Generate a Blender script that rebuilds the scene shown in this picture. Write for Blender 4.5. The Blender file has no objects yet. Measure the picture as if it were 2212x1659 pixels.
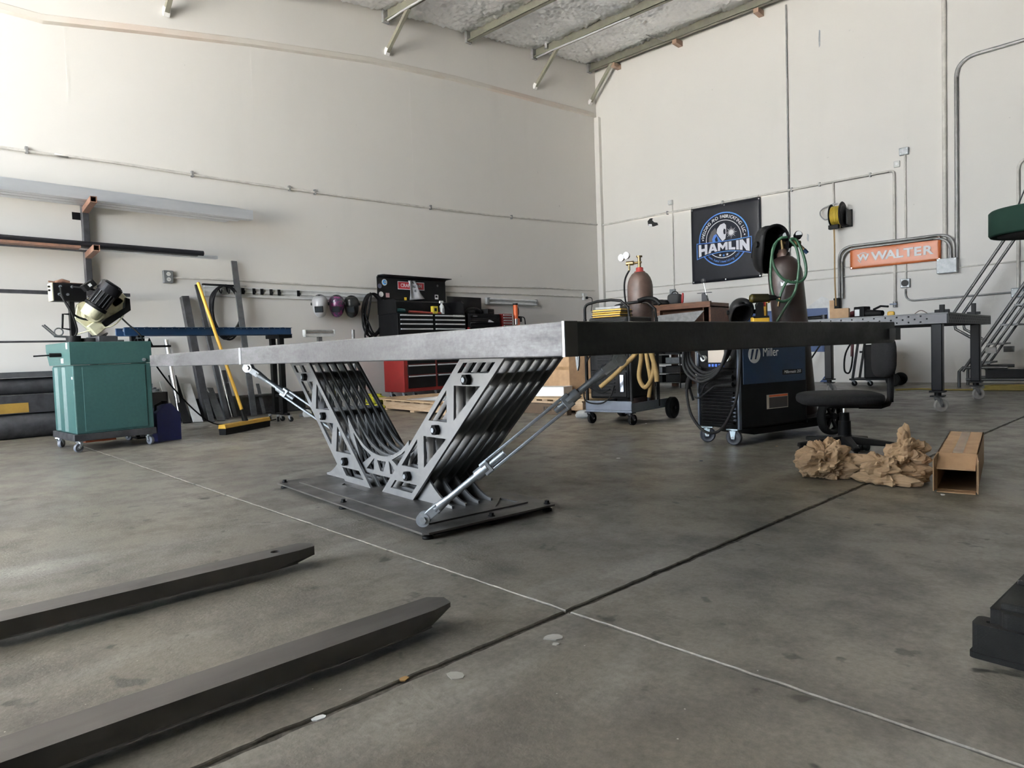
import bpy, bmesh, math, random
from mathutils import Vector, Matrix, Euler, noise
from mathutils.geometry import tessellate_polygon
random.seed(7)
SKY, SUN, EXPO = 4.5, 180.0, 1.72
sc = bpy.context.scene
COL = sc.collection
# ------------------------------------------------------------------ camera
CAM = Vector((8.7, -12.1, 0.70))
YAW, PIT, ROLL = math.radians(43.4), math.radians(2.7), math.radians(2.0)
FPX, CX, CY = 1470.0, 1106.0, 829.5
_F = Vector((-math.sin(YAW)*math.cos(PIT), math.cos(YAW)*math.cos(PIT), -math.sin(PIT)))
_R0 = Vector((math.cos(YAW), math.sin(YAW), 0)); _U0 = _R0.cross(_F)
_R = _R0*math.cos(ROLL) - _U0*math.sin(ROLL)
_U = _U0*math.cos(ROLL) + _R0*math.sin(ROLL)
cam = bpy.data.cameras.new('camera'); cam_o = bpy.data.objects.new('camera', cam); COL.objects.link(cam_o)
cam.sensor_width = 36; cam.lens = FPX/2212*36; cam.clip_start = 0.05; cam.clip_end = 200
m3 = Matrix((_R, _U, -_F)).transposed()
cam_o.matrix_world = Matrix.Translation(CAM) @ m3.to_4x4()
sc.camera = cam_o
# ------------------------------------------------------------------ world, light, exposure
w = bpy.data.worlds.new('sky'); sc.world = w; w.use_nodes = True
bg = w.node_tree.nodes['Background']; bg.inputs[0].default_value = (0.80, 0.90, 1.0, 1); bg.inputs[1].default_value = SKY
sc.view_settings.view_transform = 'Standard'; sc.view_settings.look = 'None'
sc.view_settings.gamma = 1; sc.view_settings.use_curve_mapping = False
sc.view_settings.exposure = EXPO
try:
    sc.cycles.use_denoising = True
    sc.cycles.max_bounces = 8; sc.cycles.diffuse_bounces = 5; sc.cycles.glossy_bounces = 3
    sc.cycles.sample_clamp_indirect = 6
    sc.cycles.caustics_reflective = False; sc.cycles.caustics_refractive = False
except Exception: pass
FRONT_Y, RIGHT_X = -17.0, 16.0
DOORS = [(0.4, 7.4, 5.0)]         # roller door in the front wall: x0, x1, height
SKYL = []
SKW, SKL = 1.2, 2.4
def V_dir(d): return Vector(d).to_track_quat('Z', 'Y').to_euler()
def portal(name, loc, rot, sx, sy):
    l = bpy.data.lights.new(name, 'AREA'); l.shape = 'RECTANGLE'; l.size = sx; l.size_y = sy
    l.cycles.is_portal = True
    o = bpy.data.objects.new(name, l); COL.objects.link(o); o.location = loc; o.rotation_euler = rot
for i, (x0, x1, h) in enumerate(DOORS):
    portal('door_light', ((x0+x1)/2, FRONT_Y-0.02, h/2), (math.radians(90), 0, 0), x1-x0, h)
def roof_z(y):                      # underside of the roof deck: falls from the back wall, then runs level
    y = min(y, 0.0)
    return 6.73 + 0.125*max(y, -9.0)
for (x, y) in SKYL:
    portal('skylight_light', (x, y, roof_z(y)+0.30), (0, 0, 0), SKW, SKL)
sun = bpy.data.lights.new('sun', 'SUN'); sun.energy = SUN; sun.angle = math.radians(0.6); sun.color = (1.0, 0.985, 0.955)
sun_o = bpy.data.objects.new('sun', sun); COL.objects.link(sun_o)
sun_o.rotation_euler = V_dir((-0.55, 0.28, 1.0))
# ------------------------------------------------------------------ picture point -> point on a real plane
def ray(x, y): return _F + _R*((x-CX)/FPX) - _U*((y-CY)/FPX)
def ON(x, y, ax, val):
    d = ray(x, y); return CAM + d*((val-CAM[ax])/d[ax])
def FL(x, y, z=0.0): return ON(x, y, 2, z)
def LW(x, y, X=0.0): return ON(x, y, 0, X)
def BW(x, y, Y=0.0): return ON(x, y, 1, Y)
def DP(x, y, P):                    # on the plane facing the camera through P
    return CAM + ray(x, y)*((Vector(P)-CAM).dot(_F))
V = Vector
# ------------------------------------------------------------------ materials
def _nodes(name):
    m = bpy.data.materials.new(name); m.use_nodes = True
    nt = m.node_tree; b = nt.nodes['Principled BSDF']
    return m, nt, b
def c4(c): return (c[0], c[1], c[2], 1.0)
def srgb(r, g, b):
    f = lambda v: (v/255/12.92) if v/255 <= 0.04045 else ((v/255+0.055)/1.055)**2.4
    return (f(r), f(g), f(b))
def noise_fac(nt, scale, detail=4, rough=0.6, stretch=None, lo=0.35, hi=0.65, seed=0.0):
    tc = nt.nodes.new('ShaderNodeTexCoord'); mp = nt.nodes.new('ShaderNodeMapping')
    nt.links.new(tc.outputs['Object'], mp.inputs[0])
    mp.inputs['Location'].default_value = (seed, seed*1.7, seed*0.6)
    if stretch: mp.inputs['Scale'].default_value = stretch
    n = nt.nodes.new('ShaderNodeTexNoise'); n.inputs['Scale'].default_value = scale
    n.inputs['Detail'].default_value = detail; n.inputs['Roughness'].default_value = rough
    nt.links.new(mp.outputs[0], n.inputs['Vector'])
    r = nt.nodes.new('ShaderNodeMapRange'); r.inputs[1].default_value = lo; r.inputs[2].default_value = hi
    nt.links.new(n.outputs[0], r.inputs[0])
    return r.outputs[0], n.outputs[0]
def mixc(nt, fac, a, b):
    mx = nt.nodes.new('ShaderNodeMix'); mx.data_type = 'RGBA'
    if fac is not None: nt.links.new(fac, mx.inputs[0])
    for s, v in ((6, a), (7, b)):
        if isinstance(v, tuple): mx.inputs[s].default_value = c4(v)
        else: nt.links.new(v, mx.inputs[s])
    return mx.outputs[2]
def bump(nt, b, h, strength=0.3, dist=0.01):
    bp = nt.nodes.new('ShaderNodeBump'); bp.inputs['Strength'].default_value = strength; bp.inputs['Distance'].default_value = dist
    nt.links.new(h, bp.inputs['Height']); nt.links.new(bp.outputs[0], b.inputs['Normal'])
def mat(name, col, rough=0.5, metal=0.0, col2=None, scale=8, amt=(0.35, 0.65), bmp=0.0, bscale=60, stretch=None, rvar=0.0, coat=0.0, spec=None):
    m, nt, b = _nodes(name)
    if spec is None: spec = 0.14 if max(col) < 0.03 else 0.5
    b.inputs['Specular IOR Level'].default_value = spec
    b.inputs['Base Color'].default_value = c4(col); b.inputs['Roughness'].default_value = rough; b.inputs['Metallic'].default_value = metal
    if coat: b.inputs['Coat Weight'].default_value = coat
    if col2 is None: col2 = tuple(v*0.8 for v in col)
    fac, _ = noise_fac(nt, scale, lo=amt[0], hi=amt[1], stretch=stretch)
    nt.links.new(mixc(nt, fac, col, col2), b.inputs['Base Color'])
    if rvar:
        mr = nt.nodes.new('ShaderNodeMapRange'); mr.inputs[3].default_value = max(0.05, rough-rvar); mr.inputs[4].default_value = min(1, rough+rvar)
        nt.links.new(fac, mr.inputs[0]); nt.links.new(mr.outputs[0], b.inputs['Roughness'])
    if bmp:
        _, h = noise_fac(nt, bscale, detail=3); bump(nt, b, h, bmp, 0.004)
    return m
def emis(name, col, s):
    m, nt, b = _nodes(name); b.inputs['Base Color'].default_value = c4(col); b.inputs['Emission Color'].default_value = c4(col); b.inputs['Emission Strength'].default_value = s
    return m
# ------------------------------------------------------------------ mesh builder
class G:
    def __init__(s): s.v = []; s.f = []; s.sm = []
    def add(s, vs, fs, smooth=False):
        o = len(s.v); s.v += [Vector(q) for q in vs]
        for f in fs: s.f.append([i+o for i in f]); s.sm.append(smooth)
        return s
    def box(s, c, size, rot=None):
        c = Vector(c); h = [q/2 for q in size]
        M = rot.to_matrix() if isinstance(rot, Euler) else (rot if rot is not None else Matrix.Identity(3))
        vs = [c + M @ Vector((x*h[0], y*h[1], z*h[2])) for x in (-1, 1) for y in (-1, 1) for z in (-1, 1)]
        return s.add(vs, [(0,1,3,2), (4,6,7,5), (0,4,5,1), (2,3,7,6), (0,2,6,4), (1,5,7,3)])
    def mm(s, a, b):
        return s.box([(p+q)/2 for p, q in zip(a, b)], [abs(q-p) for p, q in zip(a, b)])
    def bar(s, p, q, w, h, up=(0, 0, 1)):                  # rectangular bar from p to q
        p, q = Vector(p), Vector(q); d = q-p; L = d.length; d.normalize(); up = Vector(up)
        if abs(d.dot(up)) > 0.99: up = Vector((1, 0, 0)) if abs(d.x) < 0.9 else Vector((0, 1, 0))
        sd = d.cross(up).normalized(); up = sd.cross(d)
        M = Matrix((sd, d, up)).transposed()
        return s.box((p+q)/2, (w, L, h), M)
    def rtube(s, p, q, w, h, t=0.004, up=(0, 0, 1)):       # hollow rectangular tube
        p, q = Vector(p), Vector(q); d = (q-p).normalized(); up = Vector(up)
        if abs(d.dot(up)) > 0.99: up = Vector((1, 0, 0)) if abs(d.x) < 0.9 else Vector((0, 1, 0))
        sd = d.cross(up).normalized(); up = sd.cross(d)
        def ring(o, a, b): return [o+sd*x*a/2+up*y*b/2 for x, y in ((-1,-1), (1,-1), (1,1), (-1,1))]
        vs = ring(p, w, h)+ring(q, w, h)+ring(p, w-2*t, h-2*t)+ring(q, w-2*t, h-2*t)
        fs = []
        for i in range(4):
            j = (i+1) % 4
            fs += [(i, j, 4+j, 4+i), (8+j, 8+i, 12+i, 12+j), (j, i, 8+i, 8+j), (4+i, 4+j, 12+j, 12+i)]
        return s.add(vs, fs)
    def cyl(s, p, q, r, r2=None, n=16, caps=True, smooth=True):
        p, q = Vector(p), Vector(q); d = (q-p).normalized(); r2 = r if r2 is None else r2
        a = Vector((0, 0, 1)) if abs(d.z) < 0.9 else Vector((1, 0, 0))
        x = d.cross(a).normalized(); y = d.cross(x)
        vs = []
        for o, rr in ((p, r), (q, r2)):
            for i in range(n):
                t = 2*math.pi*i/n; vs.append(o+(x*math.cos(t)+y*math.sin(t))*rr)
        s.add(vs, [(i, i+n, (i+1) % n+n, (i+1) % n) for i in range(n)], smooth)
        if caps:
            s.add(vs[:n], [tuple(range(n))]); s.add(vs[n:], [tuple(reversed(range(n)))])
        return s
    def pipe(s, p, q, r, t=0.004, n=16):                   # hollow round pipe
        s.cyl(p, q, r, n=n, caps=False); o = len(s.f)
        s.cyl(q, p, r-t, n=n, caps=False)
        for a, b in ((Vector(p), Vector(q)), (Vector(q), Vector(p))):
            d = (b-a).normalized(); e = Vector((0, 0, 1)) if abs(d.z) < 0.9 else Vector((1, 0, 0))
            x = d.cross(e).normalized(); y = d.cross(x); vs = []
            for rr in (r, r-t):
                for i in range(n):
                    k = 2*math.pi*i/n; vs.append(a+(x*math.cos(k)+y*math.sin(k))*rr)
            s.add(vs, [(i, (i+1) % n, (i+1) % n+n, i+n) for i in range(n)])
        return s
    def tube(s, pts, r, n=8, closed=False, rs=None):       # swept round tube
        pts = [Vector(p) for p in pts]; N = len(pts); vs = []
        up = None
        for i, p in enumerate(pts):
            a = pts[i-1] if (i or closed) else p; b = pts[(i+1) % N] if (i < N-1 or closed) else p
            d = (b-a).normalized()
            if up is None: up = Vector((0, 0, 1)) if abs(d.z) < 0.9 else Vector((1, 0, 0))
            x = d.cross(up)
            if x.length < 1e-5: x = d.cross(Vector((0.3, 1, 0.2)))
            x.normalize(); up = x.cross(d).normalized(); rr = rs[i] if rs else r
            vs += [p+(x*math.cos(2*math.pi*k/n)+up*math.sin(2*math.pi*k/n))*rr for k in range(n)]
        fs = []
        for i in range(N if closed else N-1):
            o, q = i*n, ((i+1) % N)*n
            fs += [(o+k, o+(k+1) % n, q+(k+1) % n, q+k) for k in range(n)]
        s.add(vs, fs, True)
        if not closed: s.add(vs[:n], [tuple(reversed(range(n)))]); s.add(vs[-n:], [tuple(range(n))])
        return s
    def lathe(s, prof, c=(0, 0, 0), axis=(0, 0, 1), n=24, smooth=True):   # prof: (radius, height) list
        c = Vector(c); d = Vector(axis).normalized()
        a = Vector((0, 0, 1)) if abs(d.z) < 0.9 else Vector((1, 0, 0))
        x = d.cross(a).normalized(); y = d.cross(x); vs = []
        for r, h in prof:
            for i in range(n):
                t = 2*math.pi*i/n; vs.append(c+d*h+(x*math.cos(t)+y*math.sin(t))*max(r, 1e-4))
        fs = []
        for k in range(len(prof)-1):
            for i in range(n):
                j = (i+1) % n; fs.append((k*n+i, (k+1)*n+i, (k+1)*n+j, k*n+j))
        return s.add(vs, fs, smooth)
    def prism(s, outer, th, O=(0, 0, 0), X=(1, 0, 0), Y=(0, 0, 1), holes=(), smooth=False):   # polygon (with holes) in the X/Y frame, thickness th both ways of O
        O, X, Y = Vector(O), Vector(X).normalized(), Vector(Y).normalized(); Z = X.cross(Y)
        loops = [list(outer)]+[list(h) for h in holes]
        def area(l): return sum(l[i][0]*l[(i+1) % len(l)][1]-l[(i+1) % len(l)][0]*l[i][1] for i in range(len(l)))
        loops = [(l if (area(l) > 0) == (k == 0) else l[::-1]) for k, l in enumerate(loops)]
        flat = [p for l in loops for p in l]
        tris = tessellate_polygon([[Vector((p[0], p[1], 0)) for p in l] for l in loops])
        n = len(flat)
        vs = [O+X*p[0]+Y*p[1]+Z*th/2 for p in flat]+[O+X*p[0]+Y*p[1]-Z*th/2 for p in flat]
        fs = []
        for t in tris:
            a, b, c = (flat[i] for i in t)
            if (b[0]-a[0])*(c[1]-a[1])-(b[1]-a[1])*(c[0]-a[0]) < 0: t = (t[0], t[2], t[1])
            fs += [tuple(t), (t[0]+n, t[2]+n, t[1]+n)]
        s.add(vs, fs)
        o = 0
        for l in loops:
            k = len(l); fs = []
            vv = [vs[o+i] for i in range(k)]+[vs[n+o+i] for i in range(k)]
            s.add(vv, [(i, i+k, (i+1) % k+k, (i+1) % k) for i in range(k)], smooth)
            o += k
        return s
    def blob(s, c, r, n=16, m=10, power=1.0, fn=None, rot=None):   # ellipsoid / superellipsoid
        c = Vector(c); vs = []; M = rot.to_matrix() if rot is not None else Matrix.Identity(3)
        sp = lambda t: math.copysign(abs(t)**power, t)
        for i in range(m+1):
            ph = -math.pi/2+math.pi*i/m
            for k in range(n):
                th = 2*math.pi*k/n
                q = Vector((sp(math.cos(ph))*sp(math.cos(th))*r[0], sp(math.cos(ph))*sp(math.sin(th))*r[1], sp(math.sin(ph))*r[2]))
                if fn: q = fn(q)
                vs.append(c+M @ q)
        fs = [(i*n+k, i*n+(k+1) % n, (i+1)*n+(k+1) % n, (i+1)*n+k) for i in range(m) for k in range(n)]
        return s.add(vs, fs, True)
    def xf(s, M):
        s.v = [M @ q for q in s.v]; return s
    def mesh(s, name, m):
        me = bpy.data.meshes.new(name); me.from_pydata([tuple(q) for q in s.v], [], s.f)
        me.polygons.foreach_set('use_smooth', s.sm); me.materials.append(m); me.validate(); me.update()
        return me
    def build(s, name, m, parent=None, bevel=0.0, seg=2):
        o = bpy.data.objects.new(name, s.mesh(name, m)); COL.objects.link(o)
        if parent is not None: o.parent = parent
        if bevel:
            bv = o.modifiers.new('bevel', 'BEVEL'); bv.width = bevel; bv.segments = seg; bv.limit_method = 'ANGLE'; bv.angle_limit = math.radians(40)
        return o
def tag(o, label=None, cat=None, group=None, kind=None):
    if label: o['label'] = label
    if cat: o['category'] = cat
    if group: o['group'] = group
    if kind: o['kind'] = kind
    return o
def thing(name, label, cat, loc=(0, 0, 0), rz=0.0, group=None):
    o = bpy.data.objects.new(name, None); COL.objects.link(o); o.empty_display_size = 0.1
    o.location = loc; o.rotation_euler = (0, 0, rz)
    return tag(o, label, cat, group)
def solo(g, name, m, label, cat, group=None, bevel=0.0, loc=None, rz=0.0):
    o = g.build(name, m, None, bevel)
    if loc is not None: o.location = loc; o.rotation_euler = (0, 0, rz)
    return tag(o, label, cat, group)
def struct(g, name, m, label, bevel=0.0):
    return tag(g.build(name, m, None, bevel), label, name.split('_')[0], kind='structure')
def copy_tree(o, parent=None):
    c = o.copy(); COL.objects.link(c); c.parent = parent
    for ch in list(o.children): copy_tree(ch, c)
    return c
def place(o, loc, rz=0.0, label=None):
    o.location = loc; o.rotation_euler = (0, 0, rz)
    if label: o['label'] = label
    return o
def inst(name, me, parent, M=None):        # a repeat piece that shares its mesh
    o = bpy.data.objects.new(name, me); COL.objects.link(o); o.parent = parent
    if M is not None: o.matrix_local = M
    return o
def text(name, body, m, parent, size, O, X, Y, extrude=0.0005, offset=0.0, align='CENTER', shear=0.0, sx=1.0, space=1.0):
    cu = bpy.data.curves.new(name, 'FONT'); cu.body = body; cu.size = size; cu.extrude = extrude; cu.offset = offset
    cu.align_x = align; cu.align_y = 'CENTER'; cu.shear = shear; cu.space_character = space; cu.resolution_u = 3
    tmp = bpy.data.objects.new(name, cu); COL.objects.link(tmp)
    dg = bpy.context.evaluated_depsgraph_get(); me = bpy.data.meshes.new_from_object(tmp.evaluated_get(dg))
    bpy.data.objects.remove(tmp); me.materials.clear(); me.materials.append(m)
    X, Y = Vector(X).normalized(), Vector(Y).normalized(); Z = X.cross(Y)
    M = Matrix((X*sx, Y, Z)).transposed().to_4x4(); M.translation = Vector(O)
    me.transform(M); me.name = name
    o = bpy.data.objects.new(name, me); COL.objects.link(o); o.parent = parent
    return o
def arc(c, r, a0, a1, n=12, X=(1, 0, 0), Y=(0, 0, 1)):
    X, Y, c = Vector(X), Vector(Y), Vector(c)
    return [c+X*r*math.cos(math.radians(a0+(a1-a0)*i/n))+Y*r*math.sin(math.radians(a0+(a1-a0)*i/n)) for i in range(n+1)]
def smooth_path(pts, k=6):                 # Catmull-Rom through the points
    P = [Vector(p) for p in pts]; out = []
    for i in range(len(P)-1):
        a, b, c, d = P[max(i-1, 0)], P[i], P[i+1], P[min(i+2, len(P)-1)]
        for j in range(k):
            t = j/k; out.append(0.5*((2*b)+(c-a)*t+(2*a-5*b+4*c-d)*t*t+(3*b-a-3*c+d)*t**3))
    return out+[P[-1]]
def circ2(cx, cy, r, n=12): return [(cx+r*math.cos(2*math.pi*i/n), cy+r*math.sin(2*math.pi*i/n)) for i in range(n)]
# ------------------------------------------------------------------ shared materials
M_black = mat('black_powder_coat', (0.0045, 0.0045, 0.005), 0.45, col2=(0.007, 0.007, 0.0075), bmp=0.08)
M_blackmatte = mat('black_plastic', (0.005, 0.005, 0.0055), 0.55, col2=(0.008, 0.008, 0.0085))
M_rubber = mat('black_rubber', (0.008, 0.008, 0.008), 0.7, col2=(0.012, 0.012, 0.012))
M_zinc = mat('zinc_plate', (0.52, 0.56, 0.60), 0.38, 0.75, col2=(0.40, 0.43, 0.47), scale=30, rvar=0.1)
M_chrome = mat('bright_steel', (0.75, 0.75, 0.76), 0.2, 1.0, col2=(0.6, 0.6, 0.62))
M_galv = mat('galvanised_conduit', (0.26, 0.26, 0.26), 0.52, 0.45, col2=(0.19, 0.19, 0.19), scale=14)
M_painted_pipe = mat('painted_pipe', (0.70, 0.67, 0.62), 0.5, col2=(0.55, 0.53, 0.49), scale=9)
M_white = mat('white_paint', (0.75, 0.75, 0.73), 0.5, col2=(0.62, 0.62, 0.6))
M_steel = mat('dark_mill_steel', (0.075, 0.077, 0.085), 0.45, 0.5, col2=(0.04, 0.04, 0.045), scale=7, rvar=0.1)
M_steel2 = mat('grey_mill_steel', (0.14, 0.147, 0.157), 0.45, 0.6, col2=(0.095, 0.10, 0.108), scale=9, rvar=0.1)
M_alu = mat('bare_aluminium', (0.78, 0.80, 0.83), 0.38, 0.6, col2=(0.66, 0.68, 0.72), scale=4, stretch=(1, .2, 1), rvar=0.08)
M_rust = mat('rusty_tube', (0.19, 0.095, 0.062), 0.7, 0.2, col2=(0.13, 0.075, 0.055), scale=25)
M_card = mat('cardboard', (0.46, 0.30, 0.17), 0.8, col2=(0.38, 0.24, 0.135), scale=12, bmp=0.1)
M_wood = mat('pale_timber', (0.55, 0.40, 0.26), 0.7, col2=(0.42, 0.28, 0.17), scale=6, stretch=(1, 8, 8))
M_wood_dark = mat('stained_timber', (0.16, 0.065, 0.03), 0.55, col2=(0.09, 0.04, 0.02), scale=6, stretch=(1, 6, 6))
M_yellow = mat('yellow_plastic', (0.62, 0.36, 0.03), 0.45, col2=(0.56, 0.32, 0.03))
M_red = mat('red_enamel', (0.25, 0.016, 0.014), 0.35, col2=(0.22, 0.014, 0.012))
M_orange = mat('orange_enamel', (0.72, 0.13, 0.03), 0.4)
M_blue = mat('blue_enamel', (0.012, 0.045, 0.115), 0.4, col2=(0.010, 0.037, 0.10))
M_brass = mat('brass', (0.22, 0.15, 0.07), 0.4, 0.8)
M_hose_black = mat('black_hose', (0.008, 0.008, 0.009), 0.5)
M_print_white = mat('white_print', (0.82, 0.82, 0.82), 0.5, col2=(0.78, 0.78, 0.78))
M_print_black = mat('black_print', (0.02, 0.02, 0.02), 0.5)
M_print_red = mat('red_print', (0.45, 0.02, 0.03), 0.45)
M_glass = mat('dark_lens', (0.02, 0.025, 0.03), 0.12)
# ================================================================== STRUCTURE
def concrete():
    m, nt, b = _nodes('stained_concrete')
    f1, _ = noise_fac(nt, 0.9, 5, 0.65, lo=0.32, hi=0.68)
    f2, _ = noise_fac(nt, 4.5, 6, 0.7, lo=0.42, hi=0.72, seed=3.1)
    f3, _ = noise_fac(nt, 60, 4, 0.7, lo=0.3, hi=0.7, seed=1.3)
    f4, _ = noise_fac(nt, 11, 3, 0.5, lo=0.665, hi=0.72, seed=9.0)       # dark oil spots
    f5, _ = noise_fac(nt, 2.3, 6, 0.6, stretch=(1, 0.35, 1), lo=0.56, hi=0.78, seed=5.2)   # pale scuffs
    f6, _ = noise_fac(nt, 0.55, 3, 0.5, lo=0.5, hi=0.72, seed=12.0)      # brownish patches
    c = mixc(nt, f1, CONC1, CONC2)
    c = mixc(nt, f6, c, CONC3)
    c = mixc(nt, f2, c, CONC4)
    c = mixc(nt, f5, c, CONC5)
    mul = nt.nodes.new('ShaderNodeMix'); mul.data_type = 'RGBA'; mul.blend_type = 'MULTIPLY'; mul.inputs[0].default_value = 0.85
    nt.links.new(c, mul.inputs[6]); g = mixc(nt, f3, (0.72, 0.72, 0.72), (1.25, 1.25, 1.25)); nt.links.new(g, mul.inputs[7])
    c = mixc(nt, f4, mul.outputs[2], (0.05, 0.047, 0.04))
    # light specks of grit
    tc = nt.nodes.new('ShaderNodeTexCoord'); vo = nt.nodes.new('ShaderNodeTexVoronoi'); vo.inputs['Scale'].default_value = 22
    nt.links.new(tc.outputs['Object'], vo.inputs['Vector'])
    mr = nt.nodes.new('ShaderNodeMapRange'); mr.inputs[1].default_value = 0.035; mr.inputs[2].default_value = 0.05; mr.inputs[3].default_value = 1; mr.inputs[4].default_value = 0
    nt.links.new(vo.outputs['Distance'], mr.inputs[0])
    gt = nt.nodes.new('ShaderNodeMath'); gt.operation = 'GREATER_THAN'; gt.inputs[1].default_value = 0.83
    sp = nt.nodes.new('ShaderNodeSeparateColor'); nt.links.new(vo.outputs['Color'], sp.inputs[0]); nt.links.new(sp.outputs[0], gt.inputs[0])
    ml = nt.nodes.new('ShaderNodeMath'); ml.operation = 'MULTIPLY'; nt.links.new(mr.outputs[0], ml.inputs[0]); nt.links.new(gt.outputs[0], ml.inputs[1])
    c = mixc(nt, ml.outputs[0], c, (0.5, 0.48, 0.44))
    nt.links.new(c, b.inputs['Base Color'])
    rr = nt.nodes.new('ShaderNodeMapRange'); rr.inputs[3].default_value = 0.34; rr.inputs[4].default_value = 0.55
    nt.links.new(f2, rr.inputs[0]); nt.links.new(rr.outputs[0], b.inputs['Roughness'])
    b.inputs['Specular IOR Level'].default_value = 0.45
    _, h = noise_fac(nt, 110, 4); bump(nt, b, h, 0.4, 0.003)
    return m
CONC1, CONC2, CONC3, CONC4, CONC5 = (0.195, 0.18, 0.152), (0.128, 0.119, 0.103), (0.18, 0.155, 0.112), (0.088, 0.082, 0.071), (0.31, 0.297, 0.268)
M_floor = concrete()
M_joint = mat('joint_dirt', (0.03, 0.026, 0.022), 0.9, col2=(0.11, 0.10, 0.085), scale=45, bmp=0.5)
def wallpaint(name, a, b_, big):
    m, nt, b = _nodes(name)
    f1, _ = noise_fac(nt, big, 4, 0.6, lo=0.3, hi=0.7)
    f2, _ = noise_fac(nt, 1.2, 5, 0.65, stretch=(1, 1, 0.15), lo=0.55, hi=0.8, seed=4)     # faint vertical runs
    f3, _ = noise_fac(nt, 9, 3, 0.5, lo=0.755, hi=0.80, seed=8)                              # scuffs
    c = mixc(nt, f1, a, b_); c = mixc(nt, f2, c, tuple(v*0.93 for v in a)); c = mixc(nt, f3, c, tuple(v*0.72 for v in a))
    nt.links.new(c, b.inputs['Base Color']); b.inputs['Roughness'].default_value = 0.62
    _, h = noise_fac(nt, 35, 4); bump(nt, b, h, 0.12, 0.004)
    return m
WALLC = (0.755, 0.727, 0.683)
M_wall = wallpaint('cream_wall_paint', WALLC, tuple(v*0.955 for v in WALLC), 0.5)
# floor: dark joint bed with separate concrete slabs
floor = struct(G().mm((-0.3, FRONT_Y-4, -0.25), (RIGHT_X+0.3, 0.3, -0.008)), 'floor', M_joint, 'stained grey concrete floor with joints between its slabs')
def jline(p, q):
    p, q = V(p), V(q); return lambda t: p+(q-p)*t
JX = (V((2.361, -10.403)), V((8.538, -10.768)))       # joint running along the building
JY = (V((7.503, -11.655)), V((7.898, -4.946)))        # wide joint running to the back wall
def isect(p, d, q, e):
    den = d.x*e.y-d.y*e.x; t = ((q.x-p.x)*e.y-(q.y-p.y)*e.x)/den; return p+d*t
dX, dY = (JX[1]-JX[0]).normalized(), (JY[1]-JY[0]).normalized()
nX, nY = V((-dX.y, dX.x)), V((-dY.y, dY.x))           # nX points to the back wall, nY to the left wall
vx = [(RIGHT_X+0.3, None), None]
def slab(corners, rough):
    # corners: 4 points; jagged edges
    pts = []
    for i in range(4):
        a, b = corners[i], corners[(i+1) % 4]; L = (b-a).length; n = max(2, int(L/0.03))
        d = (b-a).normalized(); nn = V((-d.y, d.x))
        for k in range(n):
            t = k/n; p = a+(b-a)*t
            if rough[i] and k:
                p = p+nn*(abs(noise.noise(V((p.x*9, p.y*9, i)))*rough[i]*1.4+noise.noise(V((p.x*41, p.y*41, i+5)))*rough[i]))
            pts.append((p.x, p.y))
    g = G(); n = len(pts)
    cen = (sum(p[0] for p in pts)/n, sum(p[1] for p in pts)/n)
    inn = []
    for p in pts:
        q = V((cen[0]-p[0], cen[1]-p[1])).normalized(); inn.append((p[0]+q.x*0.0025, p[1]+q.y*0.0025))
    vs = [V((p[0], p[1], 0)) for p in inn]+[V((p[0], p[1], -0.003)) for p in pts]+[V((p[0], p[1], -0.03)) for p in pts]
    g.add(vs, [(i+n, (i+1) % n+n, (i+1) % n, i) for i in range(n)]+[(i+2*n, (i+1) % n+2*n, (i+1) % n+n, i+n) for i in range(n)])
    tris = tessellate_polygon([[V((p[0], p[1], 0)) for p in inn]])
    fs = []
    for t in tris:
        a, b, c = (inn[i] for i in t)
        fs.append(t if (b[0]-a[0])*(c[1]-a[1])-(b[1]-a[1])*(c[0]-a[0]) > 0 else (t[0], t[2], t[1]))
    g.add(vs[:n], fs)
    return g.build('slab', M_floor, floor)
gx, gy = 0.0040, 0.0085
BX0, BX1, BY0, BY1 = V((-0.3, 0)), V((RIGHT_X+0.3, 0)), V((0, FRONT_Y-4)), V((0, 0.3))
ex, ey = V((1, 0)), V((0, 1))
def cp(side_x, side_y):   # crossing corner of the slab on that side of both joints
    return isect(JX[0]+nX*gx*side_y, dX, JY[0]-nY*gy*side_x, dY)
for sx in (-1, 1):
    for sy in (-1, 1):
        c0 = cp(sx, sy)
        onX = isect(JX[0]+nX*gx*sy, dX, BX1 if sx > 0 else BX0, ey)
        onY = isect(JY[0]-nY*gy*sx, dY, BY1 if sy > 0 else BY0, ex)
        far = V((onX.x, onY.y))
        cs = [c0, onX, far, onY]; rg = [0.004, 0, 0, 0.007]
        if sx*sy < 0: cs = [c0, onY, far, onX]; rg = [0.007, 0, 0, 0.004]
        slab(cs, rg)
struct(G().mm((-25, FRONT_Y-40, -0.3), (40, FRONT_Y-4, -0.03)).mm((-25, FRONT_Y-4, -0.3), (-0.3, FRONT_Y-0.2, -0.03)).mm((RIGHT_X+0.3, FRONT_Y-4, -0.3), (40, FRONT_Y-0.2, -0.03)), 'floor_yard', mat('pale_yard_concrete', (0.52, 0.51, 0.495), 0.8), 'sunlit concrete yard outside the roller doors')
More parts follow.
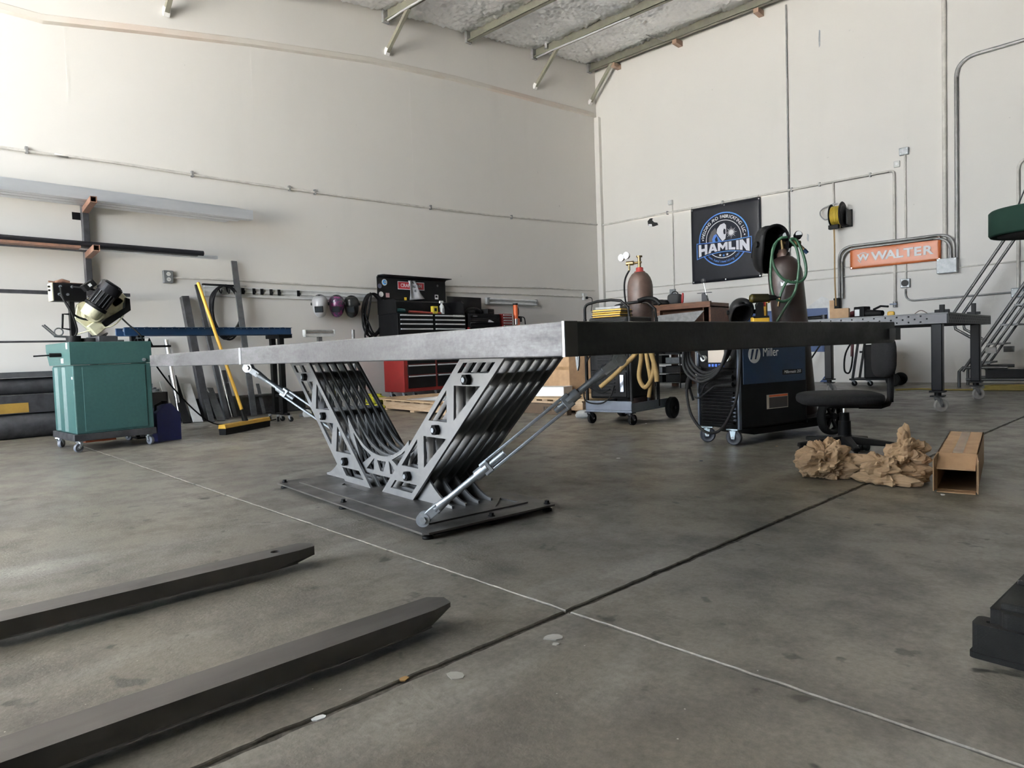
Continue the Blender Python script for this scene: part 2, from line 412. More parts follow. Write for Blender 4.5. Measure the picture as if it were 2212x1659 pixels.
# walls
HW = 7.2
struct(G().mm((-0.2, FRONT_Y, -0.02), (0, 0.2, HW)), 'wall_left', M_wall, 'long cream painted wall on the left with pipes along it')
wall_back = struct(G().mm((0, 0, -0.02), (RIGHT_X, 0.2, HW)), 'wall_back', M_wall, 'cream painted end wall behind the banners')
struct(G().mm((RIGHT_X, FRONT_Y, -0.02), (RIGHT_X+0.2, 0.2, HW)), 'wall_right', mat('dark_grey_partition', (0.10, 0.10, 0.10), 0.7), 'unseen right wall, coloured dark to cut bounced light')  # unseen wall, its dark colour made up to cut bounce onto right-facing sides
g = G(); xs = [-0.2]+[v for d in DOORS for v in d[:2]]+[RIGHT_X+0.2]
for i in range(0, len(xs), 2): g.mm((xs[i], FRONT_Y-0.2, -0.02), (xs[i+1], FRONT_Y, HW))
for x0, x1, h in DOORS: g.mm((x0, FRONT_Y-0.2, h), (x1, FRONT_Y, HW))
struct(g, 'wall_front', M_wall, 'front wall with an open roller doorway behind the camera')
# raised plaster band that steps along the upper left wall
band_px = [(1294, 253), (1155, 215), (985, 170), (800, 130), (541, 92), (300, 63), (90, 40), (0, 15)]
bp = [LW(*p) for p in band_px]; bp[0].y = -0.12; bp.append(V((0, -13.0, 4.5))); bp.append(V((0, FRONT_Y, 4.5)))
g = G()
for i in range(len(bp)-1):
    a, b = bp[i], bp[i+1]; vs = []
    for p in (a, b): vs += [p+V((0, 0, 0.05)), p+V((0.035, 0, 0.03)), p+V((0.045, 0, -0.035)), p+V((0, 0, -0.055))]
    g.add(vs, [(0, 4, 5, 1), (1, 5, 6, 2), (2, 6, 7, 3)])
M_band = mat('pinkish_plaster', (0.62, 0.53, 0.46), 0.7, col2=(0.66, 0.62, 0.56), scale=0.35, amt=(0.45, 0.55), bmp=0.3, bscale=40)
struct(g, 'trim_1', M_band, 'raised plaster band stepping along the upper left wall')
struct(G().mm((0.0, -0.09, 0), (0.12, 0, 5.6)), 'trim_2', M_wall, 'white corner post where the two walls meet', 0.006)
# vertical seams of the wall panels, very thin filler ribs
g = G()
for px, y0, y1 in ((140, 60, 215), (541, 95, 260), (885, 160, 420), (1080, 205, 330)):
    a, b = LW(px, y0), LW(px+3, y1); yy = a.y
    g.mm((0, yy-0.012, b.z), (0.0012, yy+0.012, a.z))
struct(g, 'trim_3', M_wall, 'faint vertical filler seams on the left wall')
# ------------------------------------------------------------------ ceiling: crinkled white foil insulation between purlins
M_foil = mat('white_foil_insulation', (0.97, 0.97, 0.97), 0.4, 0.55, col2=(0.93, 0.94, 0.95), scale=30, bmp=0.6, bscale=26)
g = G(); nx, ny = 330, 380; X1, Y1 = 6.4, -9.0; vs = []
for j in range(ny+1):
    for i in range(nx+1):
        x, y = X1*i/nx, Y1*j/ny
        dz = 0.02*noise.noise(V((x*3.5, y*3.5, 0)))+0.05*abs(noise.noise(V((x*8, y*8, 3))))+0.035*noise.noise(V((x*16, y*16, 7)))
        vs.append((x, y, roof_z(y)-0.03+dz))
g.add(vs, [(j*(nx+1)+i, j*(nx+1)+i+1, (j+1)*(nx+1)+i+1, (j+1)*(nx+1)+i) for j in range(ny) for i in range(nx)], True)
def flat(x0, x1, y0, y1):
    if x1-x0 > 0.01 and y1-y0 > 0.01: g.add([(x0, y0, roof_z(y0)), (x1, y0, roof_z(y0)), (x1, y1, roof_z(y1)), (x0, y1, roof_z(y1))], [(3, 2, 1, 0)])
def tiles(x0, x1, y0, y1, holes):          # flat roof with skylight openings cut out
    ys = sorted({y0, y1}|{v for h in holes for v in (h[2], h[3])})
    for a, b in zip(ys[:-1], ys[1:]):
        hs = sorted(h for h in holes if h[2] < (a+b)/2 < h[3]); x = x0
        for h in hs: flat(x, h[0], a, b); x = h[1]
        flat(x, x1, a, b)
holes = [(x-SKW/2, x+SKW/2, y-SKL/2, y+SKL/2) for x, y in SKYL]
tiles(X1, RIGHT_X, -9.0, 0, [h for h in holes if h[2] > -9.05])
tiles(0, X1, FRONT_Y, -9.0, [h for h in holes if h[1] < X1+0.1]); tiles(X1, RIGHT_X, FRONT_Y, -9.0, [h for h in holes if h[0] > X1-0.1 and h[3] < -8.9])
for x0, x1, y0, y1 in holes:
    z = roof_z((y0+y1)/2)
    for a, b, c, d in ((x0, y0, x1, y0), (x1, y0, x1, y1), (x1, y1, x0, y1), (x0, y1, x0, y0)):
        g.add([(a, b, z-0.2), (c, d, z-0.2), (c, d, z+0.31), (a, b, z+0.31)], [(0, 1, 2, 3)])
for a, b in ((0.2, -9.0), (-9.0, FRONT_Y-0.2)): g.add([(-0.2, a, roof_z(a)+0.16), (RIGHT_X+0.2, a, roof_z(a)+0.16), (RIGHT_X+0.2, b, roof_z(b)+0.16), (-0.2, b, roof_z(b)+0.16)], [(3, 2, 1, 0)])
struct(g, 'ceiling', M_foil, 'sloping roof lined with crinkled white foil insulation')
# ------------------------------------------------------------------ purlins and knee braces
M_purlin = mat('olive_grey_steel', (0.17, 0.165, 0.125), 0.55, 0.3, col2=(0.13, 0.125, 0.1), scale=5)
M_plaster_w = mat('white_sealant', (0.72, 0.71, 0.69), 0.6)
ord_ = ['nearest the corner of the room, along the end wall', 'second out from the end wall', 'third out from the end wall, braceless', 'fourth out from the end wall', 'fifth out, only its wall end in view', 'sixth out, only its brace foot in view']
for k, y in enumerate((-0.20, -1.96, -3.69, -5.45, -7.2, -8.72)):
    t = thing('roof_purlin', 'olive grey steel roof purlin '+ord_[k], 'roof beam', (0, y, 0), group='roof purlins')
    z = roof_z(y)-0.19
    g = G(); g.mm((0.0, -0.008, z), (RIGHT_X, 0.008, z+0.22)); g.mm((0, -0.008, z), (RIGHT_X, -0.07, z+0.010)); g.mm((0, -0.07, z), (RIGHT_X, -0.062, z+0.03))
    g.build('beam', M_purlin, t)
    G().mm((0, -0.09, z-0.02), (0.05, 0.03, z+0.2)).build('wall_bracket', M_galv, t)
    if k != 2 and k != 4:
        zb = {0: 5.88, 1: 5.76, 3: 5.40, 5: 4.92}[k]
        g = G(); g.bar((0.03, -0.03, zb), (0.60, -0.03, z+0.005), 0.055, 0.055); g.build('knee_brace', M_purlin, t)
        G().bar((0.0, -0.03, zb-0.03), (0.06, -0.03, zb+0.05), 0.07, 0.07).build('brace_foot', M_plaster_w, t)
    if k in (1, 3):
        G().tube([(0.1, -0.05, z-0.01), (0.5, -0.07, z-0.012), (1.3, -0.06, z-0.01), (2.2, -0.05, z-0.004)], 0.016, 6).build('foil_flap', M_foil, t)
for k, x in enumerate((0.62, 2.03, 3.62)):
    yb = 0; zt = roof_z(0)-0.19
    solo(G().mm((x-0.045, -0.24, zt-0.10), (x+0.045, 0, zt-0.005)), 'timber_block', mat('brown_timber', (0.20, 0.13, 0.09), 0.7) if k == 0 else bpy.data.materials['brown_timber'],
         'short brown timber block under the end wall purlin, '+['nearest the corner', 'in the middle of three', 'farthest right of three'][k], 'timber block', 'timber blocks on the end wall')
solo(G().tube([BW(1178, 10, -1.96), BW(1290, 40, -1.2), BW(1440, 90, -0.24)], 0.006, 6), 'brace_rod', M_galv, 'thin steel rod strung slanting under the roof purlins', 'rod')
p = BW(1179, 12, -1.9)
solo(G().tube(smooth_path([BW(1176, 10, -2.0), BW(1177, 45, -2.0), BW(1178, 75, -2.0), BW(1180, 105, -2.0)]), 0.02, 7, rs=[0.012+0.022*(i/18) for i in range(19)]), 'foil_strip', M_foil, 'loose strip of torn white foil hanging from the roof', 'foil strip')
# ------------------------------------------------------------------ painted remains on the end wall
M_bluepaint = mat('blue_wall_paint', (0.013, 0.045, 0.145), 0.5, col2=(0.016, 0.05, 0.16), scale=3)
def wallpatch(name, px, m, off):
    ps = [BW(*p) for p in px]; g = G().prism([(p.x, p.z) for p in ps], 0.003, (0, -off, 0), (1, 0, 0), (0, 0, 1)); return g.build(name, m, wall_back)
wallpatch('white_paint_border', [(1440, 672), (1545, 668), (1560, 678), (1620, 657), (1690, 662), (1740, 668), (1775, 640), (1789, 645), (1792, 664), (1792, 720), (1440, 720)], mat('fresh_white_paint', (0.76, 0.76, 0.75), 0.5), 0.002)
wallpatch('blue_paint_panel', [(1445, 683), (1552, 680), (1630, 674), (1660, 672), (1740, 667), (1788, 665), (1790, 700), (1796, 705), (1796, 760), (1445, 760)], M_bluepaint, 0.005)
wallpatch('blue_paint_chip', [(1776, 820), (1782, 812), (1785, 818), (1790, 822), (1797, 826), (1770, 826)], M_bluepaint, 0.005)
# ================================================================== BIG STEEL TABLE
TU, TV = V((0.9916, -0.1296, 0)), V((0.1296, 0.9916, 0)); TC = V((6.03, -10.0, 0)); TRZ = math.atan2(TU.y, TU.x)
def mill(name, light, dark, blotch):
    m, nt, b = _nodes(name)
    f1, _ = noise_fac(nt, 3.2, 6, 0.7, stretch=(0.5, 1, 2.2), lo=0.4, hi=0.66, seed=2)
    f2, _ = noise_fac(nt, 90, 3, 0.6, lo=0.35, hi=0.65)
    f3, _ = noise_fac(nt, 1.1, 3, 0.5, lo=0.42, hi=0.6, seed=6)
    c = mixc(nt, f1, light, dark); c = mixc(nt, f3, c, blotch)
    mul = nt.nodes.new('ShaderNodeMix'); mul.data_type = 'RGBA'; mul.blend_type = 'MULTIPLY'; mul.inputs[0].default_value = 0.5
    nt.links.new(c, mul.inputs[6]); nt.links.new(mixc(nt, f2, (0.75, 0.75, 0.75), (1.2, 1.2, 1.2)), mul.inputs[7])
    nt.links.new(mul.outputs[2], b.inputs['Base Color'])
    b.inputs['Metallic'].default_value = 0.45
    rr = nt.nodes.new('ShaderNodeMapRange'); rr.inputs[3].default_value = 0.38; rr.inputs[4].default_value = 0.6
    nt.links.new(f1, rr.inputs[0]); nt.links.new(rr.outputs[0], b.inputs['Roughness'])
    bump(nt, b, f2, 0.08, 0.002)
    return m
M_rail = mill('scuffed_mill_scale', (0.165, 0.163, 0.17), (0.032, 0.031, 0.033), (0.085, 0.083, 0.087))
M_rail_shade = mill('dark_mill_scale', (0.034, 0.034, 0.033), (0.02, 0.02, 0.0195), (0.027, 0.0265, 0.026))  # rail steel with the unlit side's shade put into its colour
M_plate = mat('laser_cut_plate', (0.34, 0.34, 0.345), 0.42, 0.7, col2=(0.27, 0.27, 0.272), scale=5, rvar=0.08)
M_baseplate = mat('base_plate_steel', (0.15, 0.142, 0.135), 0.42, 0.7, col2=(0.10, 0.095, 0.09), scale=4, rvar=0.1)
M_weld = mat('ground_weld', (0.6, 0.6, 0.62), 0.35, 0.8)
tb = thing('steel_table', 'huge rectangular steel table on leaning laser cut plate legs', 'table', TC, TRZ)
u0, u1, v0, v1, zt, zb = -1.872, 1.925, -0.785, 0.80, 0.758, 0.686
ln = 0.05
def mitre(name, a, b, inward, m):
    a, b, i = V(a), V(b), V(inward); d = (b-a).normalized(); g = G(); vs = []
    for z in (zb, zt): vs += [V((a.x, a.y, z)), V((b.x, b.y, z)), V((b.x, b.y, z))+V((*((i-d)*ln)[:2], 0)), V((a.x, a.y, z))+V((*((i+d)*ln)[:2], 0))]
    g.add(vs, [(3, 2, 1, 0), (4, 5, 6, 7), (0, 1, 5, 4), (2, 3, 7, 6), (1, 2, 6, 5), (3, 0, 4, 7)])
    return g.build(name, m, tb, 0.003)
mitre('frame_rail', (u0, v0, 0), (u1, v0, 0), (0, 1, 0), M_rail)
mitre('frame_rail', (u1, v0, 0), (u1, v1, 0), (-1, 0, 0), M_rail_shade)
mitre('frame_rail', (u1, v1, 0), (u0, v1, 0), (0, -1, 0), M_rail_shade)
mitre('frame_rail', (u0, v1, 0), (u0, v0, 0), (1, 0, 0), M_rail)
G().mm((u0+ln, v0+ln, zt-0.012), (u1-ln, v1-ln, zt-0.002)).build('deck_plate', M_rail_shade, tb)
for uu in (-1.2, -0.45, 0.3, 1.05):
    G().mm((uu, v0+ln, zb+0.005), (uu+0.05, v1-ln, zt-0.012)).build('cross_member', M_rail_shade, tb)
# bright ground weld strips on the front rail
for uu, ww in ((-0.115, 0.03), (1.9185, 0.0065)):
    G().mm((uu, v0-0.0015, zb), (uu+ww, v0+0.01, zt+0.0005)).build('ground_weld_strip', M_weld, tb)
G().mm((u1-0.01, v0-0.0005, zb), (u1+0.0012, v0+0.035, zt+0.0005)).build('ground_corner', mat('dull_ground_steel', (0.09, 0.088, 0.082), 0.45, 0.5), tb)
G().mm((1.925, 0.755, 0.695), (1.945, 0.795, 0.735)).build('end_tab', M_rail_shade, tb)
# small scuffed seams in the rail face
# ---- legs: stacks of slotted parallelogram plates
PB, PT = 0.035, 0.686
def para(s0, s1, t, lean):   # point at fraction s across the leg and height z
    pass
def leg_outline(b0, t0, wd):
    f = lambda s, q: (b0+(t0-b0)*q+wd*s, PB+(PT-PB)*q)
    outer = [f(0, 0), f(1, 0), f(1, 1), f(0, 1)]
    holes = []
    def slot(q0, q1, s0=0.14, s1=0.84): return [f(s0, q0), f(s1, q0), f(s1, q1), f(s0, q1)]
    holes.append(slot(0.05, 0.115, 0.18, 0.86)); holes.append(slot(0.90, 0.965, 0.14, 0.86))
    for q0, q1 in ((0.235, 0.47), (0.58, 0.82)):
        A, B, Cc, D = f(0.12, q0), f(0.86, q0), f(0.86, q1), f(0.12, q1)
        if t0 > b0: # right leaning: strut from upper left to lower right
            holes.append([A, f(0.62, q0), f(0.12, q1-0.03)])
            holes.append([f(0.76, q0+0.015), Cc, f(0.24, q1)])
        else:
            holes.append([f(0.12, q1), f(0.62, q1), f(0.12, q0+0.03)][::-1] if False else [f(0.14, q1), f(0.74, q1), f(0.14+0.02, q0+0.05)])
            holes.append([f(0.86, q1-0.02), f(0.86, q0), f(0.24, q0)])
    return outer, holes, f
SP = 0.05; NP = 7; VF = -0.147
legs = {}
for nm, b0, t0 in (('right', -0.076, 0.645), ('left', -0.486, -1.195)):
    outer, holes, f = leg_outline(b0, t0, 0.292)
    me = G().prism(outer, 0.012, (0, 0, 0), (1, 0, 0), (0, 0, 1), holes).mesh('leg_plate', M_plate)
    for k in range(NP):
        o = inst('leg_plate', me, tb, Matrix.Translation((0, VF+0.006+SP*k, 0)))
    for q in (0.17, 0.525, 0.86):
        cx_, cz_ = f(0.5, q)
        bo = G().cyl((cx_, VF-0.028, cz_), (cx_, VF+SP*(NP-1)+0.03, cz_), 0.011, n=12).build('through_bolt', M_zinc, tb)
        for yy in (VF-0.022, VF+SP*(NP-1)+0.012):
            G().cyl((cx_, yy, cz_), (cx_, yy+0.02, cz_), 0.024, n=6, smooth=False).build('hex_nut', M_black, bo, 0.002)
        for k in range(NP-1):
            G().cyl((cx_, VF+SP*k+0.012, cz_), (cx_, VF+SP*(k+1), cz_), 0.022, n=12, caps=False).build('spacer', M_steel, bo)
# arched tie plates between the legs
uc = -0.115
top = lambda x: 0.205+1.15*x*x+2.2*x**4
xs_ = [-0.36+0.635*i/18 for i in range(19)]
outer = [(uc+x, top(x)) for x in xs_]+[(uc+0.27, 0.24), (uc+0.20, 0.105), (uc-0.20, 0.105), (uc-0.335, 0.27)]
hol = []
for s in (-1, 1):
    hol.append([(uc+s*(0.30 if s < 0 else 0.235), top(0.30 if s < 0 else 0.235)-0.022), (uc+s*0.20, top(0.20)-0.022), (uc+s*0.105, top(0.105)-0.022), (uc+s*0.215, 0.145)])
    hol.append([(uc+s*0.075, top(0.075)-0.024), (uc+s*0.165, 0.125), (uc+s*0.085, 0.125)])
hol.append([(uc-0.045, 0.180), (uc+0.045, 0.180), (uc+0.015, 0.128), (uc-0.015, 0.128)])
me = G().prism(outer, 0.010, (0, 0, 0), (1, 0, 0), (0, 0, 1), hol).mesh('arch_plate', M_plate)
for k in range(5): inst('arch_plate', me, tb, Matrix.Translation((0, VF+SP*k+0.03, 0)))
# curved gusset fins outside each leg
for s in (1, -1):
    def gx_(a): return a if s > 0 else -0.274-a
    o2 = [(gx_(0.18), PB), (gx_(0.50), PB)]+[(gx_(0.50-0.205*t), PB+0.012+0.118*t**1.7) for t in [i/8 for i in range(9)]]+[(gx_(0.28), PB+0.14)]
    me = G().prism(o2, 0.010, (0, 0, 0), (1, 0, 0), (0, 0, 1)).mesh('gusset_fin', M_plate)
    for k in range(4): inst('gusset_fin', me, tb, Matrix.Translation((0, VF+0.03+0.07*k, 0)))
    a, b = sorted((gx_(0.265), gx_(0.30)))
    G().mm((a, VF+0.02, PB+0.12), (b, VF+0.26, PB+0.14)).build('gusset_strip', M_plate, tb)
# base: lower plate, raised upper plate with cut-outs, bolts and levelling feet
b0u, b1u, b0v, b1v = -0.785, 0.745, -0.413, 0.272
ch = 0.02
G().prism([(b0u+ch, b0v), (b1u-ch, b0v), (b1u, b0v+ch), (b1u, b1v-ch), (b1u-ch, b1v), (b0u+ch, b1v), (b0u, b1v-ch), (b0u, b0v+ch)], 0.008, (0, 0, 0.026), (1, 0, 0), (0, 1, 0)).build('base_plate', M_baseplate, tb, 0.0015)
q0, q1, r0, r1 = b0u+0.115, b1u-0.105, b0v+0.085, b1v-0.085
hl = [[(q1-0.03, r1-0.03), (q1-0.03, r1-0.16), (q1-0.16, r1-0.03)], [(q0+0.03, r1-0.03), (q0+0.16, r1-0.03), (q0+0.03, r1-0.16)],
      [(-0.40, r0+0.12), (0.12, r0+0.12), (0.12, r0+0.126), (-0.36, r0+0.126), (-0.33, r0+0.15), (-0.43, r0+0.15)]]
G().prism([(q0, r0), (q1, r0), (q1, r1), (q0, r1)], 0.006, (0, 0, 0.033), (1, 0, 0), (0, 1, 0), hl).build('raised_plate', M_baseplate, tb, 0.001)
G().mm((b0u+0.05, b0v+0.06, 0.008), (b1u-0.03, b1v-0.03, 0.022)).build('under_frame', M_black, tb)
fb = G().cyl((0, 0, 0.03), (0, 0, 0.044), 0.0105, n=6, smooth=False).cyl((0, 0, 0.03), (0, 0, 0.033), 0.015, n=12).mesh('base_bolt', M_black)
ft = G().lathe([(0.0, 0), (0.022, 0), (0.022, 0.008), (0.012, 0.013), (0.007, 0.014), (0.007, 0.024)], n=14).mesh('levelling_foot', M_black)
for x, y in ((b0u+0.035, b0v+0.035), (-0.02, b0v+0.035), (b1u-0.035, b0v+0.035), (b1u-0.035, -0.07), (b1u-0.035, b1v-0.035), (-0.02, b1v-0.035), (b0u+0.035, b1v-0.035), (b0u+0.035, -0.07)):
    if (x, y) != (b1u-0.035, b0v+0.035): inst('base_bolt', fb, tb, Matrix.Translation((x, y, 0)))
    inst('levelling_foot', ft, tb, Matrix.Translation((x, y, 0)))
# turnbuckle tie rods
def turnbuckle(p, q):
    p, q = V(p), V(q); d = (q-p).normalized(); L = (q-p).length
    sd = d.cross(V((0, 0, 1))).normalized(); up = sd.cross(d)
    for a0, a1 in ((0.10, L*0.42), (L*0.68, L-0.10)):
        t = G().cyl(p+d*a0, p+d*a1, 0.0125, n=14).build('tie_rod', M_zinc, tb)
        prof = []; k = a0+0.02
        while k < a1-0.01: prof += [(0.0127, k), (0.0138, k+0.0016), (0.0127, k+0.0032)]; k += 0.0042
        G().lathe(prof, p, d, 12).build('thread', M_zinc, t)
    a, b = p+d*L*0.31, p+d*L*0.76
    b1 = G()
    for s in (-1, 1): b1.bar(a+up*s*0.022, b+up*s*0.022, 0.018, 0.012, up)
    b1.cyl(a-d*0.035, a+d*0.02, 0.022, n=8).cyl(b-d*0.02, b+d*0.035, 0.022, n=8)
    b1.bar(a, a+d*0.035, 0.034, 0.05, up).bar(b-d*0.035, b, 0.034, 0.05, up)
    b1.build('turnbuckle_body', M_zinc, tb, 0.003)
    for e, s in ((p, 1), (q, -1)):
        j = G()
        for w_ in (-1, 1):
            j.cyl(e+sd*w_*0.008, e+sd*w_*0.024, 0.027, n=18)
            j.bar(e+sd*w_*0.016, e+sd*w_*0.012+d*s*0.075, 0.014, 0.034, up)
        j.cyl(e+d*s*0.06, e+d*s*0.125, 0.022, 0.014, n=14)
        jo = j.build('jaw_end', M_zinc, tb, 0.002)
        G().cyl(e-sd*0.034, e+sd*0.034, 0.015, n=6, smooth=False).build('pin_bolt', M_zinc, jo, 0.0015)
        G().bar(e-V((0, 0, 0.02)) if e is p else e+V((0, 0, 0.03)), e, 0.014, 0.04, (sd.cross(V((0, 0, 1))))).build('clevis_lug', M_plate, tb)
turnbuckle((0.665, -0.365, 0.065), (1.18, 0.205, 0.658))
turnbuckle((-0.66, 0.215, 0.065), (-1.18, -0.40, 0.660))
# ================================================================== LEFT WALL AND WHAT STANDS ALONG IT
def caster(parent, loc, r=0.05, w=0.03, ang=0.0, top=None, wm=None, fm=None, swivel=True):
    """fork with its wheel; loc is the floor contact point, top the height of the mounting plate"""
    x, y, z0 = loc; top = top or 2*r+0.04; c, s_ = math.cos(ang), math.sin(ang)
    d = V((c, s_, 0)); n = V((-s_, c, 0)); hub = V((x, y, z0+r)); off = d*(r*0.55 if swivel else 0)
    g = G(); pt = hub-off; pt.z = z0+top
    g.box(pt-V((0, 0, 0.004)), (r*1.5, r*1.3, 0.008), Euler((0, 0, ang)))
    g.cyl(pt-V((0, 0, 0.006)), pt-V((0, 0, 0.022)), r*0.42, n=12)
    for k in (-1, 1):
        a = n*k*(w*0.5+0.006)
        g.prism([(-r*0.55-r*0.35, top-r-0.016), (-r*0.55+r*0.45, top-r-0.016), (r*0.2, -r*0.12), (0.0, -r*0.28), (-r*0.2, -r*0.1)] if swivel else [(-r*0.4, top-r-0.016), (r*0.4, top-r-0.016), (r*0.2, -r*0.2), (-r*0.2, -r*0.2)], 0.004, hub+a, d, (0, 0, 1))
    f = g.build('caster_fork', fm or M_zinc, parent)
    g2 = G().lathe([(r*0.25, -w*0.56), (r*0.28, -w*0.5), (r*0.85, -w*0.42), (r*0.95, -w*0.5), (r, -w*0.35), (r, w*0.35), (r*0.95, w*0.5), (r*0.85, w*0.42), (r*0.28, w*0.5), (r*0.25, w*0.56)], hub, n, 20)
    wh = g2.build('wheel', wm or M_rubber, f)
    G().cyl(hub-n*(w*0.5+0.012), hub+n*(w*0.5+0.012), r*0.14, n=8).build('axle', M_chrome, f)
    return f
# ---- long painted conduit that sags along the left wall
pts = [LW(*p, 0.022) for p in ((0, 318), (120, 334), (240, 350), (500, 390), (800, 432), (1050, 463), (1200, 477), (1290, 485))]
pts.insert(0, V((0.022, FRONT_Y+0.3, 2.93)))
t = thing('conduit_run', 'long painted conduit sagging along the middle of the left wall', 'conduit', (0, 0, 0))
G().tube(smooth_path(pts, 5), 0.015, 8).build('pipe', M_painted_pipe, t)
for px in ((57, 324), (415, 376), (625, 407), (680, 415), (930, 448), (1105, 469)):
    p = LW(*px, 0.02); G().mm((0, p.y-0.012, p.z-0.035), (0.04, p.y+0.012, p.z+0.035)).build('clip', M_galv, t)
# ---- cantilever stock rack
t = thing('wall_stock_rack', 'steel cantilever rack post with rusty square arms on the left wall', 'rack', (0, -9.76, 0))
G().rtube((0.05, 0, 0.05), (0.05, 0, 2.52), 0.06, 0.08, 0.005, (1, 0, 0)).build('post', M_steel, t, 0.003)
G().mm((0.0, -0.11, 2.33), (0.008, -0.03, 2.41)).build('wall_plate', M_black, t)
for z in (2.43, 1.93, 1.43, 0.93):
    G().rtube((0.09, 0, z), (0.70, -0.085, z), 0.062, 0.062, 0.006).build('arm', M_rust, t)
zr = lambda a: a+0.033
def stock(name, y0, y1, x, z, w, h, m, label, round_=False, t_=0.004):
    g = G(); g.pipe((x, y0, z+h/2), (x, y1, z+h/2), h/2, t_) if round_ else g.rtube((x, y0, z+h/2), (x, y1, z+h/2), w, h, t_)
    return solo(g, name, m, label, 'metal stock', 'metal stock on the wall rack')
stock('aluminium_tube', -13.2, -8.02, 0.44, 2.463, 0.10, 0.115, M_alu, 'bright aluminium box tube at the front of the top rack arm, longest of three')
stock('aluminium_tube', -13.2, -8.13, 0.32, 2.463, 0.10, 0.15, M_alu, 'bright aluminium box tube in the middle of the top rack arm')
stock('aluminium_tube', -13.2, -8.22, 0.19, 2.463, 0.12, 0.17, M_alu, 'tall bright aluminium box tube against the wall on the top rack arm')
stock('steel_pipe', -13.2, -8.66, 0.48, 1.964, 0.06, 0.06, mat('black_pipe_lacquer', (0.015, 0.015, 0.018), 0.3), 'black round steel pipe on the second rack arm', True)
stock('steel_tube', -13.2, -8.70, 0.40, 1.964, 0.05, 0.03, M_steel2, 'grey flat steel bar behind the black pipe on the second rack arm')
stock('aluminium_bar', -13.2, -8.43, 0.31, 1.964, 0.08, 0.035, M_alu, 'bright aluminium bar with a pale end on the second rack arm')
stock('steel_tube', -13.2, -9.80, 0.13, 1.964, 0.05, 0.10, M_steel, 'dark square steel tube ending at the rack post on the second arm')
solo(G().mm((0.44, -13.2, 1.935), (0.56, -9.95, 1.962)), 'timber_strip', M_rust, 'brown paper wrapped strip under the black pipe on the second rack arm', 'metal stock', 'metal stock on the wall rack')
stock('steel_bar', -13.2, -9.45, 0.35, 1.464, 0.06, 0.035, M_steel, 'dark flat steel bar on the third rack arm behind the saw')
stock('steel_rod', -13.2, -9.55, 0.40, 0.964, 0.02, 0.02, M_steel, 'thin dark steel rod on the lowest rack arm', True)
# ---- pile of big steel sections on the floor at the far left
def zl(px, py, X): return LW(px, py, X).z
zz = [0.0, 0.245, 0.43, 0.60, 0.66]
nm = ['lowest big dark steel pipe of the pile at the foot of the left wall', 'second big dark steel tube of the floor pile, with a yellow paint mark', 'third dark rounded steel section of the floor pile', 'thin dark steel channel on top of the floor pile']
g = G().tube([(0.36, -13.5, 0.125), (0.36, -9.2, 0.125)], 0.125, 20); solo(g, 'steel_pipe', M_steel, nm[0], 'metal stock', 'steel sections on the floor')
o = solo(G().rtube((0.33, -13.5, 0.345), (0.33, -9.25, 0.345), 0.2, 0.185, 0.008), 'steel_tube', M_steel, nm[1], 'metal stock', 'steel sections on the floor', 0.006)
G().mm((0.428, -11.2, 0.262), (0.4315, -10.47, 0.36)).build('yellow_paint_mark', mat('yellow_mark', (0.30, 0.18, 0.03), 0.6), o)
solo(G().tube([(0.32, -13.5, 0.525), (0.32, -9.3, 0.525)], 0.085, 18), 'steel_pipe', M_steel, nm[2], 'metal stock', 'steel sections on the floor')
solo(G().mm((0.22, -13.5, 0.612), (0.42, -9.35, 0.63)).mm((0.405, -13.5, 0.63), (0.42, -9.35, 0.67)), 'steel_channel', M_steel2, nm[3], 'metal stock', 'steel sections on the floor')
solo(G().rtube((0.12, -13.5, 0.12), (0.12, -9.3, 0.12), 0.2, 0.24, 0.008), 'steel_tube', M_steel, 'dark steel box tube behind the lowest pipe of the floor pile', 'metal stock', 'steel sections on the floor')
# ---- outlet box and lower conduit
M_box = mat('grey_cast_box', (0.20, 0.21, 0.22), 0.5, 0.5)
p = LW(363, 598, 0.03)
t = thing('outlet_box', 'grey surface outlet box on the left wall above the leaning bars', 'outlet', (0, p.y, p.z))
G().mm((0, -0.055, -0.075), (0.05, 0.055, 0.075)).build('box_body', M_box, t, 0.006)
for z in (-0.032, 0.032):
    s = G().cyl((0.05, 0, z), (0.053, 0, z), 0.024, n=16).build('socket', M_white, t)
    G().mm((0.053, -0.01, z-0.006), (0.0535, -0.006, z+0.008)).mm((0.053, 0.006, z-0.006), (0.0535, 0.01, z+0.008)).build('slot', M_print_black, s)
pts = [LW(*q, 0.018) for q in ((372, 600), (500, 605), (620, 612), (820, 623), (964, 630), (1180, 638), (1258, 641))]
solo(G().tube(smooth_path(pts, 4), 0.012, 8), 'conduit', M_painted_pipe, 'thin conduit running from the grey outlet box along the left wall', 'conduit')
pts = [LW(*q, 0.018) for q in ((850, 612), (964, 617), (1180, 622), (1285, 628))]
solo(G().tube(pts, 0.012, 8), 'conduit', M_painted_pipe, 'thin conduit passing behind the open tool chest lid', 'conduit')
p = LW(1263, 641, 0.03)
t = thing('outlet_box', 'small grey outlet box with a black plug near the room corner', 'outlet', (0, p.y, p.z))
G().mm((0, -0.06, -0.07), (0.05, 0.06, 0.07)).build('box_body', M_white, t, 0.005)
G().mm((0.05, 0.0, -0.05), (0.09, 0.04, 0.0)).build('plug', M_blackmatte, t)
G().tube(smooth_path([(0.08, 0.02, -0.02), (0.13, 0.1, -0.03), (0.10, 0.16, -0.12), (0.06, 0.17, -0.3)]), 0.008, 6).build('plug_cord', M_rubber, t)
